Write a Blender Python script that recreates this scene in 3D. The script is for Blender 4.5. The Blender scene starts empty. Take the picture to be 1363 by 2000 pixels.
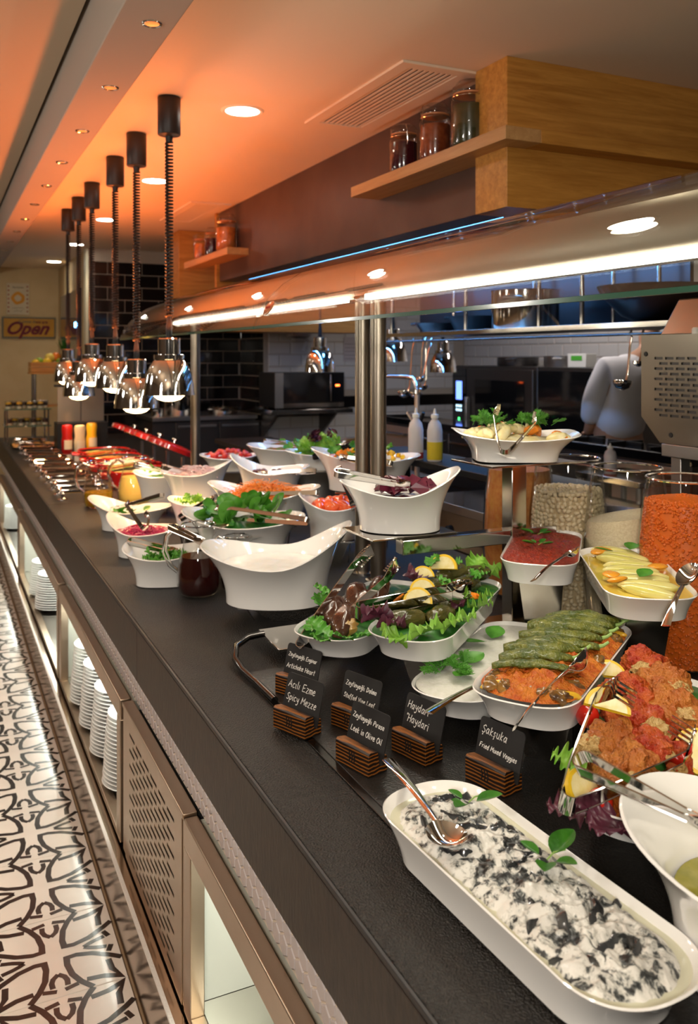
import bpy, math, random
from mathutils import Vector, Matrix, noise
random.seed(7)
PI = math.pi
SC = bpy.context.scene
COL = SC.collection

# ---------------------------------------------------------------- camera
CAM_YAW = math.atan(806.5 / 1700.0)
cam_d = bpy.data.cameras.new('camera'); cam = bpy.data.objects.new('camera', cam_d); COL.objects.link(cam)
cam.location = (0, 0, 1.47); cam.rotation_euler = (PI / 2, 0, -CAM_YAW)
cam_d.sensor_fit = 'VERTICAL'; cam_d.sensor_height = 36.0; cam_d.sensor_width = 36.0
cam_d.lens = 1700 / 2000 * 36.0; cam_d.shift_y = -(1000 - 695) / 2000.0
cam_d.clip_start = 0.02; cam_d.clip_end = 60
cam_d.dof.use_dof = True; cam_d.dof.focus_distance = 1.55; cam_d.dof.aperture_fstop = 6.3
SC.camera = cam

# ---------------------------------------------------------------- world, exposure
w = bpy.data.worlds.new('world'); SC.world = w; w.use_nodes = True
w.node_tree.nodes['Background'].inputs[0].default_value = (1.0, 0.8, 0.6, 1); w.node_tree.nodes['Background'].inputs[1].default_value = 0.022
SC.view_settings.view_transform = 'Standard'; SC.view_settings.look = 'None'
SC.view_settings.exposure = 0.28; SC.view_settings.gamma = 1.0; SC.view_settings.use_curve_mapping = False

cy_ = SC.cycles; cy_.max_bounces = 6; cy_.diffuse_bounces = 3; cy_.glossy_bounces = 3; cy_.transmission_bounces = 5; cy_.transparent_max_bounces = 10; cy_.caustics_reflective = False; cy_.caustics_refractive = False; cy_.adaptive_threshold = 0.025

# ---------------------------------------------------------------- lights of the place, with added fills
def area(name, loc, size, energy, col, rot=(0, 0, 0), spread=None):
    l = bpy.data.lights.new(name, 'AREA'); l.shape = 'RECTANGLE'; l.size, l.size_y = size
    l.energy = energy; l.color = col
    if spread: l.spread = spread
    o = bpy.data.objects.new(name, l); o.location = loc; o.rotation_euler = rot; COL.objects.link(o); return o
def spot(name, loc, energy, col, angle=100, blend=0.6, rad=0.05, rot=(0, 0, 0), parent=None):
    l = bpy.data.lights.new(name, 'SPOT'); l.energy = energy; l.color = col; l.spot_size = math.radians(angle); l.spot_blend = blend; l.shadow_soft_size = rad
    o = bpy.data.objects.new(name, l); o.location = loc; o.rotation_euler = rot; COL.objects.link(o); o.parent = parent; return o
WARM = (1.0, 0.80, 0.56); HEAT = (1.0, 0.21, 0.04); BLUE = (0.12, 0.42, 1.0)
# light strip under the sneeze guard rail (two lengths)
area('guard_strip_light', (1.13, 3.55, 1.628), (0.03, 2.05), 3.6, (1.0, 0.90, 0.72), (0, math.radians(22), 0))
area('guard_strip_light', (1.13, 1.42, 1.628), (0.03, 1.85), 4.5, (1.0, 0.92, 0.78), (0, math.radians(22), 0))
# hall lamps on the guests' side
for y in (0.6, 2.6, 4.6, 6.6):
    spot('hall_lamp_light', (-0.75, y, 2.4), 12, (1.0, 0.88, 0.74), 130, 0.8, 0.12)
# added unseen fill points over the guests' aisle, behind and left of the camera
for x, y, z, e in ((-0.55, -0.75, 1.85, 100), (-1.1, 1.6, 1.85, 30), (-1.1, 3.8, 1.85, 20), (-1.1, 6.0, 1.85, 14)):
    l = bpy.data.lights.new('aisle_fill_light', 'POINT'); l.energy = e; l.color = (1.0, 0.92, 0.82); l.shadow_soft_size = 0.14
    o = bpy.data.objects.new('aisle_fill_light', l); o.location = (x, y, z); COL.objects.link(o)
# cove strip of the hall ceiling
area('cove_light', (-1.3, 4.5, 2.28), (0.1, 9.0), 4, (1.0, 0.55, 0.24), (PI, 0, 0))
# kitchen extractor hood lamps: cold
area('hood_light', (2.35, 3.45, 2.33), (0.25, 1.7), 20, BLUE, spread=1.9)
area('soffit_blue_light', (1.90, 4.0, 1.95), (0.04, 2.8), 14, BLUE, (0, math.radians(-62), 0))
area('kitchen_tube_light', (3.75, 4.9, 2.32), (0.2, 1.6), 16, (1.0, 0.93, 0.88))

# ---------------------------------------------------------------- mesh helpers
class MB:
    def __init__(s): s.v = []; s.f = []; s.m = []
    def add(s, vs, fs, mi=0):
        o = len(s.v); s.v += [tuple(p) for p in vs]; s.f += [tuple(i + o for i in q) for q in fs]; s.m += [mi] * len(fs); return s
    def box(s, c, d, mi=0, M=None):
        x, y, z = d[0] / 2, d[1] / 2, d[2] / 2
        vs = [Vector(p) for p in ((-x, -y, -z), (x, -y, -z), (x, y, -z), (-x, y, -z), (-x, -y, z), (x, -y, z), (x, y, z), (-x, y, z))]
        if M is not None: vs = [M @ p for p in vs]
        vs = [p + Vector(c) for p in vs]
        return s.add(vs, [(0, 3, 2, 1), (4, 5, 6, 7), (0, 1, 5, 4), (1, 2, 6, 5), (2, 3, 7, 6), (3, 0, 4, 7)], mi)
    def bx(s, a, b, mi=0):
        return s.box([(a[i] + b[i]) / 2 for i in range(3)], [abs(b[i] - a[i]) for i in range(3)], mi)
    def loft(s, rings, ca=True, cb=True, closed=True, mi=0):
        n = len(rings[0]); vs = [p for r in rings for p in r]; fs = []
        for i in range(len(rings) - 1):
            for j in range(n if closed else n - 1):
                k = (j + 1) % n; fs.append((i * n + j, i * n + k, (i + 1) * n + k, (i + 1) * n + j))
        if ca: fs.append(tuple(range(n - 1, -1, -1)))
        if cb: fs.append(tuple((len(rings) - 1) * n + j for j in range(n)))
        return s.add(vs, fs, mi)
    def lathe(s, prof, n=24, c=(0, 0, 0), ca=True, cb=True, mi=0):
        return s.loft([[(c[0] + r * math.cos(2 * PI * j / n), c[1] + r * math.sin(2 * PI * j / n), c[2] + z) for j in range(n)] for r, z in prof], ca, cb, True, mi)
    def tube(s, pts, r, n=6, mi=0, flat=1.0, caps=True):
        pts = [Vector(p) for p in pts]; N = len(pts); rs = r if isinstance(r, (list, tuple)) else [r] * N
        rings = []; up = None
        for i, p in enumerate(pts):
            t = (pts[min(i + 1, N - 1)] - pts[max(i - 1, 0)]); t = t.normalized() if t.length > 1e-9 else Vector((0, 0, 1))
            if up is None:
                up = Vector((0, 0, 1)) if abs(t.z) < 0.9 else Vector((1, 0, 0))
            a = t.cross(up); a = a.normalized() if a.length > 1e-6 else t.orthogonal().normalized(); up = a.cross(t).normalized()
            rings.append([p + a * (rs[i] * math.cos(2 * PI * k / n)) + up * (rs[i] * flat * math.sin(2 * PI * k / n)) for k in range(n)])
        return s.loft(rings, caps, caps, True, mi)
    def grid(s, fn, nu, nv, mi=0, wrap=False):
        vs = [fn(i / nu, j / nv) for i in range(nu + 1) for j in range(nv + 1)]
        fs = [(i * (nv + 1) + j, (i + 1) * (nv + 1) + j, (i + 1) * (nv + 1) + j + 1, i * (nv + 1) + j + 1) for i in range(nu) for j in range(nv)]
        return s.add(vs, fs, mi)
    def xf(s, M):
        s.v = [tuple(M @ Vector(p)) for p in s.v]; return s
def me(name, mb, mats, smooth=True, ang=40):
    m = bpy.data.meshes.new(name); m.from_pydata(mb.v, [], mb.f); m.update()
    for k in (mats if isinstance(mats, (list, tuple)) else [mats]): m.materials.append(k)
    if any(mb.m): m.polygons.foreach_set('material_index', mb.m)
    if smooth:
        m.polygons.foreach_set('use_smooth', [True] * len(m.polygons)); m.set_sharp_from_angle(angle=math.radians(ang))
    return m
def link(name, data, parent=None, loc=(0, 0, 0), rot=(0, 0, 0), sc=None):
    o = bpy.data.objects.new(name, data); COL.objects.link(o); o.location = loc; o.rotation_euler = rot; o.parent = parent
    if sc is not None: o.scale = (sc, sc, sc) if isinstance(sc, (int, float)) else sc
    return o
def tag(o, label=None, cat=None, group=None, kind=None):
    if label: o['label'] = label
    if cat: o['category'] = cat
    if group: o['group'] = group
    if kind: o['kind'] = kind
    return o
def T(name, label, cat, loc=(0, 0, 0), rz=0.0, group=None):
    return tag(link(name, None, None, loc, (0, 0, rz)), label, cat, group)
def P(name, mb, mat, parent=None, loc=(0, 0, 0), rot=(0, 0, 0), smooth=True, bevel=0, ang=40, label=None):
    o = link(name, me(name, mb, mat, smooth, ang), parent, loc, rot)
    if bevel:
        b = o.modifiers.new('bevel', 'BEVEL'); b.width = bevel; b.segments = 2; b.limit_method = 'ANGLE'
    if label: o['label'] = label
    return o
def S(name, label, cat, mb, mat, loc=(0, 0, 0), rot=(0, 0, 0), group=None, bevel=0, smooth=True, ang=40):
    return tag(P(name, mb, mat, None, loc, rot, smooth, bevel, ang), label, cat, group)
def ST(name, mb, mat, parent=None, bevel=0, loc=(0, 0, 0), smooth=True):
    o = P(name, mb, mat, parent, loc, (0, 0, 0), smooth, bevel)
    if parent is None: o['kind'] = 'structure'
    return o
def dup(o, loc=None, rot=None, label=None, group=None, parent=None):
    r = o.copy(); COL.objects.link(r)
    if loc is not None: r.location = loc
    if rot is not None: r.rotation_euler = rot
    if label: r['label'] = label
    if group: r['group'] = group
    r.parent = parent
    for ch in list(o.children): dup(ch, parent=r)
    return r
def N3(x, y, z=0.0): return noise.noise(Vector((x, y, z)))
def frame_to(o, a, b, roll=0.0):
    # local +X from point a to point b
    a = Vector(a); b = Vector(b); d = (b - a).normalized()
    up = Vector((0, 0, 1)); y = up.cross(d).normalized(); z = d.cross(y)
    R = Matrix((d, y, z)).transposed() @ Matrix.Rotation(roll, 3, 'X')
    o.location = a; o.rotation_euler = R.to_euler(); return o

# ---------------------------------------------------------------- materials
def M(name, col, rough=0.5, metal=0.0, col2=None, nscale=30, nmix=(0.35, 0.65), bump=0.0, bscale=80, trans=0.0, ior=1.45, emit=None, estr=0.0, coat=0.0, sss=0.0, stretch=(1, 1, 1), detail=4, spec=0.5, aniso=0.0, coords='Object', roughvar=0.0, bdist=0.002):
    m = bpy.data.materials.new(name); m.use_nodes = True; nt = m.node_tree; b = nt.nodes['Principled BSDF']
    def setv(k, v):
        if k in b.inputs: b.inputs[k].default_value = v
    setv('Base Color', (*col, 1)); setv('Roughness', rough); setv('Metallic', metal); setv('Transmission Weight', trans); setv('IOR', ior)
    setv('Coat Weight', coat); setv('Coat Roughness', 0.06); setv('Subsurface Weight', sss); setv('Subsurface Radius', (0.01, 0.006, 0.004)); setv('Specular IOR Level', spec); setv('Anisotropic', aniso)
    if emit: setv('Emission Color', (*emit, 1)); setv('Emission Strength', estr)
    tc = mp = None
    if col2 or bump or roughvar:
        tc = nt.nodes.new('ShaderNodeTexCoord'); mp = nt.nodes.new('ShaderNodeMapping'); mp.inputs['Scale'].default_value = stretch
        nt.links.new(tc.outputs[coords], mp.inputs['Vector'])
    if col2 or roughvar:
        n = nt.nodes.new('ShaderNodeTexNoise'); n.inputs['Scale'].default_value = nscale; n.inputs['Detail'].default_value = detail
        nt.links.new(mp.outputs[0], n.inputs['Vector'])
        if col2:
            r = nt.nodes.new('ShaderNodeValToRGB'); r.color_ramp.elements[0].position = nmix[0]; r.color_ramp.elements[1].position = nmix[1]
            r.color_ramp.elements[0].color = (*col, 1); r.color_ramp.elements[1].color = (*col2, 1)
            nt.links.new(n.outputs['Fac'], r.inputs[0]); nt.links.new(r.outputs[0], b.inputs['Base Color'])
        if roughvar:
            q = nt.nodes.new('ShaderNodeMapRange'); q.inputs[3].default_value = max(0.02, rough - roughvar); q.inputs[4].default_value = min(1, rough + roughvar)
            nt.links.new(n.outputs['Fac'], q.inputs[0]); nt.links.new(q.outputs[0], b.inputs['Roughness'])
    if bump:
        n2 = nt.nodes.new('ShaderNodeTexNoise'); n2.inputs['Scale'].default_value = bscale; n2.inputs['Detail'].default_value = 3
        nt.links.new(mp.outputs[0], n2.inputs['Vector'])
        bp = nt.nodes.new('ShaderNodeBump'); bp.inputs['Strength'].default_value = bump; bp.inputs['Distance'].default_value = bdist
        nt.links.new(n2.outputs['Fac'], bp.inputs['Height']); nt.links.new(bp.outputs[0], b.inputs['Normal'])
    return m
def wood(name, a, b_, along='Y', scale=6.0, rough=0.45, dist=4.0):
    m = bpy.data.materials.new(name); m.use_nodes = True; nt = m.node_tree; b = nt.nodes['Principled BSDF']
    tc = nt.nodes.new('ShaderNodeTexCoord'); mp = nt.nodes.new('ShaderNodeMapping')
    st = {'X': (0.6, 9, 9), 'Y': (9, 0.6, 9), 'Z': (9, 9, 0.6)}[along]; mp.inputs['Scale'].default_value = [k * scale / 6 for k in st]
    n = nt.nodes.new('ShaderNodeTexNoise'); n.inputs['Scale'].default_value = 3.0; n.inputs['Detail'].default_value = 8; n.inputs['Roughness'].default_value = 0.7; n.inputs['Distortion'].default_value = dist * 0.1
    r = nt.nodes.new('ShaderNodeValToRGB'); r.color_ramp.elements[0].position = 0.34; r.color_ramp.elements[1].position = 0.66
    r.color_ramp.elements[0].color = (*a, 1); r.color_ramp.elements[1].color = (*b_, 1)
    bp = nt.nodes.new('ShaderNodeBump'); bp.inputs['Strength'].default_value = 0.15; bp.inputs['Distance'].default_value = 0.002
    L = nt.links.new
    L(tc.outputs['Object'], mp.inputs['Vector']); L(mp.outputs[0], n.inputs['Vector']); L(n.outputs['Fac'], r.inputs[0]); L(r.outputs[0], b.inputs['Base Color']); L(n.outputs['Fac'], bp.inputs['Height']); L(bp.outputs[0], b.inputs['Normal'])
    b.inputs['Roughness'].default_value = rough
    return m
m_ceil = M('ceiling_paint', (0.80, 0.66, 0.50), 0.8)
m_hallc = M('hall_ceiling_toned_down', (0.42, 0.33, 0.23), 0.85)  # darker copy of the ceiling paint, shade put in against the fill points
m_beam = M('beam_paint', (0.36, 0.31, 0.26), 0.8)
m_wall = M('beige_wall_paint', (0.60, 0.44, 0.23), 0.85, col2=(0.64, 0.48, 0.26), nscale=6)
m_soffit = M('brown_soffit', (0.070, 0.036, 0.028), 0.42, col2=(0.10, 0.055, 0.04), nscale=4)
m_oak = wood('oak_veneer', (0.40, 0.16, 0.022), (0.62, 0.29, 0.055), 'X', 9)
m_oakY = wood('oak_veneer_long', (0.42, 0.21, 0.07), (0.55, 0.31, 0.12), 'Y', 9)
m_granite = M('black_granite', (0.008, 0.007, 0.006), 0.34, col2=(0.034, 0.031, 0.027), nscale=230, nmix=(0.45, 0.75), bump=1.0, bscale=300, detail=2, bdist=0.005)
m_apron = M('brown_stone_apron', (0.011, 0.006, 0.0035), 0.45, col2=(0.027, 0.017, 0.010), nscale=90, nmix=(0.4, 0.7), bump=0.3, bscale=150, stretch=(1, 1, 0.35))
m_steel = M('brushed_steel', (0.36, 0.31, 0.25), 0.33, 1.0, bump=0.05, bscale=60, stretch=(8, 1, 60))
m_frame = M('bronze_steel_frame', (0.50, 0.40, 0.30), 0.34, 1.0, roughvar=0.08, nscale=20)
m_chrome = M('chrome', (0.78, 0.76, 0.74), 0.06, 1.0)
m_polish = M('polished_steel', (0.62, 0.59, 0.54), 0.12, 1.0)
m_dsteel = M('dull_steel', (0.42, 0.40, 0.38), 0.35, 1.0)
m_white = M('white_porcelain', (0.86, 0.85, 0.82), 0.09, 0.0, coat=0.5)
def thin_glass(name, tint, ior=1.45, rough=0.0):
    m = bpy.data.materials.new(name); m.use_nodes = True; nt = m.node_tree; nt.nodes.clear(); L = nt.links.new
    o = nt.nodes.new('ShaderNodeOutputMaterial'); mx = nt.nodes.new('ShaderNodeMixShader'); tr = nt.nodes.new('ShaderNodeBsdfTransparent'); gl = nt.nodes.new('ShaderNodeBsdfGlossy'); fr = nt.nodes.new('ShaderNodeLayerWeight'); pw_ = nt.nodes.new('ShaderNodeMath'); ma = nt.nodes.new('ShaderNodeMath'); pw_.operation = 'POWER'; pw_.inputs[1].default_value = 3.2; ma.operation = 'MULTIPLY_ADD'; ma.inputs[1].default_value = 0.9; ma.inputs[2].default_value = 1.3 * ((ior - 1) / (ior + 1)) ** 2; fr.inputs[0].default_value = 0.5; L(fr.outputs['Facing'], pw_.inputs[0]); L(pw_.outputs[0], ma.inputs[0])
    tr.inputs[0].default_value = (*tint, 1); gl.inputs['Roughness'].default_value = rough
    L(ma.outputs[0], mx.inputs[0]); L(tr.outputs[0], mx.inputs[1]); L(gl.outputs[0], mx.inputs[2]); L(mx.outputs[0], o.inputs[0]); return m
m_glass = thin_glass('clear_glass', (0.96, 0.97, 0.96), 1.5)
m_glassr = M('solid_glass', (0.95, 0.97, 0.96), 0.0, trans=1.0, ior=1.45)
m_pane = thin_glass('pane_glass', (0.95, 0.97, 0.96), 1.5)
m_gedge = M('green_glass_edge', (0.035, 0.10, 0.065), 0.15, coat=0.5)
m_black = M('matt_black', (0.012, 0.011, 0.011), 0.45)
m_bplast = M('black_plastic', (0.010, 0.009, 0.009), 0.42, spec=0.3)
m_dark = M('dark_void', (0.006, 0.006, 0.006), 0.8)
m_tileb = M('black_glazed_tile', (0.010, 0.008, 0.008), 0.10, coat=0.3)
m_tilew = M('white_glazed_tile', (0.62, 0.58, 0.54), 0.14, coat=0.3)
m_grout = M('pale_grout', (0.46, 0.38, 0.30), 0.9)
m_hex = M('grey_hex_tile', (0.46, 0.42, 0.42), 0.18, coat=0.3)
m_hexg = M('cream_hex_grout', (0.60, 0.50, 0.40), 0.9)
m_ftile = M('cement_floor_tile', (0.70, 0.62, 0.54), 0.22, col2=(0.76, 0.68, 0.60), nscale=9, coat=0.25)
m_fink = M('black_tile_ink', (0.016, 0.012, 0.011), 0.25, coat=0.2)
m_fgrout = M('brown_floor_grout', (0.28, 0.18, 0.10), 0.9)
m_led = M('led_warm_white', (1, 1, 1), 0.5, emit=(1.0, 0.90, 0.72), estr=7)
m_led2 = M('led_cool_white', (1, 1, 1), 0.5, emit=(0.96, 1.0, 0.90), estr=14)
m_down = M('downlight_glow', (1, 1, 1), 0.5, emit=(1.0, 0.93, 0.80), estr=22)
m_bulb = M('heat_bulb_glow', (1, 1, 1), 0.5, emit=(1.0, 0.66, 0.30), estr=14)

# ================================================================ the setting
CZ = 2.425                                   # ceiling of the buffet bay
ST('ceiling', MB().bx((0.555, -1.5, CZ), (6.0, 10.4, CZ + 0.1)), m_ceil)
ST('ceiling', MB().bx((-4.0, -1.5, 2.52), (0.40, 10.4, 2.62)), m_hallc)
ST('trim_1', MB().bx((0.415, -1.5, 2.335), (0.568, 10.04, 2.60)), m_beam, bevel=0.004)
ST('wall_far', MB().bx((-4.0, 10.04, 0), (1.25, 10.14, 2.6)), m_wall)
ST('wall_left', MB().bx((-4.1, -1.5, 0), (-4.0, 10.14, 2.6)), M('dark_hall_wall', (0.10, 0.065, 0.04), 0.7))
# ---- floor with printed cement tiles
fl = ST('floor', MB().bx((-4.0, -1.5, -0.06), (6.0, 10.4, -0.006)), m_fgrout)
QA = [(159, 76), (136, 93), (92, 119), (52, 130), (28, 128), (26, 103), (33, 64), (50, 31), (75, 0)]
QB = [(64, 32), (105, 27), (145, 12), (129, 44), (126, 81)]
QC = [(75, 150), (88, 143), (104, 137), (131, 130)]
QD = [(143, 133), (132, 110)]
QE = [(0, 77), (14, 64), (19, 50), (18, 32)]
QF = [(10, 19), (43, 27)]
def stroke(mb, pts, w, z):
    n = len(pts); L = []; R = []
    for i, p in enumerate(pts):
        a = Vector(pts[max(i - 1, 0)]); b = Vector(pts[min(i + 1, n - 1)]); d = (b - a).normalized(); nrm = Vector((-d.y, d.x))
        if 0 < i < n - 1:
            d1 = (Vector(p) - a).normalized(); k = max(0.45, abs(nrm.dot(Vector((-d1.y, d1.x))))); ww = w / k
        else: ww = w
        L.append((p[0] + nrm.x * ww, p[1] + nrm.y * ww, z)); R.append((p[0] - nrm.x * ww, p[1] - nrm.y * ww, z))
    mb.add(L + R, [(i, i + 1, n + i + 1, n + i) for i in range(n - 1)], 1)
def tile_mesh():
    t = MB(); h = 0.1495; r = 0.003
    t.loft([[(-h, -h, -0.006), (h, -h, -0.006), (h, h, -0.006), (-h, h, -0.006)], [(-h, -h, -0.001), (h, -h, -0.001), (h, h, -0.001), (-h, h, -0.001)], [(-h + .001, -h + .001, 0), (h - .001, -h + .001, 0), (h - .001, h - .001, 0), (-h + .001, h - .001, 0)]], True, True)
    for q in (QA, QB, QC, QD, QE, QF):
        for sx in (1, -1):
            for sy in (1, -1):
                # the flower sits on the joint between two tiles: shift by half a tile
                pts = [(max(-0.149, min(0.149, sx * x * 0.001 * 0.93)), sy * (0.1505 - y * 0.001)) for x, y in q]
                pts = [(x, max(-0.1495, min(0.1495, y))) for x, y in pts]
                stroke(t, pts, 0.0074 if q in (QA, QB) else 0.0064, 0.0004)
    return me('floor_tile', t, [m_ftile, m_fink], False)
tm = tile_mesh()
for j in range(-3, 26):
    for i in range(-8, 1):
        link('floor_tile', tm, fl, (0.262 + i * 0.301, 2.087 + 0.1505 + j * 0.301, 0))
# ---- polished skirting of the counter
sk = ST('baseboard_1', MB().bx((0.418, -0.5, 0.0), (0.446, 7.9, 0.150)), M('skirting_steel', (0.40, 0.30, 0.22), 0.16, 1.0, roughvar=0.06, nscale=12))
ST('trim_2', MB().bx((0.4165, -0.5, 0.1502), (0.425, 7.9, 0.156)), M('white_silicone', (0.72, 0.66, 0.60), 0.7, bump=1.0, bscale=160))

# ================================================================ counter
cb = T('buffet_counter', 'long buffet counter base faced with a band of small grey hexagon tiles', 'counter', (0.48, 0, 0))
P('backing', MB().bx((0.001, -0.4, 0.5515), (0.03, 7.9, 0.74)), m_hexg, cb, smooth=False)
ST('wall_counter_back', MB().bx((1.58, -0.4, 0.0), (1.62, 7.9, 0.741)), m_black)
hx = MB(); hr = 0.0165
hx.loft([[(0.0, hr * math.cos(k * PI / 3 + PI / 6), hr * math.sin(k * PI / 3 + PI / 6)) for k in range(6)], [(-0.0012, hr * 0.97 * math.cos(k * PI / 3 + PI / 6), hr * 0.97 * math.sin(k * PI / 3 + PI / 6)) for k in range(6)], [(-0.0022, hr * 0.90 * math.cos(k * PI / 3 + PI / 6), hr * 0.88 * math.sin(k * PI / 3 + PI / 6)) for k in range(6)]])
hxm = me('hex_tile', hx, m_hex, False)
pw = hr * math.sqrt(3) + 0.0032; ph = (hr * 1.5 + 0.0027); cnt = 0; rest = MB()
y = 0.45
while y < 7.8:
    for r_ in range(4):
        yy = y + (pw / 2 if r_ % 2 else 0); zz = 0.569 + r_ * ph
        if cnt < 292: link('hex_tile', hxm, cb, (0.001, yy, zz)); cnt += 1
        else: rest.add([(p[0] + 0.001, p[1] + yy, p[2] + zz) for p in hx.v], hx.f)
    y += pw
o = P('hex_tiles', rest, m_hex, cb, smooth=False); o['kind'] = 'stuff'

m_chrome_d = M('dark_chrome_tube', (0.10, 0.095, 0.09), 0.16, 1.0)
wt = T('worktop', 'speckled black granite worktop of the buffet with brown stone apron', 'worktop', (0, 0, 0))
P('slab', MB().bx((0.470, -0.4, 0.742), (1.66, 4.2335, 0.78)), m_granite, wt, bevel=0.002)
P('slab', MB().bx((0.470, 4.2365, 0.742), (1.66, 7.9, 0.78)), m_granite, wt, bevel=0.002)
for a, b in ((-0.4, 2.239), (2.2405, 4.234), (4.2355, 6.3), (6.3015, 7.9)):
    P('apron', MB().bx((0.463, a, 0.638), (0.4695, b, 0.771)), m_apron, wt, bevel=0.001)
P('edge_trim', MB().bx((0.464, -0.4, 0.7715), (0.4695, 7.9, 0.7795)), m_black, wt, bevel=0.001)
P('inset_panel', MB().bx((0.613, -0.35, 0.7802), (1.64, 1.80, 0.7835)), M('dark_stone_inset', (0.012, 0.011, 0.010), 0.30, col2=(0.03, 0.028, 0.026), nscale=300, nmix=(0.5, 0.8), bump=0.4, bscale=260), wt, bevel=0.001)
P('inset_trim', MB().bx((0.598, -0.35, 0.7802), (0.612, 1.80, 0.7834)), M('dark_chrome', (0.06, 0.055, 0.05), 0.2, 1.0), wt, bevel=0.001)
rail = [(0.606, 1.62, 0.7878), (0.604, 1.72, 0.7885), (0.600, 1.80, 0.789), (0.602, 1.86, 0.794), (0.622, 1.915, 0.804), (0.66, 1.94, 0.812), (0.70, 1.945, 0.813)]
sv = T('steel_servery_plate', 'polished steel plate on a bent tube beside the aubergine platter', 'plate rack', (0.7, 1.9, 0.7802))
P('bent_tube', MB().tube(rail, 0.0075, 10).xf(Matrix.Translation((-0.7, -1.9, -0.7802))), m_chrome_d, sv)
P('plate', MB().add([(0.70, 1.985, 0.806), (0.694, 1.83, 0.806), (0.99, 1.795, 0.806), (1.00, 1.985, 0.806), (0.70, 1.985, 0.812), (0.694, 1.83, 0.812), (0.99, 1.795, 0.812), (1.00, 1.985, 0.812)], [(3, 2, 1, 0), (4, 5, 6, 7), (0, 1, 5, 4), (1, 2, 6, 5), (2, 3, 7, 6), (3, 0, 4, 7)]).xf(Matrix.Translation((-0.7, -1.9, -0.7802))), m_polish, sv, bevel=0.001)
for q in ((0.08, -0.03), (0.26, -0.03), (0.26, 0.06), (0.06, 0.06)):
    P('leg', MB().lathe([(0.008, 0.0), (0.006, 0.0255)], 12, (q[0], q[1], 0)), m_polish, sv)

def niche(y0, y1, label):
    t = T('plate_cabinet', label, 'cabinet', (0.447, y0, 0.158), 0, 'open steel plate cabinets along the counter front')
    L = y1 - y0; H = 0.387
    P('top_bar', MB().bx((0, 0, H - 0.055), (0.030, L, H)), m_frame, t, bevel=0.003)
    P('bottom_bar', MB().bx((0, 0.05, 0.001), (0.030, L - 0.05, 0.018)), m_frame, t, bevel=0.002)
    P('post', MB().bx((0.0005, 0, 0.001), (0.030, 0.05, H - 0.0555)), m_frame, t, bevel=0.002)
    P('post', MB().bx((0.0005, L - 0.05, 0.001), (0.030, L, H - 0.0555)), m_frame, t, bevel=0.002)
    P('back_panel', MB().bx((0.36, 0.001, 0.005), (0.372, L - 0.001, H - 0.01)), m_cab, t, smooth=False)
    P('shelf', MB().bx((0.031, 0.001, 0.003), (0.359, L - 0.001, 0.016)), m_polish, t, smooth=False)
    P('side_panel', MB().bx((0.031, L - 0.012, 0.017), (0.359, L - 0.001, H - 0.01)), m_cab, t, smooth=False)
    P('side_panel', MB().bx((0.031, 0.001, 0.017), (0.359, 0.012, H - 0.01)), m_cab, t, smooth=False)
    P('light_strip', MB().bx((0.045, 0.06, H - 0.033), (0.07, L - 0.06, H - 0.027)), m_led2, t, smooth=False)
    P('ceiling_panel', MB().bx((0.031, 0.013, H - 0.026), (0.359, L - 0.013, H - 0.012)), m_cab, t, smooth=False)
    area('cabinet_light', (0.447 + 0.11, y0 + L / 2, 0.158 + H - 0.045), (0.05, L - 0.15), 1.9 * L, (0.96, 1.0, 0.90))
    return t
m_cab = M('pale_cabinet_steel', (0.66, 0.66, 0.58), 0.45, 0.35, bump=0.05, bscale=40, stretch=(1, 12, 1))
niche(0.45, 1.715, 'open lit steel cabinet nearest the camera, right of the slotted vent panel')
niche(2.38, 3.665, 'open lit steel cabinet holding four stacks of white plates')
niche(3.70, 5.56, 'open lit steel cabinet with two plate stacks, left of the four-stack one')
niche(5.60, 7.30, 'open lit steel cabinet at the far left end of the counter')
# slotted vent unit
vt = T('vent_cabinet', 'bronze steel cabinet front with rows of slotted vents', 'cabinet', (0.447, 1.72, 0.158))
L, H = 0.63, 0.392
P('top_bar', MB().bx((0, 0, H - 0.012), (0.030, L, H)), m_frame, vt, bevel=0.002)
P('post', MB().bx((0.003, 0, 0.001), (0.030, 0.012, H - 0.0125)), m_frame, vt, bevel=0.002)
P('post', MB().bx((0.003, L - 0.04, 0.001), (0.030, L, H - 0.0125)), m_frame, vt, bevel=0.002)
vp = MB(); ya, yb = 0.0125, L - 0.0405; nr = 17; z0 = 0.03; pit = 0.0195
vp.bx((0.001, ya, 0.001), (0.003, yb, z0 - 0.0038))
for r_ in range(nr):
    z = z0 + r_ * pit
    segs = []; yy = 0.075 + (0.040 if r_ % 2 else 0.0); prev = ya
    while yy < L - 0.14:
        segs.append((prev, yy)); prev = yy + 0.062; yy += 0.080
    segs.append((prev, yb))
    for a, b in segs: vp.bx((0.001, a, z - 0.0038), (0.003, b, z + 0.0038))
    vp.bx((0.001, ya, z + 0.0038), (0.003, yb, z + pit - 0.0038 if r_ < nr - 1 else H - 0.0125))
P('slotted_panel', vp, m_frame, vt, smooth=False)
P('inner_box', MB().bx((0.010, 0.013, 0.002), (0.30, L - 0.041, H - 0.013)), m_dark, vt, smooth=False)

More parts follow.
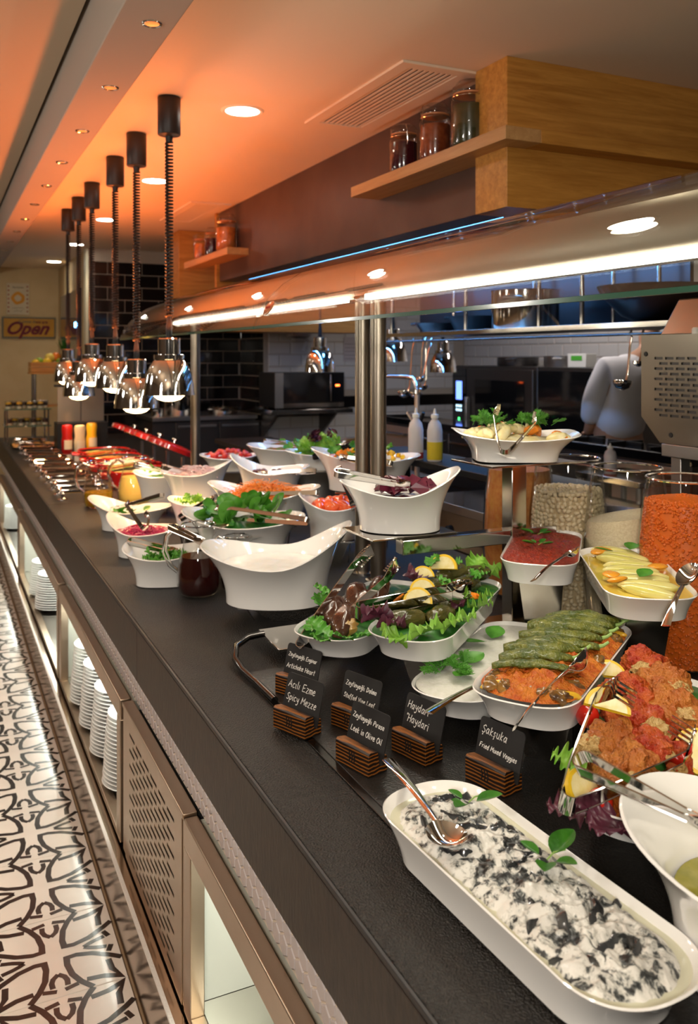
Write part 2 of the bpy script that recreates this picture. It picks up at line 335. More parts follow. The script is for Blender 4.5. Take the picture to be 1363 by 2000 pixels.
# stacks of plates
def plate_mesh():
    pr = [(0.0, 0.002), (0.05, 0.0), (0.062, 0.001), (0.066, 0.004), (0.092, 0.011), (0.1, 0.0145), (0.0985, 0.0165), (0.09, 0.014), (0.064, 0.007), (0.0, 0.006)]
    return me('plate', MB().lathe(pr[1:9], 40), m_white)
pm = plate_mesh(); ORD = ['top', 'second', 'third', 'fourth', 'fifth', 'sixth', 'seventh', 'eighth', 'ninth', 'tenth', 'eleventh', 'twelfth', 'thirteenth', 'fourteenth', 'fifteenth', 'sixteenth', 'seventeenth', 'eighteenth', 'nineteenth']
def stack(x, y, n, where, grp, gap=0.0118):
    for k in range(n):
        i = n - 1 - k; s_ = 1.0 + 0.010 * i
        q = link('plate', pm, None, (x + random.uniform(-.0015, .0015), y + random.uniform(-.0015, .0015), 0.1745 + gap * k), (0, 0, k), (s_ * 0.95, s_ * 0.95, 1))
        tag(q, ('white porcelain plate, %s of %s' if i == 0 else 'white porcelain plate, %s from top in %s') % (ORD[i], where), 'plate', grp)
for yy, nm in ((3.38, 'farthest of four stacks in the four-stack cabinet'), (3.15, 'second farthest stack in the four-stack cabinet'), (2.915, 'second nearest stack in the four-stack cabinet'), (2.68, 'nearest stack beside the slotted vent')):
    stack(0.562, yy, 18, nm, 'plates stacked in the lit cabinet')
stack(0.562, 5.0, 15, 'farther stack in the two-stack cabinet', 'plates in the two-stack cabinet'); stack(0.562, 4.70, 15, 'nearer stack in the two-stack cabinet', 'plates in the two-stack cabinet')
stack(0.562, 7.0, 14, 'stack in the far left cabinet', 'plates in the far left cabinet')
stack(0.585, 1.27, 14, 'stack in the cabinet nearest the camera', 'plates in the nearest cabinet')

# ================================================================ soffit, oak cabinet, shelves
ST('wall_soffit', MB().bx((1.71, 2.475, 1.965), (1.83, 5.62, CZ)), m_soffit, bevel=0.002)
S('blue_led_strip', 'blue light strip along the kitchen side of the brown soffit', 'light strip', MB().bx((1.831, 2.6, 1.968), (1.85, 5.4, 1.985)), M('blue_strip_glow', (0.1, 0.3, 1), 0.5, emit=(0.10, 0.38, 1.0), estr=6))
ob = T('oak_cabinet', 'oak veneer overhead cabinet hanging at the right under the ceiling', 'cabinet', (1.64, 2.285, 1.945))
P('body', MB().bx((0, 0, 0), (2.2, 0.18, CZ - 1.945)), m_oak, ob, bevel=0.0015)
def oakshelf(x0, y0, y1, z, label, xr=None):
    t = T('oak_shelf', label, 'shelf', (x0, y0, z))
    P('long_board', MB().bx((0, 0, 0), (0.135, y1 - y0, 0.042)), m_oakY, t, bevel=0.0015)
    if xr: P('return_board', MB().bx((0.1355, 0, 0), (xr - x0, 0.082, 0.042)), m_oak, t, bevel=0.0015)
    return t
oakshelf(1.574, 2.20, 3.30, 2.135, 'thick oak shelf wrapping round the overhead cabinet, three jars on it', 3.8)
oakshelf(1.574, 5.02, 6.02, 2.08, 'small oak shelf far along the brown soffit with three jars', 1.71)
ST('trim_4', MB().bx((1.69, 5.625, 1.90), (1.83, 5.665, CZ - 0.002)), m_oak, bevel=0.001)
S('oak_bulkhead', 'oak clad bulkhead behind the small jar shelf', 'panel', MB().bx((1.66, 6.5, 1.66), (3.2, 6.9, CZ - 0.002)), m_oak, bevel=0.002)

# ================================================================ kitchen walls with their tiles
def tiled(name, mb, axis, origin, u0, u1, z0, z1, tw, th, tmat, thick=0.006, g=0.006, extra=None, mask=None):
    wl = ST(name, mb, m_grout)
    meshes = {}
    nrow = int((z1 - z0) / (th + g))
    for r_ in range(nrow):
        z = z0 + r_ * (th + g); x = u0 - (0.5 * (tw + g) if r_ % 2 else 0)
        while x < u1 - 0.01:
            a = max(x, u0); b = min(x + tw, u1); x += tw + g
            if b - a < 0.02 or (mask and not mask((a + b) / 2, z + th / 2)): continue
            key = round(b - a, 3)
            if key not in meshes:
                W = b - a; e = 0.008 if tmat is m_tilew else 0.003; bb = MB()
                if axis == 'y': bb.loft([[(0, 0, 0), (W, 0, 0), (W, 0, th), (0, 0, th)], [(0, -thick * .4, 0), (W, -thick * .4, 0), (W, -thick * .4, th), (0, -thick * .4, th)], [(e, -thick, e), (W - e, -thick, e), (W - e, -thick, th - e), (e, -thick, th - e)]])
                else: bb.loft([[(0, W, 0), (0, 0, 0), (0, 0, th), (0, W, th)], [(-thick * .4, W, 0), (-thick * .4, 0, 0), (-thick * .4, 0, th), (-thick * .4, W, th)], [(-thick, W - e, e), (-thick, e, e), (-thick, e, th - e), (-thick, W - e, th - e)]])
                meshes[key] = me('tile', bb, tmat, False)
            link('tile', meshes[key], wl, (a, origin, z) if axis == 'y' else (origin, a, z))
    return wl
tiled('wall_black_tile', MB().bx((1.22, 7.96, 0), (2.64, 8.06, CZ - 0.002)), 'y', 7.9598, 1.235, 2.625, 0.72, CZ - 0.02, 0.30, 0.108, m_tileb)
tiled('wall_black_return', MB().bx((2.626, 7.30, 0), (2.66, 7.9597, 2.36)), 'x', 2.6258, 7.31, 7.955, 0.72, 2.3, 0.30, 0.108, m_tileb)
tiled('wall_white_tile', MB().bx((2.661, 7.30, 0), (4.9, 7.40, 2.36)), 'y', 7.2998, 2.668, 4.6, 0.60, 2.1, 0.21, 0.105, m_tilew, mask=lambda x, z: not (0.99 < z < 1.10))
tiled('wall_kitchen_right', MB().bx((4.72, 2.0, 0), (4.82, 7.299, 2.36)), 'x', 4.7198, 4.6, 7.29, 1.35, 2.0, 0.21, 0.105, m_tilew)
P('dark_tile_band', MB().bx((2.668, 7.292, 0.993), (4.6, 7.2997, 1.098)), m_tileb, bpy.data.objects['wall_white_tile'], smooth=False)
ST('wall_side', MB().bx((1.22, 8.061, 0), (1.32, 10.039, CZ - 0.002)), m_wall)
ST('trim_3', MB().bx((1.195, 7.93, 0), (1.219, 8.06, CZ - 0.002)), M('pale_corner_trim', (0.62, 0.58, 0.44), 0.4), bevel=0.003)
dg = ST('window_1', MB().bx((1.205, 8.35, 0.3), (1.2195, 9.75, 2.1)), M('blue_dark_window', (0.01, 0.02, 0.06), 0.08, coat=0.5))
P('light_spot', MB().bx((1.19, 8.5, 1.74), (1.2045, 8.62, 1.79)), M('blue_led', (0.1, 0.3, 1), 0.5, emit=(0.15, 0.45, 1.0), estr=10), dg, smooth=False)
ST('floor_kitchen', MB().bx((1.67, -1.5, -0.005), (6.0, 10.3, 0.0)), M('dark_kitchen_floor', (0.03, 0.026, 0.024), 0.5))

# ================================================================ ceiling fittings
for k in range(-2, 5):
    y = 3.24 + 1.498 * k
    t = T('downlight', ['nearest round recessed ceiling downlight', 'second nearest round recessed ceiling downlight', 'middle one of five round recessed ceiling downlights', 'fourth recessed ceiling downlight from the camera', 'farthest round recessed ceiling downlight', 'recessed ceiling downlight above the camera', 'recessed ceiling downlight over the platters'][k], 'downlight', (1.078, y, CZ), 0, 'recessed ceiling downlights')
    P('ring', MB().lathe([(0.066, -0.004), (0.078, -0.006), (0.084, -0.0005), (0.084, 0.001), (0.066, 0.001)], 40, ca=False, cb=False), m_ceil, t)
    P('lamp_disc', MB().lathe([(0.066, -0.0035), (0.001, -0.0045)], 40, ca=True, cb=True), m_down, t)
    spot('downlight_light', (0, 0, -0.02), 11, (1.0, 0.86, 0.64), 115, 0.7, 0.06, parent=t)
spm = None
for k in range(11):
    y = 2.268 + 0.598 * k
    nm = ['nearest', 'second', 'third', 'fourth', 'fifth', 'sixth', 'seventh', 'eighth', 'ninth', 'tenth', 'farthest'][k]
    t = T('beam_spotlight', 'small unlit recessed spotlight in the beam, %s' % (nm if k in (0, 10) else nm + ' from the camera'), 'spotlight', (0.508, y, 2.335), 0, 'unlit spotlights in the ceiling beam')
    P('ring', MB().lathe([(0.019, -0.001), (0.025, -0.003), (0.027, -0.0002)], 24, ca=False, cb=False), m_polish, t)
    P('reflector', MB().lathe([(0.019, -0.0008), (0.012, -0.0004)], 24, ca=False, cb=True), m_frame, t)
def vent(x0, x1, y0, y1, label):
    t = T('ceiling_vent', label, 'vent', (x0, y0, CZ), 0, 'ceiling air vents')
    W, L = x1 - x0, y1 - y0; fr = MB()
    fr.bx((0, 0, -0.008), (0.045, L, 0)); fr.bx((W - 0.06, 0, -0.008), (W, L, 0)); fr.bx((0.045, 0, -0.008), (W - 0.06, 0.045, 0)); fr.bx((0.045, L - 0.045, -0.008), (W - 0.06, L, 0))
    P('frame', fr, m_ceil, t, smooth=False)
    P('duct', MB().bx((0.045, 0.045, -0.0012), (W - 0.06, L - 0.045, -0.0004)), M('duct_dark', (0.06, 0.025, 0.012), 0.8), t, smooth=False)
    n = 9; pitch = (W - 0.105) / n
    sm = me('slat', MB().box((0, (L - 0.09) / 2, 0), (0.011, L - 0.09, 0.003)), m_ceil, False)
    for i in range(n): link('slat', sm, t, (0.045 + pitch * (i + 0.5), 0.045, -0.004))
vent(1.36, 1.655, 2.46, 3.29, 'slatted ceiling air vent nearest the oak cabinet')
vent(1.42, 1.68, 5.27, 6.10, 'slatted ceiling air vent farther away above the small jar shelf')

# ================================================================ sneeze guard
sg = T('sneeze_guard', 'curved glass sneeze guard on brushed steel rail and posts over the buffet', 'sneeze guard', (1.225, 0, 0.78))
def sgp(n, mb, mat, **k): return P(n, mb.xf(Matrix.Translation((-1.225, 0, -0.78))), mat, sg, **k)
for y in (4.455, 2.480, 2.372, 0.42):
    sgp('post', MB().lathe([(0.0245, 0.7805), (0.0245, 1.640)], 28, (1.225, y, 0)), m_steel)
    sgp('post_collar', MB().lathe([(0.034, 1.6405), (0.030, 1.6445), (0.020, 1.645)], 28, (1.225, y, 0)), m_polish)
    sgp('post_foot', MB().lathe([(0.040, 0.7802), (0.040, 0.786), (0.027, 0.790)], 28, (1.225, y, 0)), m_polish)
for a, b in ((2.43, 4.75), (0.2, 2.426)):
    r = MB(); prof = [(1.175, 1.655), (1.168, 1.672), (1.172, 1.735), (1.186, 1.757), (1.262, 1.757), (1.275, 1.735), (1.275, 1.655)]
    r.loft([[(x, a, z) for x, z in prof], [(x, b, z) for x, z in prof]])
    sgp('rail', r, m_steel, ang=50)
    sgp('light_strip', MB().bx((1.155, a + 0.05, 1.638), (1.178, b - 0.10, 1.6545)), m_led, smooth=False)
    sgp('strip_cover', MB().bx((1.179, a + 0.02, 1.646), (1.27, b - 0.02, 1.6545)), m_steel, smooth=False)
gp = [(0.82, 1.555), (0.835, 1.592), (0.865, 1.635), (0.91, 1.678), (0.97, 1.716), (1.04, 1.748), (1.12, 1.772), (1.20, 1.786), (1.30, 1.793)]
def glass_strip(a, b):
    g = MB(); th = 0.008; outs = []; ins = []
    for i, (x, z) in enumerate(gp):
        p = Vector(gp[min(i + 1, len(gp) - 1)]) - Vector(gp[max(i - 1, 0)]); p.normalize(); outs.append((x, z)); ins.append((x + p.y * th, z - p.x * th))
    loop = outs + ins[::-1]
    g.loft([[(x, a, z) for x, z in loop], [(x, b, z) for x, z in loop]]); return g
sgp('glass_panel', glass_strip(2.372, 4.37), m_pane, ang=30)
sgp('glass_panel', glass_strip(0.25, 2.362), m_pane, ang=30)
for a, b in ((2.372, 4.37), (0.25, 2.362)):
    sgp('glass_edge', MB().bx((0.8205, a, 1.547), (0.829, b, 1.5545)), m_gedge, smooth=False)
for y in (4.40, 2.46, 2.30, 0.5):
    sgp('glass_bracket', MB().bx((1.19, y - 0.012, 1.7575), (1.26, y + 0.012, 1.781)), m_polish, bevel=0.002)
for (y, x, z) in ((4.30, 0.853, 1.60), ):
    sgp('glass_fitting', MB().lathe([(0.014, -0.004), (0.014, 0.002), (0.010, 0.004)], 16).xf(Matrix.Translation((x, y, z)) @ Matrix.Rotation(math.radians(-60), 4, 'Y')), m_polish)
lg = sgp('badge', MB().lathe([(0.030, 0.0), (0.030, 0.003), (0.027, 0.0045)], 32).xf(Matrix.Translation((0.842, 2.295, 1.603)) @ Matrix.Rotation(math.radians(-58), 4, 'Y') @ Matrix.Scale(0.75, 4, (1, 0, 0))), M('copper_badge', (0.75, 0.42, 0.28), 0.2, 0.9), label='small oval copper coloured maker badge')

# glowing discs added for chrome glints, out of view over the guests' aisle
for i, x in enumerate((-0.75, -2.2)):
    for k in range(5):
        t = T('downlight', 'added unseen hall downlight disc, %s of the %s row' % (['first', 'second', 'third', 'fourth', 'fifth'][k], ['nearer', 'farther'][i]), 'downlight', (x, 0.6 + 2.0 * k, 2.52), 0, 'added hall downlight discs')
        P('ring', MB().lathe([(0.066, -0.004), (0.078, -0.006), (0.084, -0.0005)], 32, ca=False, cb=False), m_ceil, t)
        P('lamp_disc', MB().lathe([(0.066, -0.0035), (0.001, -0.0045)], 32), m_down, t)

tx = MB(); tx.tube([(-0.018 + 0.003 * k, 0.004 * math.sin(k * 2.3), 0) for k in range(13)], 0.0012, 5)
tx.xf(Matrix.Translation((0.842, 2.295, 1.603)) @ Matrix.Rotation(math.radians(-58), 4, 'Y') @ Matrix.Translation((0, 0, 0.0048)) @ Matrix.Rotation(PI / 2, 4, 'Z')).xf(Matrix.Translation((-1.225, 0, -0.78)))
P('badge_lettering', tx, M('badge_red_ink', (0.35, 0.03, 0.02), 0.5), lg)

# ================================================================ heat lamps
def heat_lamp(x, y, ztop, zbot, label, group, s=1.0, light=True, can=True):
    t = T('heat_lamp', label, 'heat lamp', (x, y, zbot), 0, group)
    sh = [(0.094, 0.0), (0.0925, 0.012), (0.089, 0.04), (0.083, 0.075), (0.073, 0.103), (0.060, 0.122), (0.052, 0.130)]
    P('shade', MB().lathe([(r * s, z * s) for r, z in sh] + [((r - 0.003) * s, z * s) for r, z in sh[::-1]], 40, ca=False, cb=False), m_chrome, t)
    P('collar', MB().lathe([(0.056 * s, 0.1305 * s), (0.056 * s, 0.148 * s), (0.043 * s, 0.150 * s)], 36), m_chrome, t)
    P('socket', MB().lathe([(0.041 * s, 0.1505 * s), (0.041 * s, 0.205 * s), (0.036 * s, 0.210 * s), (0.012 * s, 0.2105 * s)], 32), m_chrome, t)
    if light: P('bulb', MB().lathe([(0.062 * s, 0.010 * s), (0.058 * s, -0.002 * s), (0.042 * s, -0.016 * s), (0.02 * s, -0.023 * s), (0.002, -0.0245 * s)], 28), m_bulb, t)
    P('cord_grip', MB().lathe([(0.012 * s, 0.211 * s), (0.012 * s, 0.25 * s), (0.007 * s, 0.29 * s)], 14), m_bplast, t)
    if can:
        H = ztop - zbot; z0 = 0.285 * s; z1 = H - 0.165; turns = int((z1 - z0) / 0.0125); n = turns * 9
        P('coiled_cord', MB().tube([(0.0125 * math.cos(2 * PI * i / 9), 0.0125 * math.sin(2 * PI * i / 9), z0 + (z1 - z0) * i / n) for i in range(n + 1)], 0.0042, 5), m_bplast, t)
        P('ceiling_canister', MB().lathe([(0.012, H - 0.166), (0.014, H - 0.145), (0.018, H - 0.143), (0.040, H - 0.140), (0.042, H - 0.137), (0.042, H - 0.004), (0.040, H - 0.0005)], 36), m_black, t)
    else:
        P('cord', MB().tube([(0, 0, 0.285 * s), (0, 0, ztop - zbot)], 0.008, 8), m_bplast, t)
    if light:
        spot('heat_lamp_light', (0, 0, -0.03), 13, (1.0, 0.50, 0.20), 110, 0.5, 0.05, parent=t)
        spot('added_uplight', (0, 0, 0.22), 31, HEAT, 152, 0.6, 0.05, (PI, 0, 0), parent=t)  # added upward spot that tints the ceiling, not the bulb's own beam
    return t
for y, zb, lb in ((3.19, 1.326, 'large chrome heat lamp nearest the glass guard post'), (3.77, 1.247, 'chrome heat lamp hanging lowest, second from the glass guard'), (4.26, 1.316, 'chrome heat lamp third from the glass guard'), (4.95, 1.327, 'chrome heat lamp hanging high, fourth from the glass guard'), (5.44, 1.228, 'chrome heat lamp hanging low, fifth from the glass guard'), (5.91, 1.304, 'chrome heat lamp farthest away beside the fruit crate')):
    heat_lamp(0.778, y, CZ - 0.0005, zb, lb, 'chrome heat lamps over the hot food')

# ================================================================ preserving jars
def jar(loc, r, h, fillmat, label, group, fill=0.8):
    t = T('preserving_jar', label, 'jar', loc, random.uniform(0, 6), group)
    hb = h * 0.78
    pr = [(r * 0.9, 0.0), (r, 0.012), (r, hb - 0.025), (r * 0.86, hb - 0.004), (r * 0.84, hb)]
    P('body', MB().lathe(pr, 28, ca=True, cb=False), m_glass, t)
    P('contents', MB().lathe([(r * 0.86, 0.0052), (r * 0.955 - 0.002, 0.014), (r * 0.955 - 0.002, hb * fill), (0.002, hb * fill + 0.002)], 24), fillmat, t)
    P('lid', MB().lathe([(r * 0.90, hb + 0.006), (r * 0.93, hb + 0.012), (r * 0.93, hb + 0.026), (r * 0.78, hb + 0.036), (r * 0.7, h - 0.004), (r * 0.62, h)], 28), m_glass, t)
    P('seal', MB().lathe([(r * 0.88, hb + 0.0005), (r * 0.90, hb + 0.0055)], 28), M('rubber_seal', (0.55, 0.22, 0.08), 0.5), t)
    c = MB(); c.tube([(r * 0.97 * math.cos(a), r * 0.97 * math.sin(a), hb - 0.008) for a in [k * 2 * PI / 24 for k in range(25)]], 0.0013, 5)
    for sg_ in (1, -1):
        c.tube([(r * 0.97 * sg_, 0, hb - 0.008), (r * 1.10 * sg_, 0.004, hb + 0.004), (r * 1.08 * sg_, 0, hb + 0.03), (r * 0.94 * sg_, 0, hb + 0.032)], 0.0016, 5)
    c.tube([(r * 1.10, 0.004, hb + 0.004), (r * 1.14, 0.006, hb - 0.03), (r * 1.04, 0.004, hb - 0.045)], 0.0016, 5)
    P('wire_clasp', c, m_polish, t)
m_jam1 = M('dark_red_preserve', (0.055, 0.006, 0.010), 0.2, coat=0.3); m_jam2 = M('amber_preserve', (0.30, 0.07, 0.02), 0.25, col2=(0.16, 0.03, 0.01), nscale=30); m_jam3 = M('dark_olive_preserve', (0.035, 0.035, 0.008), 0.25, col2=(0.06, 0.05, 0.015), nscale=35)
m_jam4 = M('orange_preserve', (0.62, 0.20, 0.03), 0.3, col2=(0.42, 0.11, 0.02), nscale=25)
G1 = 'glass jars on the near oak shelf'; G2 = 'glass jars on the far oak shelf'
jar((1.640, 2.96, 2.1775), 0.056, 0.185, m_jam1, 'clip-top jar of dark red preserve, leftmost on the near oak shelf', G1)
jar((1.640, 2.725, 2.1775), 0.058, 0.205, m_jam2, 'clip-top jar of amber brown preserve, middle of the near shelf', G1)
jar((1.640, 2.50, 2.1775), 0.063, 0.225, m_jam3, 'tall clip-top jar of dark green preserve beside the oak cabinet', G1)
jar((1.640, 5.82, 2.1225), 0.050, 0.18, m_jam4, 'clip-top jar of orange preserve, leftmost on the far shelf', G2)
jar((1.640, 5.56, 2.1225), 0.048, 0.19, m_jam1, 'clip-top jar of near black preserve on the far shelf', G2)
jar((1.640, 5.25, 2.1225), 0.066, 0.235, m_jam4, 'largest clip-top jar of orange fruit on the far shelf', G2)

# ================================================================ food and dish helpers
def superell(rx, ry, p, n):
    out = []
    for k in range(n):
        a = 2 * PI * k / n; c, s_ = math.cos(a), math.sin(a)
        out.append((rx * math.copysign(abs(c) ** (2 / p), c), ry * math.copysign(abs(s_) ** (2 / p), s_)))
    return out
def stadium(L, W, n=64, p=2.3):
    # long rounded outline, long axis X
    r = W / 2; h = L / 2 - r; out = []
    for k in range(n):
        a = 2 * PI * k / n; c, s_ = math.cos(a), math.sin(a)
        x = r * math.copysign(abs(c) ** (2 / p), c); y = r * math.copysign(abs(s_) ** (2 / p), s_)
        out.append((x + math.copysign(h, c) if abs(c) > 1e-6 else 0.0, y))
    return out
def dish_mesh(outline, hf, sb, th=0.005, flare=2.0, rings=9, base=0.006):
    b = MB(); n = len(outline); rg = []
    def ring(t, off, zoff):
        k = sb + (1 - sb) * t ** flare; r = []
        for (x, y) in outline:
            l = math.hypot(x, y); q = (l * k - off) / l; a = math.atan2(y, x)
            r.append((x * q, y * q, hf(a) * t + zoff))
        return r
    rg.append(ring(0.0, 0.006, 0.0)); 
    for i in range(rings + 1): rg.append(ring(i / rings, 0, 0.0 if i else 0.002))
    last = ring(1.0, th * 0.5, th * 0.35); rg.append(last)
    for i in range(rings, -1, -1):
        t = i / rings; r = ring(t, th, 0)
        rg.append([(x, y, max(z, base)) for x, y, z in r])
    b.loft(rg); return b
BOWLS = {}
def bowl(label, loc, W, Dp, h0, hR, hL, rot, group='flared white salad bowls', p=2.2, sb=0.66, n=56, mat=None, flare=2.2):
    def hf(a):
        c = math.cos(a); return h0 + (hR - h0) * max(0, c) ** 2.2 + (hL - h0) * max(0, -c) ** 2.2
    return S('salad_bowl', label, 'bowl', dish_mesh(superell(W / 2, Dp / 2, p, n), hf, sb, 0.006, flare), mat or m_white, loc, (0, 0, math.radians(rot)), group)
def fill_mesh(outline, sc, z0, dome, amp, freq, seed=0, nr=14, amp2=0.0, f2=60):
    b = MB(); n = len(outline); rings = []
    for i in range(nr + 1):
        t = max(i / nr, 0.01); r = []
        for (x, y) in outline:
            X, Y = x * sc * t, y * sc * t; e = 1 - t ** 6
            z = z0 + dome * (1 - t * t) + e * (amp * N3(X * freq, Y * freq, seed) + (amp2 * N3(X * f2, Y * f2, seed + 9) if amp2 else 0))
            r.append((X, Y, z))
        rings.append(r)
    b.loft(rings, True, False); return b
def fill(name, label, cat, loc, rot, outline, sc, z0, dome, amp, freq, mat, seed=0, nr=14, amp2=0.0, f2=60, kind=None, ang=60):
    o = S(name, label, cat, fill_mesh(outline, sc, z0, dome, amp, freq, seed, nr, amp2, f2), mat, loc, (0, 0, math.radians(rot)), ang=ang)
    if kind: o['kind'] = kind
    return o
def leaf_mb(L, W, bend=0.4, ruffle=0.0, nr=8, nw=6, tipp=0.75, seed=0, fold=0.15, lobes=0):
    b = MB()
    def f(u, v):
        s_ = (v - 0.5) * 2; wd = W / 2 * (math.sin(PI * min(1, u ** tipp)) ** 0.8 + 0.02)
        if lobes: wd *= 0.68 + 0.32 * abs(math.cos(lobes * PI * u))
        x = L * math.cos(bend * u) * u; z = L * math.sin(bend * u) * u * 0.6 - L * 0.25 * bend * u * u + abs(s_) ** 1.5 * wd * fold * 2
        if ruffle: z += ruffle * abs(s_) ** 2 * math.sin(u * 30 + seed + (2 if s_ > 0 else 0)) + ruffle * 0.6 * abs(s_) * math.sin(u * 13 + seed * 2)
        y = s_ * wd * (1 + (0.16 * math.sin(u * 23 + seed) + 0.07 * math.sin(u * 61 + 2 * seed) if ruffle else 0))
        return (x, y, z)
    b.grid(f, nr, nw); return b
m_leaf = M('green_leaf', (0.045, 0.20, 0.018), 0.38, col2=(0.09, 0.30, 0.03), nscale=40, bump=0.2, bscale=60)
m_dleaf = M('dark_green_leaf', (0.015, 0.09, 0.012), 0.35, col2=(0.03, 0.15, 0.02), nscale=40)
m_lett = M('lettuce_green', (0.14, 0.36, 0.03), 0.4, col2=(0.26, 0.50, 0.07), nscale=25)
m_purp = M('purple_lettuce', (0.05, 0.010, 0.022), 0.35, col2=(0.10, 0.02, 0.04), nscale=30)
m_stem = M('pale_stem', (0.25, 0.42, 0.10), 0.45)
LEAF = {}
def leafmesh(key, mat, **k):
    kk = (key, mat.name)
    if kk not in LEAF:
        LEAF[kk] = me('leaf', leaf_mb(**k), mat)
    return LEAF[kk]
def leaves(name, label, group, pts, key, mat, cat='leaf', tilt=0.5, sc=(0.85, 1.15), **k):
    m = leafmesh(key, mat, **k)
    for p in pts:
        rz = p[3] if len(p) > 3 else random.uniform(0, 2 * PI)
        o = link(name, m, None, p[:3], (random.uniform(-tilt, tilt), -random.uniform(0, tilt), rz), random.uniform(*sc))
        tag(o, label, cat, group)
def shreds_mesh(n, area_f, L=(0.02, 0.05), r=0.0011, curl=0.5, up=0.5, seed=1):
    rd = random.Random(seed); b = MB()
    for _ in range(n):
        x, y, z = area_f(rd); a = rd.uniform(0, 2 * PI); l = rd.uniform(*L); c = rd.uniform(-curl, curl) * 2; e = rd.uniform(-0.3, up); pts = []; px, py, pz = x, y, z
        for i in range(5):
            pts.append((px, py, pz)); s_ = l / 4; px += s_ * math.cos(a) * math.cos(e); py += s_ * math.sin(a) * math.cos(e); pz += s_ * math.sin(e); a += c / 4; e -= 0.25
        b.tube(pts, r, 4, flat=0.7)
    return b
def dill_mb(seed=0, L=0.05, n=26):
    rd = random.Random(seed); b = MB(); b.tube([(0, 0, 0), (L * .5, 0, 0.006), (L, 0, 0.004)], 0.0008, 4)
    for i in range(n):
        x = L * (0.15 + 0.85 * i / n); sd = 1 if i % 2 else -1; a = sd * rd.uniform(0.5, 1.2); l = L * rd.uniform(0.18, 0.38) * (1.1 - 0.5 * i / n)
        p = Vector((x, 0, 0.006)); d = Vector((math.cos(a), math.sin(a), rd.uniform(-0.2, 0.6))); q = p + d * l; b.tube([p, p + d * l * .5 + Vector((0, 0, .002)), q], 0.0005, 3)
        for k in range(4):
            s_ = p + d * l * (0.35 + 0.2 * k); a2 = a + rd.choice((-1, 1)) * rd.uniform(0.4, 0.9); b.tube([s_, s_ + Vector((math.cos(a2), math.sin(a2), rd.uniform(-0.3, 0.6))) * l * 0.4], 0.0004, 3)
    return b
def lump_mb(rx, ry, rz, amp=0.15, freq=2.5, seed=0, n=20, m_=14, amp2=0.0, f2=9):
    b = MB(); rings = []
    for i in range(m_ + 1):
        th = PI * min(max(i / m_, 0.02), 0.98); r = []
        for j in range(n):
            a = 2 * PI * j / n; d = Vector((math.sin(th) * math.cos(a), math.sin(th) * math.sin(a), -math.cos(th)))
            k = 1 + amp * N3(d.x * freq + seed, d.y * freq, d.z * freq) + (amp2 * (N3(d.x * f2 + seed, d.y * f2, d.z * f2) + 0.5 * N3(d.x * f2 * 2.3, d.y * f2 * 2.3 + seed, d.z * f2 * 2.3)) if amp2 else 0)
            r.append((d.x * rx * k, d.y * ry * k, d.z * rz * k))
        rings.append(r)
    b.loft(rings); return b
def lemon(loc, rot, r, label, group, half=True, mats=None):
    b = MB(); n = 15; a0, a1 = (0, PI) if half else (0, 2 * PI)
    t = T('lemon_slice', label, 'lemon', loc, 0, group); t.rotation_euler = rot
    def arc(rr, z): return [(rr * math.cos(a0 + (a1 - a0) * k / n), rr * math.sin(a0 + (a1 - a0) * k / n), z) for k in range(n + 1)]
    q = MB(); h = 0.0035
    q.loft([arc(r, -h), arc(r, h)] , False, False, closed=False); q.add([(0, 0, -h)] + arc(r, -h), [tuple([0] + [i + 2, i + 1]) for i in range(n)]); q.add([(0, 0, h)] + arc(r, h), [tuple([0] + [i + 1, i + 2]) for i in range(n)])
    P('rind', q, m_lemr, t)
    q2 = MB(); q2.add([(0, 0.0004, h + .0006)] + arc(r * 0.84, h + .0006), [tuple([0] + [i + 1, i + 2]) for i in range(n)]); q2.add([(0, 0.0004, -h - .0006)] + arc(r * 0.84, -h - .0006), [tuple([0] + [i + 2, i + 1]) for i in range(n)])
    P('flesh', q2, m_lemf, t)
    return t
m_lemr = M('lemon_rind', (0.80, 0.52, 0.02), 0.35); m_lemf = M('lemon_flesh', (0.72, 0.60, 0.22), 0.25, col2=(0.80, 0.72, 0.40), nscale=60)
m_tom = M('tomato_red', (0.55, 0.018, 0.008), 0.12, coat=0.6)
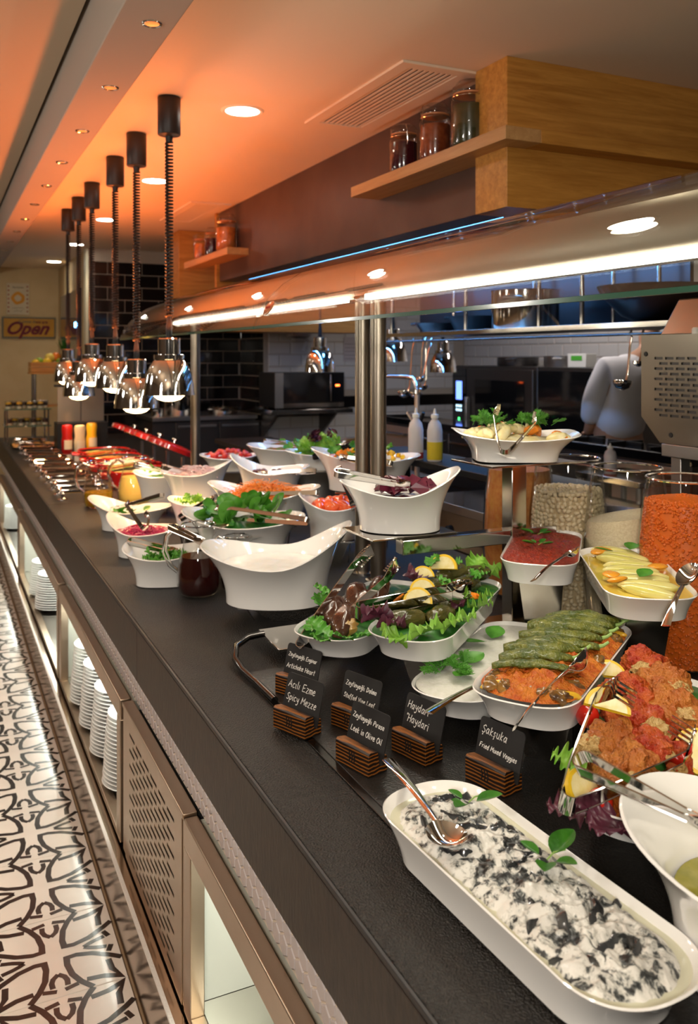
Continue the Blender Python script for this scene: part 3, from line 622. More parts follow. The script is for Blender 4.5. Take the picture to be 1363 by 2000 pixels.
# ---------------------------------------------------------------- utensils
def arm_profile(x0, x1, w0, w1, zf, n=14, th=0.0011, lip=0.002):
    rg = []
    for i in range(n + 1):
        t = i / n; x = x0 + (x1 - x0) * t; w_ = w0 + (w1 - w0) * t; y = zf(t)
        rg.append([(x, y, -w_ / 2), (x, y + lip, -w_ / 2), (x, y + lip, -w_ / 2 + th), (x, y + th, -w_ / 2 + th), (x, y + th, w_ / 2 - th), (x, y + lip, w_ / 2 - th), (x, y + lip, w_ / 2), (x, y, w_ / 2)])
    return rg
def tongs(label, a, b, spread=0.16, roll=0.0, group='steel serving tongs', L=None, claw='scallop', w=0.0125, mat=None):
    # local: spring end at origin, arms run along +X, open along +-Y
    a = Vector(a); b = Vector(b); L = L or (b - a).length; m_ = mat or m_chrome
    t = T('serving_tongs', label, 'tongs', (0, 0, 0), 0, group); frame_to(t, a, b, roll)
    R = 0.011
    sp = MB(); rg = []
    for k in range(13):
        an = PI / 2 + PI * k / 12; cx, cy = R * math.cos(an), R * math.sin(an)
        rg.append([(cx, cy, -w * .62), (cx * 1.12, cy * 1.12, -w * .62), (cx * 1.12, cy * 1.12, w * .62), (cx, cy, w * .62)])
    sp.loft(rg); P('spring', sp, m_, t, ang=50)
    for s_ in (1, -1):
        am = MB(); h = spread * L / 2
        rg = arm_profile(0.0, L * 0.80, w * 1.24, w * 0.9, lambda q: R + (h - R) * q ** 0.9)
        am.loft(rg)
        tip = MB(); L0 = L * 0.8 + 0.0008; n = 10; rg = []
        for i in range(n + 1):
            q = i / n; x = L0 + (L * 0.2) * q; y = h + (R * 0.0) - 0.010 * q * q * (1 if spread > .02 else .3); ww = w * (0.9 + 0.75 * math.sin(PI * min(1, q * 0.62)))
            rg.append([(x, y, -ww / 2), (x, y + 0.0012, -ww / 2), (x, y + 0.004 * math.sin(PI * q) + 0.0012, 0), (x, y + 0.0012, ww / 2), (x, y, ww / 2), (x, y + 0.004 * math.sin(PI * q), 0)])
        tip.loft(rg)
        if claw == 'scallop':
            for i in range(7):
                x = L0 + L * 0.05 + (L * 0.145) * i / 6
                for z in (-w * .68, w * .68): tip.box((x, h - 0.006, z), (L * 0.014, 0.007, 0.0012))
        elif claw == 'teeth':
            for i in range(4): tip.box((L * 0.985, h - 0.022, (i - 1.5) * w * 0.36), (0.0016, 0.036, w * 0.13))
        if s_ < 0:
            F = Matrix.Scale(-1, 4, (0, 1, 0)); am.xf(F); tip.xf(F); am.f = [q[::-1] for q in am.f]; tip.f = [q[::-1] for q in tip.f]
        p = P('arm', am, m_, t, ang=50); P('tip', tip, m_, t, ang=50)
    return t
def spoon(label, a, b, group='steel serving spoons', bl=0.07, bw=0.05, name='serving_spoon', roll=0.0, mat=None, deep=0.012, drop=0.012):
    # handle end a -> bowl tip b
    a = Vector(a); b = Vector(b); L = (b - a).length; m_ = mat or m_chrome
    t = T(name, label, 'spoon', (0, 0, 0), 0, group); frame_to(t, a, b, roll)
    hd = MB(); n = 12; rg = []
    for i in range(n + 1):
        q = i / n; x = (L - bl) * q; w_ = 0.0095 - 0.005 * q; z = 0.004 * math.sin(PI * q) + 0.0; th = 0.0016 + 0.001 * q
        rg.append([(x, -w_, z), (x, -w_ * .5, z - th), (x, w_ * .5, z - th), (x, w_, z), (x, w_ * .5, z + th), (x, -w_ * .5, z + th)])
    hd.loft(rg); P('handle', hd, m_, t, ang=50)
    bo = MB(); nu, nv = 10, 18; outer = []; inner = []
    for i in range(nu + 1):
        q = max(i / nu, 0.02)
        outer.append([((L - bl) + bl / 2 + bl / 2 * q * math.cos(2 * PI * k / nv), bw / 2 * q * math.sin(2 * PI * k / nv) * (1 + 0.12 * math.cos(2 * PI * k / nv)), -deep * (1 - q * q)) for k in range(nv)])
    inner = [[(x, y, z + 0.0014) for x, y, z in r] for r in outer[::-1]]
    bo.loft(outer + inner); P('bowl', bo, m_, t, ang=50)
    return t
def riser(x, y, ztop, wx, wy, rot=0.0, label='', z0=0.7836, group='steel display risers', mat=None):
    m_ = mat or m_polish
    t = T('display_riser', label, 'riser', (x, y, z0), math.radians(rot), group); h = ztop - z0 - 0.0006
    P('top_plate', MB().bx((-wx / 2, -wy / 2, h - 0.006), (wx / 2, wy / 2, h)), m_, t, bevel=0.001)
    for s_ in (-1, 1):
        lg_ = MB(); t0 = 0.25 * wy; t1 = 0.46 * wy
        lg_.loft([[(s_ * wx * 0.34 - 0.002, -t0, 0), (s_ * wx * 0.34 + 0.002, -t0, 0), (s_ * wx * 0.34 + 0.002, t0, 0), (s_ * wx * 0.34 - 0.002, t0, 0)], [(s_ * wx * 0.40 - 0.002, -t1, h - 0.0065), (s_ * wx * 0.40 + 0.002, -t1, h - 0.0065), (s_ * wx * 0.40 + 0.002, t1, h - 0.0065), (s_ * wx * 0.40 - 0.002, t1, h - 0.0065)]])
        P('leg_plate', lg_, m_, t, ang=30)
    ap = MB(); w0, w1 = wx * 0.14, wx * 0.36
    ap.loft([[(-w0, -wy * .30 - .001, 0.0), (w0, -wy * .30 - .001, 0), (w0, -wy * .30 + .001, 0), (-w0, -wy * .30 + .001, 0)], [(-w1, -wy * .44 - .001, h - 0.0065), (w1, -wy * .44 - .001, h - .0065), (w1, -wy * .44 + .001, h - .0065), (-w1, -wy * .44 + .001, h - .0065)]])
    P('front_plate', ap, m_, t, ang=30)
    return t

def gfill_mesh(L, W, z0, dome, amp, freq, seed=0, nx=80, ny=34, amp2=0.0, f2=60, ridge=0.0, p=2.4, edge=0.0):
    b = MB(); r = W / 2; h = max(L / 2 - r, 0.001)
    def hw(x):
        a = abs(x) - h
        return r if a <= 0 else r * max(0.0, 1 - (a / r) ** p) ** (1 / p)
    def f(u, v):
        x = -L / 2 + L * (0.5 - 0.5 * math.cos(PI * u)) if False else (-L / 2 + L * u) * 0.9995; w_ = max(hw(x), 0.0008); s_ = 2 * v - 1; y = s_ * w_
        ex = max(0.0, (abs(x) - h) / r) if abs(x) > h else 0.0; rr = min(1.0, math.sqrt((y / r) ** 2 + ex ** 2)); e = 1 - rr ** 5
        q = amp * N3(x * freq, y * freq, seed)
        if amp2: q += amp2 * (N3(x * f2, y * f2, seed + 9) + 0.5 * N3(x * f2 * 2.2, y * f2 * 2.2, seed + 2))
        if ridge: q += ridge * (1 - abs(N3(x * freq * 1.3 + 5, y * freq * 1.3, seed + 3)) * 3)
        return (x, y, z0 + dome * (1 - rr * rr) + e * q - edge * rr ** 8)
    b.grid(f, nx, ny); b.f = [q[::-1] for q in b.f] if False else b.f
    return b

# ================================================================ salad section
m_yog = M('thin_yogurt', (0.84, 0.83, 0.78), 0.18, sss=0.2, bump=0.3, bscale=45)
m_carrot = M('carrot_shreds', (0.85, 0.27, 0.015), 0.4, col2=(0.75, 0.20, 0.01), nscale=30)
m_cabb = M('red_cabbage', (0.34, 0.012, 0.07), 0.3, col2=(0.50, 0.03, 0.13), nscale=60)
m_onion = M('onion_shreds', (0.72, 0.60, 0.56), 0.35, col2=(0.55, 0.30, 0.32), nscale=50)
m_beet = M('cooked_beetroot', (0.075, 0.008, 0.022), 0.25, col2=(0.12, 0.012, 0.03), nscale=30, coat=0.3)
m_corn = M('sweetcorn', (0.85, 0.50, 0.03), 0.3); m_pepo = M('orange_pepper', (0.80, 0.24, 0.02), 0.25); m_tomf = M('tomato_wedge', (0.75, 0.07, 0.012), 0.15, coat=0.4, col2=(0.82, 0.14, 0.03), nscale=20)
m_pot = M('pale_pickle', (0.72, 0.60, 0.26), 0.3, col2=(0.80, 0.72, 0.45), nscale=30)
SB, FLR = 0.66, 2.2
def fsc(t, r): return SB + (1 - SB) * t ** FLR - 0.0068 / r
def B(label, loc, W, Dp, h0, hR, hL, rot=-25, lift=None, p=2.2):
    o = bowl(label, loc, W, Dp, h0, hR, hL, rot, p=p)
    return dict(loc=loc, W=W, D=Dp, h0=h0, hR=hR, hL=hL, rot=rot, out=superell(W / 2, Dp / 2, p, 56), label=label)
def bk(b, x, y, zf):
    # scale of the inner wall at fill height zf * h0 in the direction (x, y)
    c = math.cos(math.atan2(y, x)); h = b['h0'] + (b['hR'] - b['h0']) * max(0, c) ** 2.2 + (b['hL'] - b['h0']) * max(0, -c) ** 2.2
    return SB + (1 - SB) * min(1.0, zf * b['h0'] / h) ** FLR - 0.0085 / max(math.hypot(x, y), 0.02)
def inside(b, rd, f=0.9, zf=0.75, dome=0.0):
    a = rd.randrange(56); q = math.sqrt(rd.random()) * f; x, y = b['out'][a]; t = q * bk(b, x, y, min(zf, 0.95)); x, y = x * t, y * t; ro = math.radians(b['rot'])
    return (b['loc'][0] + x * math.cos(ro) - y * math.sin(ro), b['loc'][1] + x * math.sin(ro) + y * math.cos(ro), b['loc'][2] + b['h0'] * zf + dome * (1 - q * q))
def bfill(b, name, label, cat, zf, dome, amp, freq, mat, kind=None, seed=0, amp2=0, f2=60, nr=12):
    out = [(x * bk(b, x, y, zf), y * bk(b, x, y, zf)) for x, y in b['out']]
    return fill(name, label, cat, b['loc'], b['rot'], out, 1.0, b['h0'] * zf, dome, amp, freq, mat, seed, nr, amp2, f2, kind)
def bshred(b, name, label, cat, n, mat, zf, dome, L, r, up=0.5, seed=1):
    o = S(name, label, cat, shreds_mesh(n, lambda rd: inside(b, rd, 0.86, zf, dome), L, r, 0.8, up, seed), mat); o['kind'] = 'stuff'
    bfill(b, name, label.replace('loose ', '') + ', packed lower layer', cat, zf * 0.92, dome * 0.8, 0.006, 60, mat, 'stuff', seed)

# -- front right: large bowl of yogurt on a low steel bar
yb = B('large flared bowl of thin white yogurt nearest the camera', (0.8129, 2.1601, 0.8246), 0.40, 0.31, 0.112, 0.205, 0.150)
bfill(yb, 'yogurt', 'pool of thin white yogurt in the large nearest bowl', 'yogurt', 0.86, 0.0, 0.002, 30, m_yog)
riser(yb['loc'][0] + .03, yb['loc'][1] - .005, yb['loc'][2], 0.25, 0.15, -25, 'low polished steel riser under the yogurt bowl', 0.7802)
pb = B('small square-rimmed white bowl of parsley beside the cola jug', (0.627, 2.640, 0.7803), 0.24, 0.22, 0.088, 0.115, 0.118, -22, p=3.0)
bfill(pb, 'parsley_bed', 'bed of chopped parsley in the small square-rimmed bowl', 'parsley', 0.62, 0.008, 0.008, 60, m_dleaf)
rd = random.Random(3)
leaves('parsley_leaf', 'curly parsley leaf in the small square-rimmed bowl', 'parsley leaves', [inside(pb, rd, 0.6, 0.72, 0.012) for _ in range(22)], 'parsley', m_leaf, tilt=0.7, L=0.042, W=0.036, ruffle=0.005, nr=44, nw=6, lobes=3)
cbw = B('small white bowl of red cabbage near the counter edge', (0.646, 3.036, 0.7803), 0.24, 0.22, 0.085, 0.095, 0.145, -25)
bshred(cbw, 'red_cabbage', 'loose shredded red cabbage in the small white bowl', 'cabbage', 420, m_cabb, 0.78, 0.03, (0.02, 0.05), 0.0016)
lb = B('oval white bowl with a few green leaves, farthest left of the salad bowls', (0.700, 3.514, 0.7803), 0.33, 0.23, 0.078, 0.092, 0.13, -25)
bfill(lb, 'chopped_greens', 'thin layer of chopped greens low in the oval left bowl', 'greens', 0.66, 0.004, 0.006, 50, m_dleaf)
leaves('green_leaf', 'small green leaf lying in the oval left bowl', 'leaves in the oval left bowl', [inside(lb, rd, 0.6, 0.74, 0.012) for _ in range(9)], 'smallleaf', m_leaf, tilt=0.7, L=0.04, W=0.026)
spb = B('white bowl heaped with spinach leaves behind the cola jug', (0.8784, 2.6271, 0.8553), 0.39, 0.30, 0.095, 0.11, 0.13, -25)
riser(spb['loc'][0], spb['loc'][1], spb['loc'][2], 0.22, 0.15, -25, 'steel riser under the spinach bowl', 0.7802)
bfill(spb, 'spinach_bed', 'bed of dark spinach under the loose leaves', 'spinach', 0.75, 0.03, 0.012, 30, m_dleaf)
leaves('spinach_leaf', 'glossy round spinach leaf heaped in the white bowl', 'spinach leaves in the bowl', [inside(spb, rd, 0.92, 0.85, 0.055) for _ in range(46)], 'spin', m_leaf, tilt=0.95, sc=(0.8, 1.3), L=0.072, W=0.052, bend=0.7, fold=0.25, tipp=0.9)
smb = B('small white bowl of lettuce left behind the spinach', (0.8488, 3.0838, 0.84), 0.20, 0.17, 0.10, 0.12, 0.12, -25)
riser(smb['loc'][0], smb['loc'][1], smb['loc'][2], 0.12, 0.10, -25, 'steel riser under the small lettuce bowl', 0.7802)
bfill(smb, 'lettuce_bed', 'lettuce bed in the small bowl behind the spinach', 'lettuce', 0.7, 0.01, 0.008, 40, m_lett)
leaves('lettuce_piece', 'cut lettuce piece in the small bowl behind the spinach', 'lettuce pieces in the small bowl', [inside(smb, rd, 0.8, 0.8, 0.02) for _ in range(8)], 'lettp', m_lett, tilt=0.9, L=0.05, W=0.035, ruffle=0.004, nr=44)
cab = B('long white bowl of shredded carrot', (1.0493, 2.9113, 0.8848), 0.40, 0.27, 0.09, 0.125, 0.14, -25, p=2.0)
riser(cab['loc'][0], cab['loc'][1], cab['loc'][2], 0.24, 0.14, -25, 'steel riser under the carrot bowl', 0.7802)
bshred(cab, 'shredded_carrot', 'loose shredded carrot heaped in the long white bowl', 'carrot', 620, m_carrot, 0.85, 0.05, (0.025, 0.06), 0.0014, 0.9)
tb = B('white bowl of tomato wedges under the beetroot bowl', (1.2099, 2.669, 0.8581), 0.24, 0.20, 0.105, 0.13, 0.15, -25)
riser(tb['loc'][0], tb['loc'][1], tb['loc'][2], 0.14, 0.12, -25, 'steel riser under the tomato wedge bowl', 0.7802)
bfill(tb, 'tomato_bed', 'lower layer of tomato in the wedge bowl', 'tomato', 0.78, 0.01, 0.006, 40, m_tomf)
wm = me('tomato_wedge', lump_mb(0.034, 0.020, 0.022, 0.12, 1.5, 2), m_tomf)
for k in range(13):
    q = inside(tb, rd, 0.85, 0.9, 0.025); tag(link('tomato_wedge', wm, None, q, (rd.uniform(-1, 1), rd.uniform(-.6, .6), rd.uniform(0, 6))), 'glossy tomato wedge in the bowl under the beetroot', 'tomato', 'tomato wedges in the bowl')
onb = B('white bowl of pale pink shredded onion', (0.9738, 3.5226, 0.8771), 0.30, 0.25, 0.11, 0.165, 0.12, -25)
riser(onb['loc'][0], onb['loc'][1], onb['loc'][2], 0.18, 0.13, -25, 'steel riser under the onion bowl', 0.7802)
bshred(onb, 'shredded_onion', 'loose shredded pale pink onion in the white bowl', 'onion', 260, m_onion, 0.9, 0.035, (0.02, 0.045), 0.0016, 0.6, 5)
heb = B('white bowl of chopped herbs left of the onion bowl', (0.8831, 3.8091, 0.8184), 0.22, 0.20, 0.13, 0.14, 0.15, -25)
riser(heb['loc'][0], heb['loc'][1], heb['loc'][2], 0.12, 0.12, -25, 'low steel riser under the herb bowl', 0.7802)
bfill(heb, 'herb_bed', 'bed of chopped green herbs in the bowl left of the onion', 'herbs', 0.86, 0.015, 0.008, 50, m_dleaf)
leaves('herb_leaf', 'green herb leaf in the bowl left of the onion', 'herb leaves by the onion bowl', [inside(heb, rd, 0.9, 1.0, 0.02) for _ in range(12)], 'smallleaf', m_leaf, tilt=0.8, L=0.04, W=0.026)
olb = B('white bowl with a low layer of olives between onion and carrot', (1.1712, 3.1854, 0.9391), 0.31, 0.26, 0.085, 0.105, 0.15, -25)
riser(olb['loc'][0], olb['loc'][1], olb['loc'][2], 0.18, 0.12, -25, 'steel riser under the olive bowl', 0.7802)
bfill(olb, 'dressing', 'shallow dressing under the olives', 'dressing', 0.74, 0.0, 0.002, 30, M('brown_dressing', (0.20, 0.07, 0.03), 0.2))
ovm = me('olive', lump_mb(0.010, 0.008, 0.008, 0.05, 2, 1, 12, 8), M('purple_olive', (0.10, 0.02, 0.02), 0.15, coat=0.4))
for k in range(20): tag(link('olive', ovm, None, inside(olb, rd, 0.85, 0.84, 0.012), (rd.uniform(0, 3), 0, rd.uniform(0, 6))), 'small purple brown olive in the white bowl', 'olive', 'olives in the white bowl')
chb = B('shallow white bowl of cherry tomatoes beside the steel post', (1.2486, 3.9457, 0.9322), 0.28, 0.23, 0.062, 0.075, 0.075, -25)
riser(chb['loc'][0], chb['loc'][1], chb['loc'][2], 0.18, 0.13, -25, 'steel riser under the cherry tomato bowl', 0.7802)
bfill(chb, 'tomato_bed', 'lower layer of cherry tomatoes in the shallow bowl', 'tomato', 0.8, 0.005, 0.006, 60, m_tom)
ctm = me('cherry_tomato', lump_mb(0.0145, 0.0145, 0.0140, 0.03, 1, 1, 14, 9), m_tom)
for k in range(30): tag(link('cherry_tomato', ctm, None, inside(chb, rd, 0.9, 1.0, 0.028), (rd.uniform(0, 3), 0, rd.uniform(0, 6))), 'red cherry tomato in the shallow white bowl', 'tomato', 'cherry tomatoes in the bowl')
bgb = B('large white bowl of mixed salad, rearmost of the salad bowls', (1.4077, 3.5934, 0.965), 0.37, 0.28, 0.10, 0.145, 0.115, -25)
riser(bgb['loc'][0], bgb['loc'][1], bgb['loc'][2], 0.22, 0.14, -25, 'tall steel riser under the rearmost salad bowl', 0.7802)
bfill(bgb, 'mixed_salad', 'bed of mixed salad in the rearmost bowl', 'salad', 0.85, 0.012, 0.01, 40, M('mixed_salad', (0.10, 0.20, 0.03), 0.4, col2=(0.35, 0.08, 0.03), nscale=50))
leaves('salad_leaf', 'small salad leaf in the rearmost bowl', 'leaves in the rearmost bowl', [inside(bgb, rd, 0.85, 0.95, 0.02) for _ in range(12)], 'smallleaf', m_leaf, tilt=0.8, L=0.04, W=0.026)
leb = B('round white bowl of curly lettuce left of the twin posts', (1.4254, 3.3084, 1.002), 0.27, 0.21, 0.066, 0.08, 0.08, -25)
riser(leb['loc'][0], leb['loc'][1], leb['loc'][2], 0.2, 0.14, -25, 'tall steel riser under the curly lettuce bowl', 0.7802)
bfill(leb, 'lettuce_bed', 'bed of lettuce in the round bowl by the twin posts', 'lettuce', 0.8, 0.02, 0.012, 35, m_lett)
leaves('curly_lettuce', 'curly light green lettuce leaf by the twin posts', 'curly lettuce leaves by the posts', [inside(leb, rd, 0.95, 1.0, 0.035) for _ in range(18)], 'curly', m_lett, tilt=0.9, L=0.075, W=0.055, ruffle=0.008, nr=44, nw=8, bend=0.8)
leaves('purple_lettuce', 'dark purple lettuce leaf among the curly lettuce by the posts', 'purple leaves by the posts', [inside(leb, rd, 0.6, 1.2, 0.05) for _ in range(6)], 'purple', m_purp, tilt=0.9, L=0.075, W=0.05, ruffle=0.008, nr=44, nw=8, bend=0.9)
cob = B('tall white bowl of sweetcorn and peppers crossing the twin posts', (1.4046, 2.8202, 0.9882), 0.40, 0.26, 0.105, 0.125, 0.15, -25)
riser(cob['loc'][0], cob['loc'][1], cob['loc'][2], 0.22, 0.15, -25, 'tall steel riser under the sweetcorn bowl', 0.7802)
bfill(cob, 'sweetcorn_bed', 'bed of yellow sweetcorn in the tall bowl', 'sweetcorn', 0.85, 0.02, 0.008, 60, m_corn)
dm = {0: me('corn_dice', MB().box((0, 0, 0), (0.014, 0.012, 0.012)), m_corn, False), 1: me('pepper_dice', MB().box((0, 0, 0), (0.022, 0.018, 0.012)), m_pepo, False), 2: me('lettuce_bit', leaf_mb(0.06, 0.045, 0.8, 0.006, 14, 6), m_leaf)}
for k in range(58):
    c_ = 0 if k % 2 else (1 if k % 3 else 2); q = inside(cob, rd, 0.9, 0.98, 0.04)
    nm, lab, cat_ = [('corn_piece', 'yellow corn piece in the tall bowl by the posts', 'corn'), ('pepper_piece', 'orange diced pepper in the tall bowl by the posts', 'pepper'), ('salad_leaf', 'green salad leaf in the tall bowl by the posts', 'leaf')][c_]
    tag(link(nm, dm[c_], None, q, (rd.uniform(-.8, .8), rd.uniform(-.8, .8), rd.uniform(0, 6))), lab, cat_, 'pieces in the sweetcorn bowl')

# -- steel stand with arms: beetroot bowl and top dish
st = T('display_stand', 'square steel column stand with side arms carrying bowls', 'stand', (1.318, 1.806, 0.7838))
P('column', MB().bx((-0.022, -0.022, 0), (0.022, 0.022, 0.418)), m_polish, st, bevel=0.002)
P('foot', MB().bx((-0.09, -0.09, 0), (0.09, 0.09, 0.006)).bx((-0.0222, -0.0222, 0.006), (0.0222, 0.0222, 0.0065)), m_polish, st, bevel=0.001)
P('arm', MB().bx((-0.33, -0.018, 0.218), (-0.0225, 0.018, 0.252)), m_polish, st, bevel=0.002)
P('arm', MB().bx((0.0225, -0.018, 0.218), (0.12, 0.018, 0.252)), m_polish, st, bevel=0.002)
P('arm_plate', MB().bx((-0.40, 0.0, 0.2525), (-0.17, 0.17, 0.2575)), m_polish, st, bevel=0.001)
P('top_plate', MB().bx((-0.13, -0.09, 0.4185), (0.13, 0.09, 0.4235)), m_polish, st, bevel=0.001)
bb = B('white flared bowl of beetroot wedges held on the steel arm', (1.037, 1.893, 1.0417), 0.30, 0.23, 0.094, 0.152, 0.122, -25)
bfill(bb, 'beetroot_bed', 'lower layer of cooked beetroot in the bowl on the arm', 'beetroot', 0.8, 0.006, 0.006, 40, m_beet)
btm = [me('beetroot_wedge', MB().loft([[(-.022, -.016, -.01), (.024, -.012, -.012), (.020, .016, -.010), (-.018, .014, -.012)], [(-.016, -.010, .016), (.018, -.006, .010), (.014, .008, .014), (-.010, .008, .012)]]), m_beet, True, 25), me('beetroot_wedge', MB().loft([[(-.028, -.012, -.008), (.022, -.016, -.010), (.026, .012, -.010), (-.022, .016, -.008)], [(-.022, -.006, .008), (.012, -.010, .014), (.018, .006, .010), (-.012, .008, .012)]]), m_beet, True, 25)]
for k in range(15):
    q = inside(bb, rd, 0.60, 0.95, 0.025); tag(link('beetroot_wedge', btm[k % 2], None, (q[0] + .012, q[1] - .004, q[2]), (rd.uniform(-.7, .7), rd.uniform(-.7, .7), rd.uniform(0, 6))), 'dark purple beetroot wedge in the bowl on the steel arm', 'beetroot', 'beetroot wedges')
tsq = B('square flared white dish of dill potatoes on top of the stand', (1.318, 1.806, 1.2083), 0.31, 0.25, 0.056, 0.072, 0.078, -25, p=4.0)
bfill(tsq, 'potato_bed', 'bed of pale pickled potatoes in the top dish', 'potato', 0.85, 0.012, 0.008, 50, m_pot)
ptm = [me('potato_piece', lump_mb(0.026, 0.014, 0.013, 0.2, 2, k, 12, 8), m) for k, m in enumerate((m_pot, m_pot, m_pepo))]
for k in range(26):
    q = inside(tsq, rd, 0.92, 1.0, 0.022); pot = k % 5 != 0
    tag(link('potato_piece' if pot else 'carrot_piece', ptm[k % 2 if pot else 2], None, q, (rd.uniform(-.6, .6), rd.uniform(-.6, .6), rd.uniform(0, 6))), 'pale potato wedge in the square top dish' if pot else 'orange carrot piece in the square top dish', 'potato' if pot else 'carrot', 'vegetables in the top dish')
dlm = [me('dill_sprig', dill_mb(k, 0.036, 40), m_leaf) for k in range(3)]
for k in range(44):
    q = inside(tsq, rd, 0.8, 1.1, 0.022); s_ = 1 if k % 2 else -1; ro = math.radians(-25); off = s_ * 0.06
    tag(link('dill_sprig', dlm[k % 3], None, (tsq['loc'][0] + off * math.cos(ro) + rd.uniform(-.035, .035), tsq['loc'][1] + off * math.sin(ro) + rd.uniform(-.035, .035), q[2] + 0.012), (rd.uniform(-.5, .5), rd.uniform(-.9, .1), rd.uniform(0, 6))), 'feathery dill sprig on the square top dish', 'dill', 'dill on the top dish')
# -- glass jugs
def jug(loc, r, h, rot, liquid, level, label, group='glass jugs'):
    t = T('glass_jug', label, 'jug', loc, rot, group)
    pr = [(r * 0.72, 0.0), (r * 0.9, 0.008), (r, 0.03), (r * 1.0, h * 0.30), (r * 0.90, h * 0.52), (r * 0.74, h * 0.70), (r * 0.66, h * 0.82), (r * 0.70, h * 0.93), (r * 0.78, h)]
    def spout(mb):
        mb.v = [(x - (0.022 * max(0, -x / (r * .7)) ** 6 if z > h * 0.85 and x < 0 else 0) * ((z - h * .85) / (h * .15)), y, z) for x, y, z in mb.v]; return mb
    P('body', spout(MB().lathe(pr, 32, cb=False)), m_glass, t)
    P('handle', MB().tube([(r * 0.66, 0, h * 0.90), (r * 1.05, 0, h * 0.97), (r * 1.5, 0, h * 0.84), (r * 1.6, 0, h * 0.62), (r * 1.35, 0, h * 0.42), (r * 0.98, 0, h * 0.32)], [0.007, 0.007, 0.0075, 0.0075, 0.007, 0.006], 10), m_glassr, t)
    P('rim', MB().tube([(r * 0.78 * math.cos(a), r * 0.78 * math.sin(a), h + 0.002) for a in [2 * PI * k / 32 for k in range(33)]], 0.0022, 6), m_glassr, t)
    if liquid:
        def rad(z):
            for (a, za), (b, zb) in zip(pr, pr[1:]):
                if za <= z <= zb: return a + (b - a) * (z - za) / (zb - za)
            return r * .7
        zs = [0.0056, 0.010, 0.03, h * 0.2, h * 0.3, h * 0.45, h * 0.52, h * 0.62, h * 0.7, h * 0.75]; zs = [z for z in zs if z < level] + [level]
        P('liquid', MB().lathe([(rad(z) - 0.0034, z) for z in zs], 28), liquid, t)
    return t
m_cola = M('dark_cherry_juice', (0.030, 0.004, 0.003), 0.05, coat=0.3); m_lemo = M('cloudy_lemonade', (0.85, 0.62, 0.16), 0.2, sss=0.2); m_oil = M('golden_oil', (0.75, 0.42, 0.02), 0.05, trans=0.6)
jug((0.6875, 2.4647, 0.7803), 0.062, 0.200, math.radians(155), m_cola, 0.112, 'glass jug of dark cherry juice standing in front of the parsley bowl')
jug((0.8039, 2.4708, 0.7803), 0.050, 0.155, math.radians(150), m_cola, 0.112, 'glass jug of dark juice half hidden behind the yogurt bowl')
jug((0.6696, 4.0815, 0.7803), 0.066, 0.205, math.radians(155), m_oil, 0.07, 'clear glass jug with a little golden oil left of the lemonade')
jug((0.8316, 4.0805, 0.7803), 0.074, 0.215, math.radians(155), m_lemo, 0.130, 'glass jug of cloudy yellow lemonade')
# -- tongs over the salad bowls
TG = 'steel tongs on the salad bowls'
tongs('steel tongs lying across the yogurt bowl rim toward the jug', (0.6003, 2.427, 0.9872), (0.6665, 2.2074, 0.9644), 0.10, 0.0, TG, 0.16)
tongs('steel tongs in the parsley bowl', (0.5441, 2.7082, 0.8977), (0.6644, 2.6289, 0.8707), 0.14, 0.3, TG)
tongs('open steel tongs standing in the red cabbage', (0.6365, 2.9632, 0.8887), (0.6359, 3.0852, 0.939), 0.75, 0.6, TG, 0.13)
tongs('steel tongs leaning over the oval left bowl', (0.7969, 3.3852, 0.924), (0.6417, 3.5916, 0.8468), 0.08, 0.3, TG)
tongs('dark handled open tongs resting on the spinach', (0.9963, 2.4051, 0.976), (0.7892, 2.614, 0.9856), 0.20, 0.75, TG)
tongs('steel tongs over the small lettuce bowl', (0.7704, 2.9771, 0.9104), (0.8915, 2.9529, 0.9802), 0.10, 0.6, TG)
tongs('steel tongs lying on the shredded carrot', (1.1617, 2.714, 1.0049), (0.9997, 2.8462, 0.9918), 0.18, 0.3, TG)
tongs('steel tongs across the olive bowl', (1.273, 2.9933, 1.0399), (1.1116, 3.1473, 1.0189), 0.10, 0.4, TG)
tongs('steel tongs on the onion bowl', (0.8325, 3.5011, 1.0207), (0.9649, 3.4825, 0.9821), 0.12, 0.3, TG)
tongs('steel tongs on the herb bowl', (0.7855, 3.8112, 0.9964), (0.9149, 3.7719, 0.9626), 0.12, 0.3, TG)
tongs('steel tongs on the cherry tomato bowl', (1.1386, 3.9425, 1.0054), (1.2807, 3.8751, 1.0102), 0.12, 0.3, TG)
tongs('steel tongs on the rearmost salad bowl', (1.3026, 3.588, 1.0967), (1.4339, 3.5257, 1.0833), 0.12, 0.3, TG)
tongs('black tongs on the curly lettuce bowl', (1.3193, 3.082, 1.0818), (1.4727, 3.0646, 1.124), 0.10, 0.3, TG, mat=m_black)
tongs('steel tongs in the sweetcorn bowl behind the post', (1.3405, 2.5185, 1.1179), (1.237, 2.6783, 1.1264), 0.14, 0.4, TG)
tongs('long steel tongs resting in the beetroot bowl', (0.8867, 1.9258, 1.1844), (1.0324, 1.8346, 1.1575), 0.10, 0.3, TG)
tongs('toothed steel tongs hanging over the tomato wedges', (1.0679, 2.3158, 1.1355), (1.1262, 2.3435, 1.0265), 0.16, 0.9, TG, 0.13, claw='teeth')
tongs('open steel tongs standing in the square top dish', (1.1957, 1.6741, 1.2544), (1.2811, 1.7387, 1.349), 0.80, 0.25, TG, 0.125)

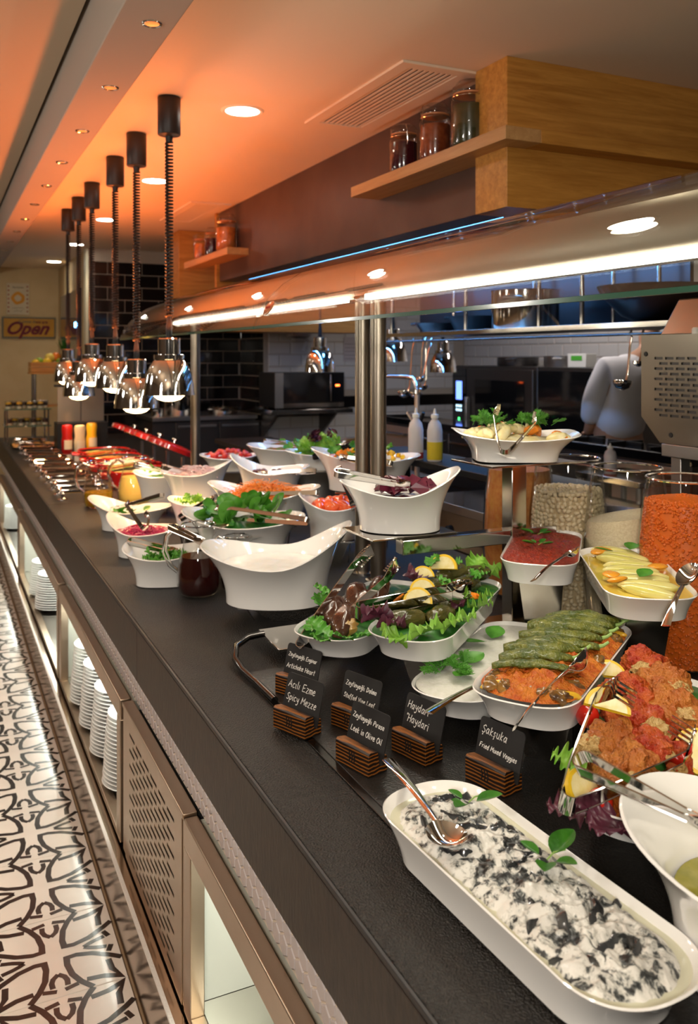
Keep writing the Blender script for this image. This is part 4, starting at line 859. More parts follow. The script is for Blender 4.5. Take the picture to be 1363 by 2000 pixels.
# ================================================================ long platters
PG = 'long white serving platters'
def platter(label, cx, cy, z, L, W, rot, h=0.05, p=2.4):
    out = stadium(L, W, 72, p)
    S('serving_platter', label, 'platter', dish_mesh(out, lambda a: h, 0.84, 0.0045, 1.5, 8), m_white, (cx, cy, z), (0, 0, math.radians(rot)), PG)
    return dict(loc=(cx, cy, z), rot=rot, L=L, W=W, h=h, out=out)
def onp(b, x, y, dz=0.0):
    ro = math.radians(b['rot']); return (b['loc'][0] + x * math.cos(ro) - y * math.sin(ro), b['loc'][1] + x * math.sin(ro) + y * math.cos(ro), b['loc'][2] + b['h'] + dz)
def pfill(b, name, label, cat, dz, dome, amp, freq, mat, seed=0, amp2=0, f2=60, nr=16, kind=None, sc=0.955):
    o = S(name, label, cat, gfill_mesh(b['L'] * sc - (1 - sc) * 0.1, b['W'] * sc, b['h'] + dz, dome, amp, freq, seed, 90, 36, amp2, f2), mat, b['loc'], (0, 0, math.radians(b['rot'])), ang=80)
    if kind: o['kind'] = kind
    return o
rd = random.Random(11)
# ---- A: aubergine in yogurt
pa = platter('longest white platter of aubergine in yogurt in the foreground', 0.645, 0.872, 0.7837, 0.485, 0.168, -87.5, 0.056)
m_aub = bpy.data.materials.new('yogurt_aubergine'); m_aub.use_nodes = True
nt = m_aub.node_tree; bs = nt.nodes['Principled BSDF']; tc = nt.nodes.new('ShaderNodeTexCoord'); n1 = nt.nodes.new('ShaderNodeTexNoise'); n2 = nt.nodes.new('ShaderNodeTexNoise'); rp = nt.nodes.new('ShaderNodeValToRGB'); mx = nt.nodes.new('ShaderNodeVectorMath'); mx.operation = 'MULTIPLY_ADD'
n1.inputs['Scale'].default_value = 26; n1.inputs['Detail'].default_value = 4; n2.inputs['Scale'].default_value = 46; n2.inputs['Detail'].default_value = 6; n2.inputs['Roughness'].default_value = 0.6
mx.inputs[1].default_value = (0.075, 0.075, 0.075)
nt.links.new(tc.outputs['Object'], n1.inputs['Vector']); nt.links.new(n1.outputs['Color'], mx.inputs[0]); nt.links.new(tc.outputs['Object'], mx.inputs[2]); nt.links.new(mx.outputs[0], n2.inputs['Vector']); nt.links.new(n2.outputs['Fac'], rp.inputs[0]); nt.links.new(rp.outputs[0], bs.inputs['Base Color'])
e = rp.color_ramp.elements; e[0].position = 0.385; e[0].color = (0.012, 0.014, 0.015, 1); e[1].position = 0.53; e[1].color = (0.70, 0.69, 0.64, 1)
k_ = e.new(0.435); k_.color = (0.10, 0.11, 0.11, 1); k_ = e.new(0.465); k_.color = (0.42, 0.42, 0.38, 1)
bmp = nt.nodes.new('ShaderNodeBump'); bmp.inputs['Strength'].default_value = 0.5; bmp.inputs['Distance'].default_value = 0.004; nt.links.new(n2.outputs['Fac'], bmp.inputs['Height']); nt.links.new(bmp.outputs[0], bs.inputs['Normal']); bs.inputs['Roughness'].default_value = 0.28; bs.inputs['Coat Weight'].default_value = 0.15
pfill(pa, 'yogurt_sauce', 'thin whey and yogurt sauce round the aubergine', 'sauce', -0.010, 0.0, 0.0006, 30, M('whey_sauce', (0.62, 0.62, 0.47), 0.12), 1)
o = S('aubergine_in_yogurt', 'heap of aubergine strips coated in yogurt on the longest platter', 'aubergine', gfill_mesh(0.452, 0.146, 0.047, 0.014, 0.007, 34, 4, 200, 74, 0.004, 95, 0.004, 2.2, 0.006), m_aub, pa['loc'], (0, 0, math.radians(pa['rot'])), ang=80)
m_skin = M('aubergine_skin', (0.012, 0.013, 0.016), 0.18, col2=(0.06, 0.065, 0.065), nscale=25, coat=0.5)
sks = []
for s_ in range(3):
    q = MB()
    def sf(u, v, s_=s_): return (0.052 * (u - .5), 0.013 * (v - .5) * (1 - (2 * u - 1) ** 4 * .6) + 0.006 * math.sin(u * 4 + s_), 0.008 * math.sin(u * PI) - 0.010 * (2 * v - 1) ** 2 + 0.003 * math.sin(u * 9 + s_))
    q.grid(sf, 10, 5); sks.append(me('aubergine_strip', q, m_skin))
for k in range(34):
    x = rd.uniform(-0.19, 0.205); y = rd.uniform(-0.05, 0.05); dz = 0.007 - 12 * y * y * 0.3 + rd.uniform(-0.004, 0.002)
    tag(link('aubergine_strip', sks[k % 3], None, onp(pa, x, y, dz - 0.004), (rd.uniform(-.5, .5), rd.uniform(-.25, .25), rd.uniform(0, 6)), rd.uniform(0.7, 1.1)), 'dark glossy aubergine strip poking out of the yogurt', 'aubergine', 'aubergine strips in the yogurt')
m_mint = M('mint_leaf', (0.020, 0.11, 0.008), 0.4, col2=(0.045, 0.19, 0.015), nscale=50, bump=0.5, bscale=90)
def mint(loc, rots, label, s=1.0):
    t = T('mint_sprig', label, 'mint', loc, 0)
    P('stem', MB().tube([(0, 0, 0), (0.012 * s, 0.004 * s, 0.003), (0.026 * s, 0.002, 0.004)], 0.0011, 5), m_stem, t)
    for a, l in rots:
        q = leaf_mb(0.034 * l * s, 0.019 * l * s, 0.45, 0, 12, 6, 0.72, 0, 0.28)
        P('leaf', q, m_mint, t, (0.010 * s * math.cos(a), 0.010 * s * math.sin(a), 0.002), (0, -0.12, a))
mint(onp(pa, -0.145, 0.028, 0.012), ((-2.6, 1.0), (-0.5, 1.15), (2.1, 0.7), (3.0, .5)), 'mint sprig at the far end of the aubergine platter', 1.05)
mint(onp(pa, 0.015, 0.030, 0.014), ((2.0, 0.75), (-2.3, 1.1), (-1.2, 0.85), (0.3, 1.35)), 'larger mint sprig in the middle of the aubergine platter', 1.15)
spoon('long serving spoon resting in the aubergine platter', (0.6375, 1.2028, 0.8396), (0.5799, 0.9147, 0.8648), 'steel serving spoons', 0.07, 0.052, deep=0.014)

# ---- B: haydari
pb_ = platter('white platter of smooth haydari yogurt dip with dill', 1.015, 1.475, 0.8110, 0.50, 0.172, 36, 0.048)
riser(1.015, 1.475, 0.8110, 0.26, 0.11, 36, 'low steel riser under the yogurt dip platter')
pfill(pb_, 'yogurt_dip', 'thick white yogurt dip flecked with herbs', 'dip', -0.004, 0.003, 0.0012, 40, M('herbed_yogurt', (0.74, 0.73, 0.68), 0.35, col2=(0.66, 0.66, 0.58), nscale=120, bump=0.5, bscale=90), 3)
for k in range(8):
    tag(link('dill_sprig', dlm[k % 3], None, onp(pb_, -0.115 + rd.uniform(-.02, .03), 0.045 + rd.uniform(-.025, .015) - (k > 4) * .03, 0.002), (rd.uniform(-.3, .3), rd.uniform(-.35, 0), rd.uniform(0, 6)), 1.25), 'dill sprig at the near end of the yogurt dip', 'dill', 'dill on the yogurt dip')
for k, (x, y, a) in enumerate(((-0.115, -0.005, 3.6), (-0.075, 0.028, 0.2), (0.075, 0.035, 3.4), (0.10, 0.03, 0.7))):
    tag(link('rocket_leaf', leafmesh('rocket', m_leaf, L=0.06, W=0.042, bend=0.25, fold=0.12, tipp=0.9), None, onp(pb_, x, y, 0.004), (0.1, -0.1, a)), ['round green leaf at the near end of the dip', 'green leaf beside the dill on the dip', 'green leaf at the middle of the dip platter', 'green leaf tucked under the pepper platter rim'][k], 'leaf', 'green leaves on the yogurt dip')
spoon('steel spoon handle sticking out of the yogurt dip', (0.7355, 1.2449, 0.8796), (0.9558, 1.3562, 0.8708), 'steel serving spoons', 0.06, 0.042)

# ---- C: saksuka
pc = platter('white platter of fried vegetables in tomato with green peppers', 1.010, 1.250, 0.8800, 0.50, 0.178, 35, 0.052, 2.8)
riser(1.010, 1.250, 0.8800, 0.28, 0.12, 35, 'tall steel riser under the fried vegetable platter')
m_sak = M('tomato_vegetable_sauce', (0.44, 0.075, 0.006), 0.42, col2=(0.60, 0.19, 0.02), nscale=60, coat=0.0, spec=0.35, bump=1.0, bscale=170, bdist=0.008)
pfill(pc, 'fried_vegetables', 'orange tomato and vegetable heap on the pepper platter', 'vegetables', -0.002, 0.022, 0.009, 50, m_sak, 5, 0.006, 120, 34, sc=0.93)
m_fry = M('fried_aubergine', (0.30, 0.15, 0.03), 0.25, col2=(0.06, 0.03, 0.015), nscale=50, coat=0.4)
fm = [me('fried_piece', lump_mb(0.017, 0.011, 0.009, 0.4, 2.2, k, 12, 8), m_fry) for k in range(3)] + [me('yellow_pepper_strip', lump_mb(0.022, 0.006, 0.006, 0.2, 2, 9, 10, 8), M('yellow_pepper', (0.70, 0.42, 0.03), 0.25, coat=.3))]
for k in range(40):
    a = rd.uniform(0, 2 * PI); t_ = rd.uniform(0.70, 0.86); i_ = int(a / (2 * PI) * 72); x, y = pc['out'][i_]
    yl = k % 6 == 0
    tag(link('yellow_pepper_strip' if yl else 'fried_aubergine', fm[3 if yl else k % 3], None, onp(pc, x * t_, y * t_, 0.002), (rd.uniform(-.6, .6), rd.uniform(-.4, .4), rd.uniform(0, 6))), 'yellow fried pepper strip round the tomato heap' if yl else 'brown fried aubergine piece round the tomato heap', 'vegetable', 'fried pieces on the pepper platter')
m_grp = M('roast_green_pepper', (0.055, 0.085, 0.008), 0.3, col2=(0.19, 0.20, 0.03), nscale=60, nmix=(0.4, 0.7), coat=0.2, bump=1.0, bscale=130, bdist=0.008)
def pepper(loc, rz, L, w, label, seed, bend=0.2):
    t = T('green_pepper', label, 'pepper', loc, rz, 'roast green peppers'); rg = []; n = 22
    for i in range(n + 1):
        q = i / n; wd = w * (0.25 + 0.75 * math.sin(PI * (0.12 + 0.80 * q)) ** 0.7) * (1 + 0.30 * N3(q * 6, seed * 1.7)); x = L * (q - .5); y0 = bend * L * (q - .5) ** 2 + 0.010 * N3(q * 3, seed * 2.1 + 5); z0 = -0.02 * (q - .5) ** 2 * 4 * 0.5
        rg.append([(x, y0 + wd * math.cos(a) * (1 + .10 * N3(q * 12 + math.cos(a) * 2, math.sin(a) * 2, seed)), z0 + wd * 0.45 * math.sin(a) * (1 + .45 * N3(q * 12, a * 2, seed))) for a in [2 * PI * k / 14 for k in range(14)]])
    P('flesh', MB().loft(rg), m_grp, t, ang=80)
    P('stalk', MB().tube([(L * .49, bend * L * .25, -0.009), (L * .56, bend * L * .3, -0.006), (L * .62, bend * L * .34, 0.0)], [0.004, 0.003, 0.0026], 7), m_stem, t)
PL = ['nearest roast green pepper across the tomato heap', 'second roast green pepper from the near end', 'third roast green pepper, the broad dark one', 'fourth roast green pepper, lying beside the broad one', 'fifth roast green pepper from the near end', 'sixth, very broad roast green pepper', 'seventh roast green pepper near the far end', 'farthest roast green pepper on the platter']
for k, (x, y, a, L_, w_) in enumerate(((-0.140, 0.005, -58, .13, .014), (-0.092, 0.012, -54, .125, .020), (-0.048, 0.014, -58, .135, .021), (-0.008, 0.0, -60, .145, .019), (0.038, 0.008, -62, .15, .020), (0.092, 0.010, -66, .15, .026), (0.132, 0.004, -66, .145, .022), (0.170, 0.0, -66, .145, .020))):
    pepper(onp(pc, x, y, 0.028), math.radians(35 + a - 8), L_, w_, PL[k], k * 3, 0.15 if k % 2 else 0.3)
spoon('serving spoon standing in the fried vegetable platter', (0.7514, 1.0271, 0.9369), (0.9883, 1.1582, 0.9685), 'steel serving spoons', 0.075, 0.05, roll=-1.0, deep=0.018)

# ---- D: dolma, E: aubergine halves
pd = platter('white platter of stuffed vine leaves with lemon and lettuce', 0.985, 1.615, 0.8800, 0.52, 0.175, 41, 0.052)
riser(0.985, 1.615, 0.8800, 0.28, 0.12, 41, 'steel riser under the stuffed vine leaf platter')
pfill(pd, 'lettuce_bed', 'dark lettuce bed under the stuffed leaves', 'lettuce', -0.006, 0.006, 0.006, 40, m_dleaf, 7)
m_dol = M('vine_leaf_roll', (0.045, 0.045, 0.010), 0.22, col2=(0.10, 0.085, 0.02), nscale=60, coat=0.35, bump=1.0, bscale=90, stretch=(0.4, 1, 1), bdist=0.006)
dom = [me('stuffed_leaf', lump_mb(0.052, 0.022, 0.020, 0.14, 2.0, k * 3, 20, 14, 0.05, 8), m_dol) for k in range(3)]
for k, (x, y, dz, a) in enumerate(((-0.165, 0.02, 0.012, -40), (-0.105, -0.035, 0.010, -10), (-0.06, 0.03, 0.018, -30), (0.0, -0.03, 0.014, -15), (0.05, 0.025, 0.022, -35), (0.11, -0.025, 0.02, -20), (0.155, 0.02, 0.03, -30), (0.20, -0.01, 0.02, -60))):
    tag(link('stuffed_vine_leaf', dom[k % 3], None, onp(pd, x, y, dz), (rd.uniform(-.3, .3), rd.uniform(-.15, .15), math.radians(41 + a))), ['stuffed vine leaf roll at the near end of its platter', 'second stuffed vine leaf roll from the near end', 'stuffed vine leaf roll under the tongs', 'stuffed vine leaf roll beside the front rim', 'stuffed vine leaf roll in the platter middle', 'stuffed vine leaf roll below the parsley', 'large stuffed vine leaf roll near the far end', 'farthest stuffed vine leaf roll on the platter'][k], 'stuffed leaf', 'stuffed vine leaves')
lemon(onp(pd, -0.115, 0.012, 0.034), (1.15, 0.1, -0.55), 0.030, 'lemon slice at the near end of the vine leaf platter', 'lemon slices on the vine leaves')
lemon(onp(pd, -0.055, 0.022, 0.040), (1.15, 0.2, -0.5), 0.028, 'lemon slice under the tongs on the vine leaves', 'lemon slices on the vine leaves')
lemon(onp(pd, 0.03, 0.05, 0.046), (1.1, -0.1, -0.4), 0.026, 'lemon slice behind the tongs on the vine leaves', 'lemon slices on the vine leaves')
lemon(onp(pd, 0.115, 0.03, 0.048), (1.1, -0.1, -0.9), 0.034, 'large lemon slice on the far vine leaf roll', 'lemon slices on the vine leaves')
leaves('curly_lettuce', 'curly green lettuce leaf on the rim of the vine leaf platter', 'lettuce on the vine leaf platter', [onp(pd, *q) + (math.radians(q_),) for q, q_ in (((-0.20, -0.03, 0.0), -110), ((-0.15, -0.055, 0.004), -75), ((-0.12, -0.06, 0.004), -60), ((-0.02, -0.065, 0.006), -40), ((0.04, -0.062, 0.010), -30), ((0.22, -0.03, 0.012), 20), ((0.20, -0.01, 0.03), 10), ((-0.23, 0.01, 0.0), -150))], 'curly2', m_lett, tilt=0.5, L=0.062, W=0.055, ruffle=0.009, nr=44, nw=8, bend=0.6)
leaves('purple_lettuce', 'dark purple lettuce leaf on the vine leaf platter', 'purple lettuce on the vine leaf platter', [onp(pd, *q) for q in ((-0.22, 0.035, 0.015), (-0.225, 0.05, 0.02), (0.03, 0.07, 0.03), (0.07, 0.07, 0.03), (-0.03, -0.06, 0.01))], 'purple2', m_purp, tilt=0.7, L=0.065, W=0.05, ruffle=0.009, nr=44, nw=8, bend=0.8)
leaves('parsley_leaf', 'flat parsley leaf on the vine leaf rolls', 'parsley on the vine leaves', [onp(pd, *q) for q in ((0.0, -0.03, 0.04), (0.02, -0.02, 0.042), (0.13, 0.05, 0.055), (0.15, 0.03, 0.056), (0.10, 0.055, 0.055), (0.08, -0.05, 0.04), (0.11, -0.055, 0.035), (0.05, -0.04, 0.04))], 'flatpars', m_leaf, tilt=0.4, L=0.045, W=0.038, ruffle=0.003, nr=44, nw=6, lobes=2)
tomst = me('red_pepper_strip', lump_mb(0.022, 0.008, 0.004, 0.3, 2, 3, 10, 8), m_pepo)
for k, q in enumerate(((0.02, -0.066, 0.022), (0.035, -0.07, 0.018), (-0.13, 0.045, 0.03))): tag(link('red_pepper_strip', tomst, None, onp(pd, *q), (0.8, 0.3, k * 1.3)), 'small red pepper strip on the vine leaf platter', 'pepper', 'red pepper strips on the vine leaves')
tongs('scalloped steel tongs lying on the stuffed vine leaves', (0.7675, 1.5618, 0.9613), (1.0144, 1.5443, 0.9824), 0.10, 0.30, 'steel tongs on the platters', w=0.022)
pe = platter('white platter of braised aubergine halves behind the vine leaves', 0.885, 1.775, 0.8500, 0.50, 0.168, 41, 0.048)
riser(0.885, 1.790, 0.8500, 0.20, 0.10, 41, 'low steel riser under the braised aubergine platter', 0.8125)
pfill(pe, 'lettuce_bed', 'green lettuce bed under the aubergine halves', 'lettuce', -0.006, 0.004, 0.005, 40, m_dleaf, 8)
m_egg = M('braised_aubergine', (0.045, 0.016, 0.010), 0.2, col2=(0.10, 0.04, 0.02), nscale=40, coat=0.5)
egm = [me('aubergine_half', lump_mb(0.055, 0.026, 0.026, 0.12, 2, k, 18, 12), m_egg) for k in range(2)]
for k, (x, y, a) in enumerate(((-0.17, -0.02, 10), (-0.11, 0.03, 20), (-0.05, -0.02, 15), (0.01, 0.03, 15), (0.08, 0.0, 10))):
    tag(link('aubergine_half', egm[k % 2], None, onp(pe, x, y, 0.018), (0.2, -0.25, math.radians(41 + a))), ['braised aubergine half nearest the open tongs', 'upright braised aubergine half with a green leaf', 'third braised aubergine half from the near end', 'fourth braised aubergine half from the near end', 'farthest braised aubergine half'][k], 'aubergine', 'braised aubergine halves')
tag(link('stuffing', me('stuffing', lump_mb(0.022, 0.02, 0.018, 0.3, 3, 4, 14, 10, .1, 8), M('rice_stuffing', (0.45, 0.28, 0.07), 0.3, col2=(0.3, 0.16, 0.04), nscale=60, coat=.3)), None, onp(pe, -0.185, -0.035, 0.012)), 'yellowish cooked artichoke piece beside the purple lettuce', 'artichoke')
leaves('basil_leaf', 'fresh green leaf on the braised aubergine platter', 'leaves on the braised aubergine', [onp(pe, *q) for q in ((-0.22, 0.03, 0.004), (-0.235, 0.0, 0.002), (-0.22, -0.04, 0.002), (-0.19, -0.062, 0.002), (-0.10, 0.04, 0.045), (-0.13, 0.055, 0.03), (-0.08, 0.05, 0.04), (-0.235, -0.02, 0.002))], 'basil', m_leaf, tilt=0.5, L=0.06, W=0.04, bend=0.5, ruffle=0.003, nr=44)
tongs('wide open steel tongs resting over the braised aubergine', (0.6859, 1.6669, 0.8696), (0.8893, 1.7143, 1.0159), 0.34, 0.25, 'steel tongs on the platters', 0.27, w=0.022)

# ---- F: ezme, G: leeks
pf = platter('white platter of red spicy tomato paste with mint', 1.300, 1.665, 0.9680, 0.40, 0.172, 48, 0.052, 3.0)
riser(1.300, 1.665, 0.9680, 0.20, 0.11, 48, 'tall tapered steel riser under the red paste platter')
pfill(pf, 'spicy_tomato_paste', 'coarse red spicy tomato paste', 'paste', -0.003, 0.004, 0.004, 60, M('red_ezme', (0.22, 0.012, 0.003), 0.32, col2=(0.40, 0.04, 0.008), nscale=120, coat=0.1, bump=1.0, bscale=230, bdist=0.008), 2, 0.0035, 150, 40)
mint(onp(pf, -0.03, 0.01, 0.008), ((0.4, .8), (2.8, 1.0), (-1.0, .9), (1.6, .6)), 'mint sprig in the middle of the red paste')
mint(onp(pf, 0.09, 0.02, 0.008), ((0.2, .9), (2.4, 1.1), (-0.8, .8), (3.6, .9)), 'mint sprig at the far end of the red paste')
spoon('steel spoon resting across the red paste platter', (1.0544, 1.3814, 1.032), (1.2592, 1.5056, 1.0486), 'steel serving spoons', 0.05, 0.04, roll=-0.5)
pg = platter('white platter of leeks in olive oil', 1.318, 1.392, 0.9680, 0.44, 0.176, 58, 0.052, 2.8)
riser(1.318, 1.392, 0.9680, 0.24, 0.12, 58, 'tall pale steel riser under the leek platter')
pfill(pg, 'olive_oil_broth', 'yellow olive oil broth round the leeks', 'broth', -0.008, 0.0, 0.001, 30, M('yellow_broth', (0.66, 0.50, 0.08), 0.08, coat=0.5), 2)
m_leek = M('cooked_leek', (0.74, 0.66, 0.27), 0.2, col2=(0.60, 0.56, 0.13), nscale=25, coat=0.5, stretch=(0.3, 2, 2))
lkm = [me('leek_piece', lump_mb(0.058, 0.017, 0.013, 0.10, 2, k, 16, 12), m_leek) for k in range(3)] + [me('carrot_slice', lump_mb(0.022, 0.018, 0.006, 0.1, 2, 1, 14, 8), M('cooked_carrot', (0.80, 0.34, 0.03), 0.25, coat=.3))]
LN = ['nearest', 'second', 'third', 'fourth', 'fifth', 'sixth', 'seventh', 'eighth', 'farthest']
for k in range(9):
    x = -0.165 + 0.041 * k; tag(link('leek_piece', lkm[k % 3], None, onp(pg, x, 0.004 * (-1) ** k, 0.0), (rd.uniform(-.3, .3), rd.uniform(-.08, .08), math.radians(58 + 70 + rd.uniform(-18, 18)))), 'pale cooked leek piece, %s on its platter' % (LN[k] if k in (0, 8) else LN[k] + ' from the near end'), 'leek', 'leek pieces in oil')
for k, (x, y) in enumerate(((-0.10, 0.05), (0.15, 0.045), (0.17, 0.03), (0.02, -0.055), (-0.06, 0.055))): tag(link('carrot_slice', lkm[3], None, onp(pg, x, y, 0.006), (rd.uniform(-.4, .4), 0, k)), 'orange cooked carrot slice among the leeks', 'carrot', 'carrot slices among the leeks')
for k, (x, y, a) in enumerate(((-0.115, 0.01, 20), (0.11, 0.02, 160), (0.13, -0.02, 40))): tag(link('basil_leaf', leafmesh('rocket', m_leaf, L=0.06, W=0.042), None, onp(pg, x, y, 0.016), (0.1, -0.1, math.radians(a)), 0.75), ['green leaf at the near end of the leeks', 'green leaf at the far end of the leeks', 'folded green leaf right of the far leek leaf'][k], 'leaf', 'green leaves on the leeks')
spoon('steel spoon hanging over the near rim of the leek platter', (1.136, 1.1213, 1.005), (1.2559, 1.1751, 1.0888), 'steel serving spoons', 0.06, 0.045, roll=-0.3)

# ---- H: stuffed chicken with tomatoes, J: rice, I: pickle bowl
ph_ = platter('white platter of stuffed roast peppers with cherry tomatoes and lemon', 1.005, 1.020, 0.8300, 0.56, 0.19, 41, 0.052)
riser(1.005, 1.020, 0.8300, 0.26, 0.12, 41, 'low steel riser under the stuffed roast platter')
pfill(ph_, 'salad_bed', 'dark salad bed under the stuffed roast pieces', 'salad', -0.006, 0.004, 0.005, 40, m_dleaf, 9)
m_chk = M('red_roast_skin', (0.34, 0.022, 0.004), 0.5, col2=(0.52, 0.11, 0.012), nscale=30, coat=0.08, spec=0.4, bump=1.0, bscale=120, bdist=0.010)
m_chk2 = M('brown_roast_skin', (0.36, 0.09, 0.012), 0.5, col2=(0.48, 0.17, 0.025), nscale=30, coat=0.08, spec=0.4, bump=1.0, bscale=120, bdist=0.010)
m_stuf = M('rice_filling', (0.42, 0.23, 0.06), 0.4, col2=(0.60, 0.42, 0.17), nscale=110, bump=1.0, bscale=200, bdist=0.008)
chm = [me('roast', lump_mb(0.060 - .004 * k, 0.046, 0.042, 0.36, 1.7, k * 5, 56, 38, 0.12, 6), m_chk if k % 2 else m_chk2) for k in range(4)]; stm = [me('rice_filling', lump_mb(0.026, 0.022, 0.016, 0.4, 2.5, k * 3, 26, 18, .22, 8), m_stuf) for k in range(2)]
for k, (x, y, dz, a) in enumerate(((-0.205, 0.010, 0.016, 10), (-0.135, -0.015, 0.016, 30), (-0.125, 0.045, 0.018, -20), (-0.05, 0.010, 0.026, 15), (0.02, -0.03, 0.022, 40), (0.04, 0.040, 0.026, 0), (0.11, -0.01, 0.030, 20), (0.18, 0.02, 0.030, -10))):
    t = T('stuffed_roast', ['nearest rice stuffed roast piece by the tongs', 'second nearest rice stuffed roast piece', 'rice stuffed roast piece topped with a lemon slice', 'middle rice stuffed roast piece', 'rice stuffed roast piece under the right tongs arm', 'red stuffed roast piece behind the middle one', 'large red stuffed roast piece near the far end', 'farthest round red stuffed roast piece'][k], 'stuffed roast', onp(ph_, x, y, dz), math.radians(41 + a), 'rice stuffed roast pieces')
    P('skin', MB(), m_chk, t); bpy.data.objects.remove(t.children[0])
    link('skin', chm[k % 4], t); link('filling', stm[k % 2], t, (-0.034, -0.010 + .010 * (k % 3), 0.013))
m_ct = ctm
for k, (q, s_) in enumerate((((-0.165, -0.085, 0.006), 1.35), ((-0.09, -0.10, 0.004), 1.25), ((-0.02, -0.09, 0.016), 1.6), ((-0.255, 0.045, 0.006), 1.2), ((-0.02, 0.095, 0.02), 1.3))):
    tag(link('cherry_tomato', ctm, None, onp(ph_, *q), (0.4, 0.2, k), s_), ['cherry tomato beside the big bowl rim', 'cherry tomato under the right tongs arm', 'large cherry tomato at the right edge of the photo', 'cherry tomato half hidden behind the left tongs arm', 'cherry tomato on the far side of the roast platter'][k], 'tomato', 'cherry tomatoes on the roast platter')
lemon(onp(ph_, -0.255, 0.065, 0.014), (0.9, 0.1, 0.2), 0.030, 'round lemon slice at the left end of the roast platter', 'lemon slices on the roast platter', False)
lemon(onp(ph_, -0.10, 0.055, 0.066), (0.8, 0.2, -0.6), 0.034, 'lemon slice lying on a stuffed roast piece', 'lemon slices on the roast platter')
lemon(onp(ph_, -0.08, -0.072, 0.018), (0.7, 0.0, -0.4), 0.036, 'round lemon slice between the cherry tomatoes', 'lemon slices on the roast platter', False)
lemon(onp(ph_, 0.14, 0.08, 0.03), (0.8, 0.1, -0.4), 0.030, 'lemon slice at the far side of the roast platter', 'lemon slices on the roast platter')
leaves('purple_lettuce', 'dark purple lettuce leaf at the left end of the roast platter', 'purple lettuce on the roast platter', [onp(ph_, -0.285, 0.05, 0.0) + (2.6,), onp(ph_, -0.27, 0.02, -0.002) + (3.4,)], 'purple3', m_purp, tilt=0.4, L=0.06, W=0.05, ruffle=0.006, nr=44, nw=8)
leaves('curly_lettuce', 'curly green leaf behind the roast platter tongs', 'green leaves on the roast platter', [onp(ph_, -0.19, 0.075, 0.004) + (2.2,), onp(ph_, 0.0, -0.08, 0.03) + (-.8,)], 'curly2', m_lett, tilt=0.4, L=0.062, W=0.055)
tongs('wide open toothed steel tongs on the stuffed roast platter', (0.7166, 0.8665, 0.9154), (0.9299, 0.9313, 0.9718), 0.62, 0.35, 'steel tongs on the platters', 0.215, claw='teeth', w=0.026)
pj = platter('white dish of pale couscous at the right edge', 1.135, 0.845, 0.8450, 0.50, 0.17, 41, 0.052, 3.0)
riser(1.135, 0.845, 0.8450, 0.24, 0.11, 41, 'steel riser under the couscous dish')
pfill(pj, 'couscous', 'pale yellow couscous heaped in the dish at the right edge', 'couscous', 0.0, 0.02, 0.004, 60, M('couscous_grain', (0.74, 0.62, 0.30), 0.5, col2=(0.80, 0.70, 0.42), nscale=150, bump=1.0, bscale=260), 6, 0.004, 160, 30)
ib = bowl('large deep white bowl of pickled green peppers, cut off at right', (0.842, 0.652, 0.7837), 0.36, 0.28, 0.130, 0.165, 0.165, -62, flare=2.6)
fill('pickle_brine', 'layer of pickled green peppers in the deep right bowl', 'pickles', (0.842, 0.652, 0.7837), -62, superell(0.18, 0.135, 2.2, 56), 0.665, 0.082, 0.0, 0.006, 40, M('pickle_green', (0.20, 0.19, 0.02), 0.2, col2=(0.30, 0.27, 0.05), nscale=40, coat=.3), 3)
pkm = me('pickled_pepper', MB().loft([[((0.024 + r_ * math.cos(b_)) * math.cos(a), (0.020 + r_ * math.cos(b_)) * math.sin(a), 0.009 * math.sin(b_)) for b_ in [2 * PI * k / 8 for k in range(8)] for r_ in (0.008,)] for a in [2 * PI * j / 20 for j in range(21)]], False, False), M('pickled_pepper', (0.24, 0.23, 0.02), 0.15, col2=(0.34, 0.30, 0.05), nscale=30, coat=.5))
for k in range(14):
    a = rd.uniform(0, 6.28); r_ = rd.uniform(0.0, 0.058)
    tag(link('pickled_pepper', pkm, None, (0.842 + r_ * math.cos(a), 0.652 + r_ * math.sin(a), 0.7837 + 0.094 + rd.uniform(0, 0.012)), (rd.uniform(-.6, .6), rd.uniform(-.6, .6), rd.uniform(0, 6))), 'olive green pickled pepper ring in the deep right bowl', 'pickle', 'pickled pepper rings')
tongs('steel tongs lying across the rim of the deep right bowl', (0.6936, 0.811, 0.9871), (0.7132, 0.6356, 0.9901), 0.03, 0.5, 'steel tongs on the platters', w=0.014, claw='none')

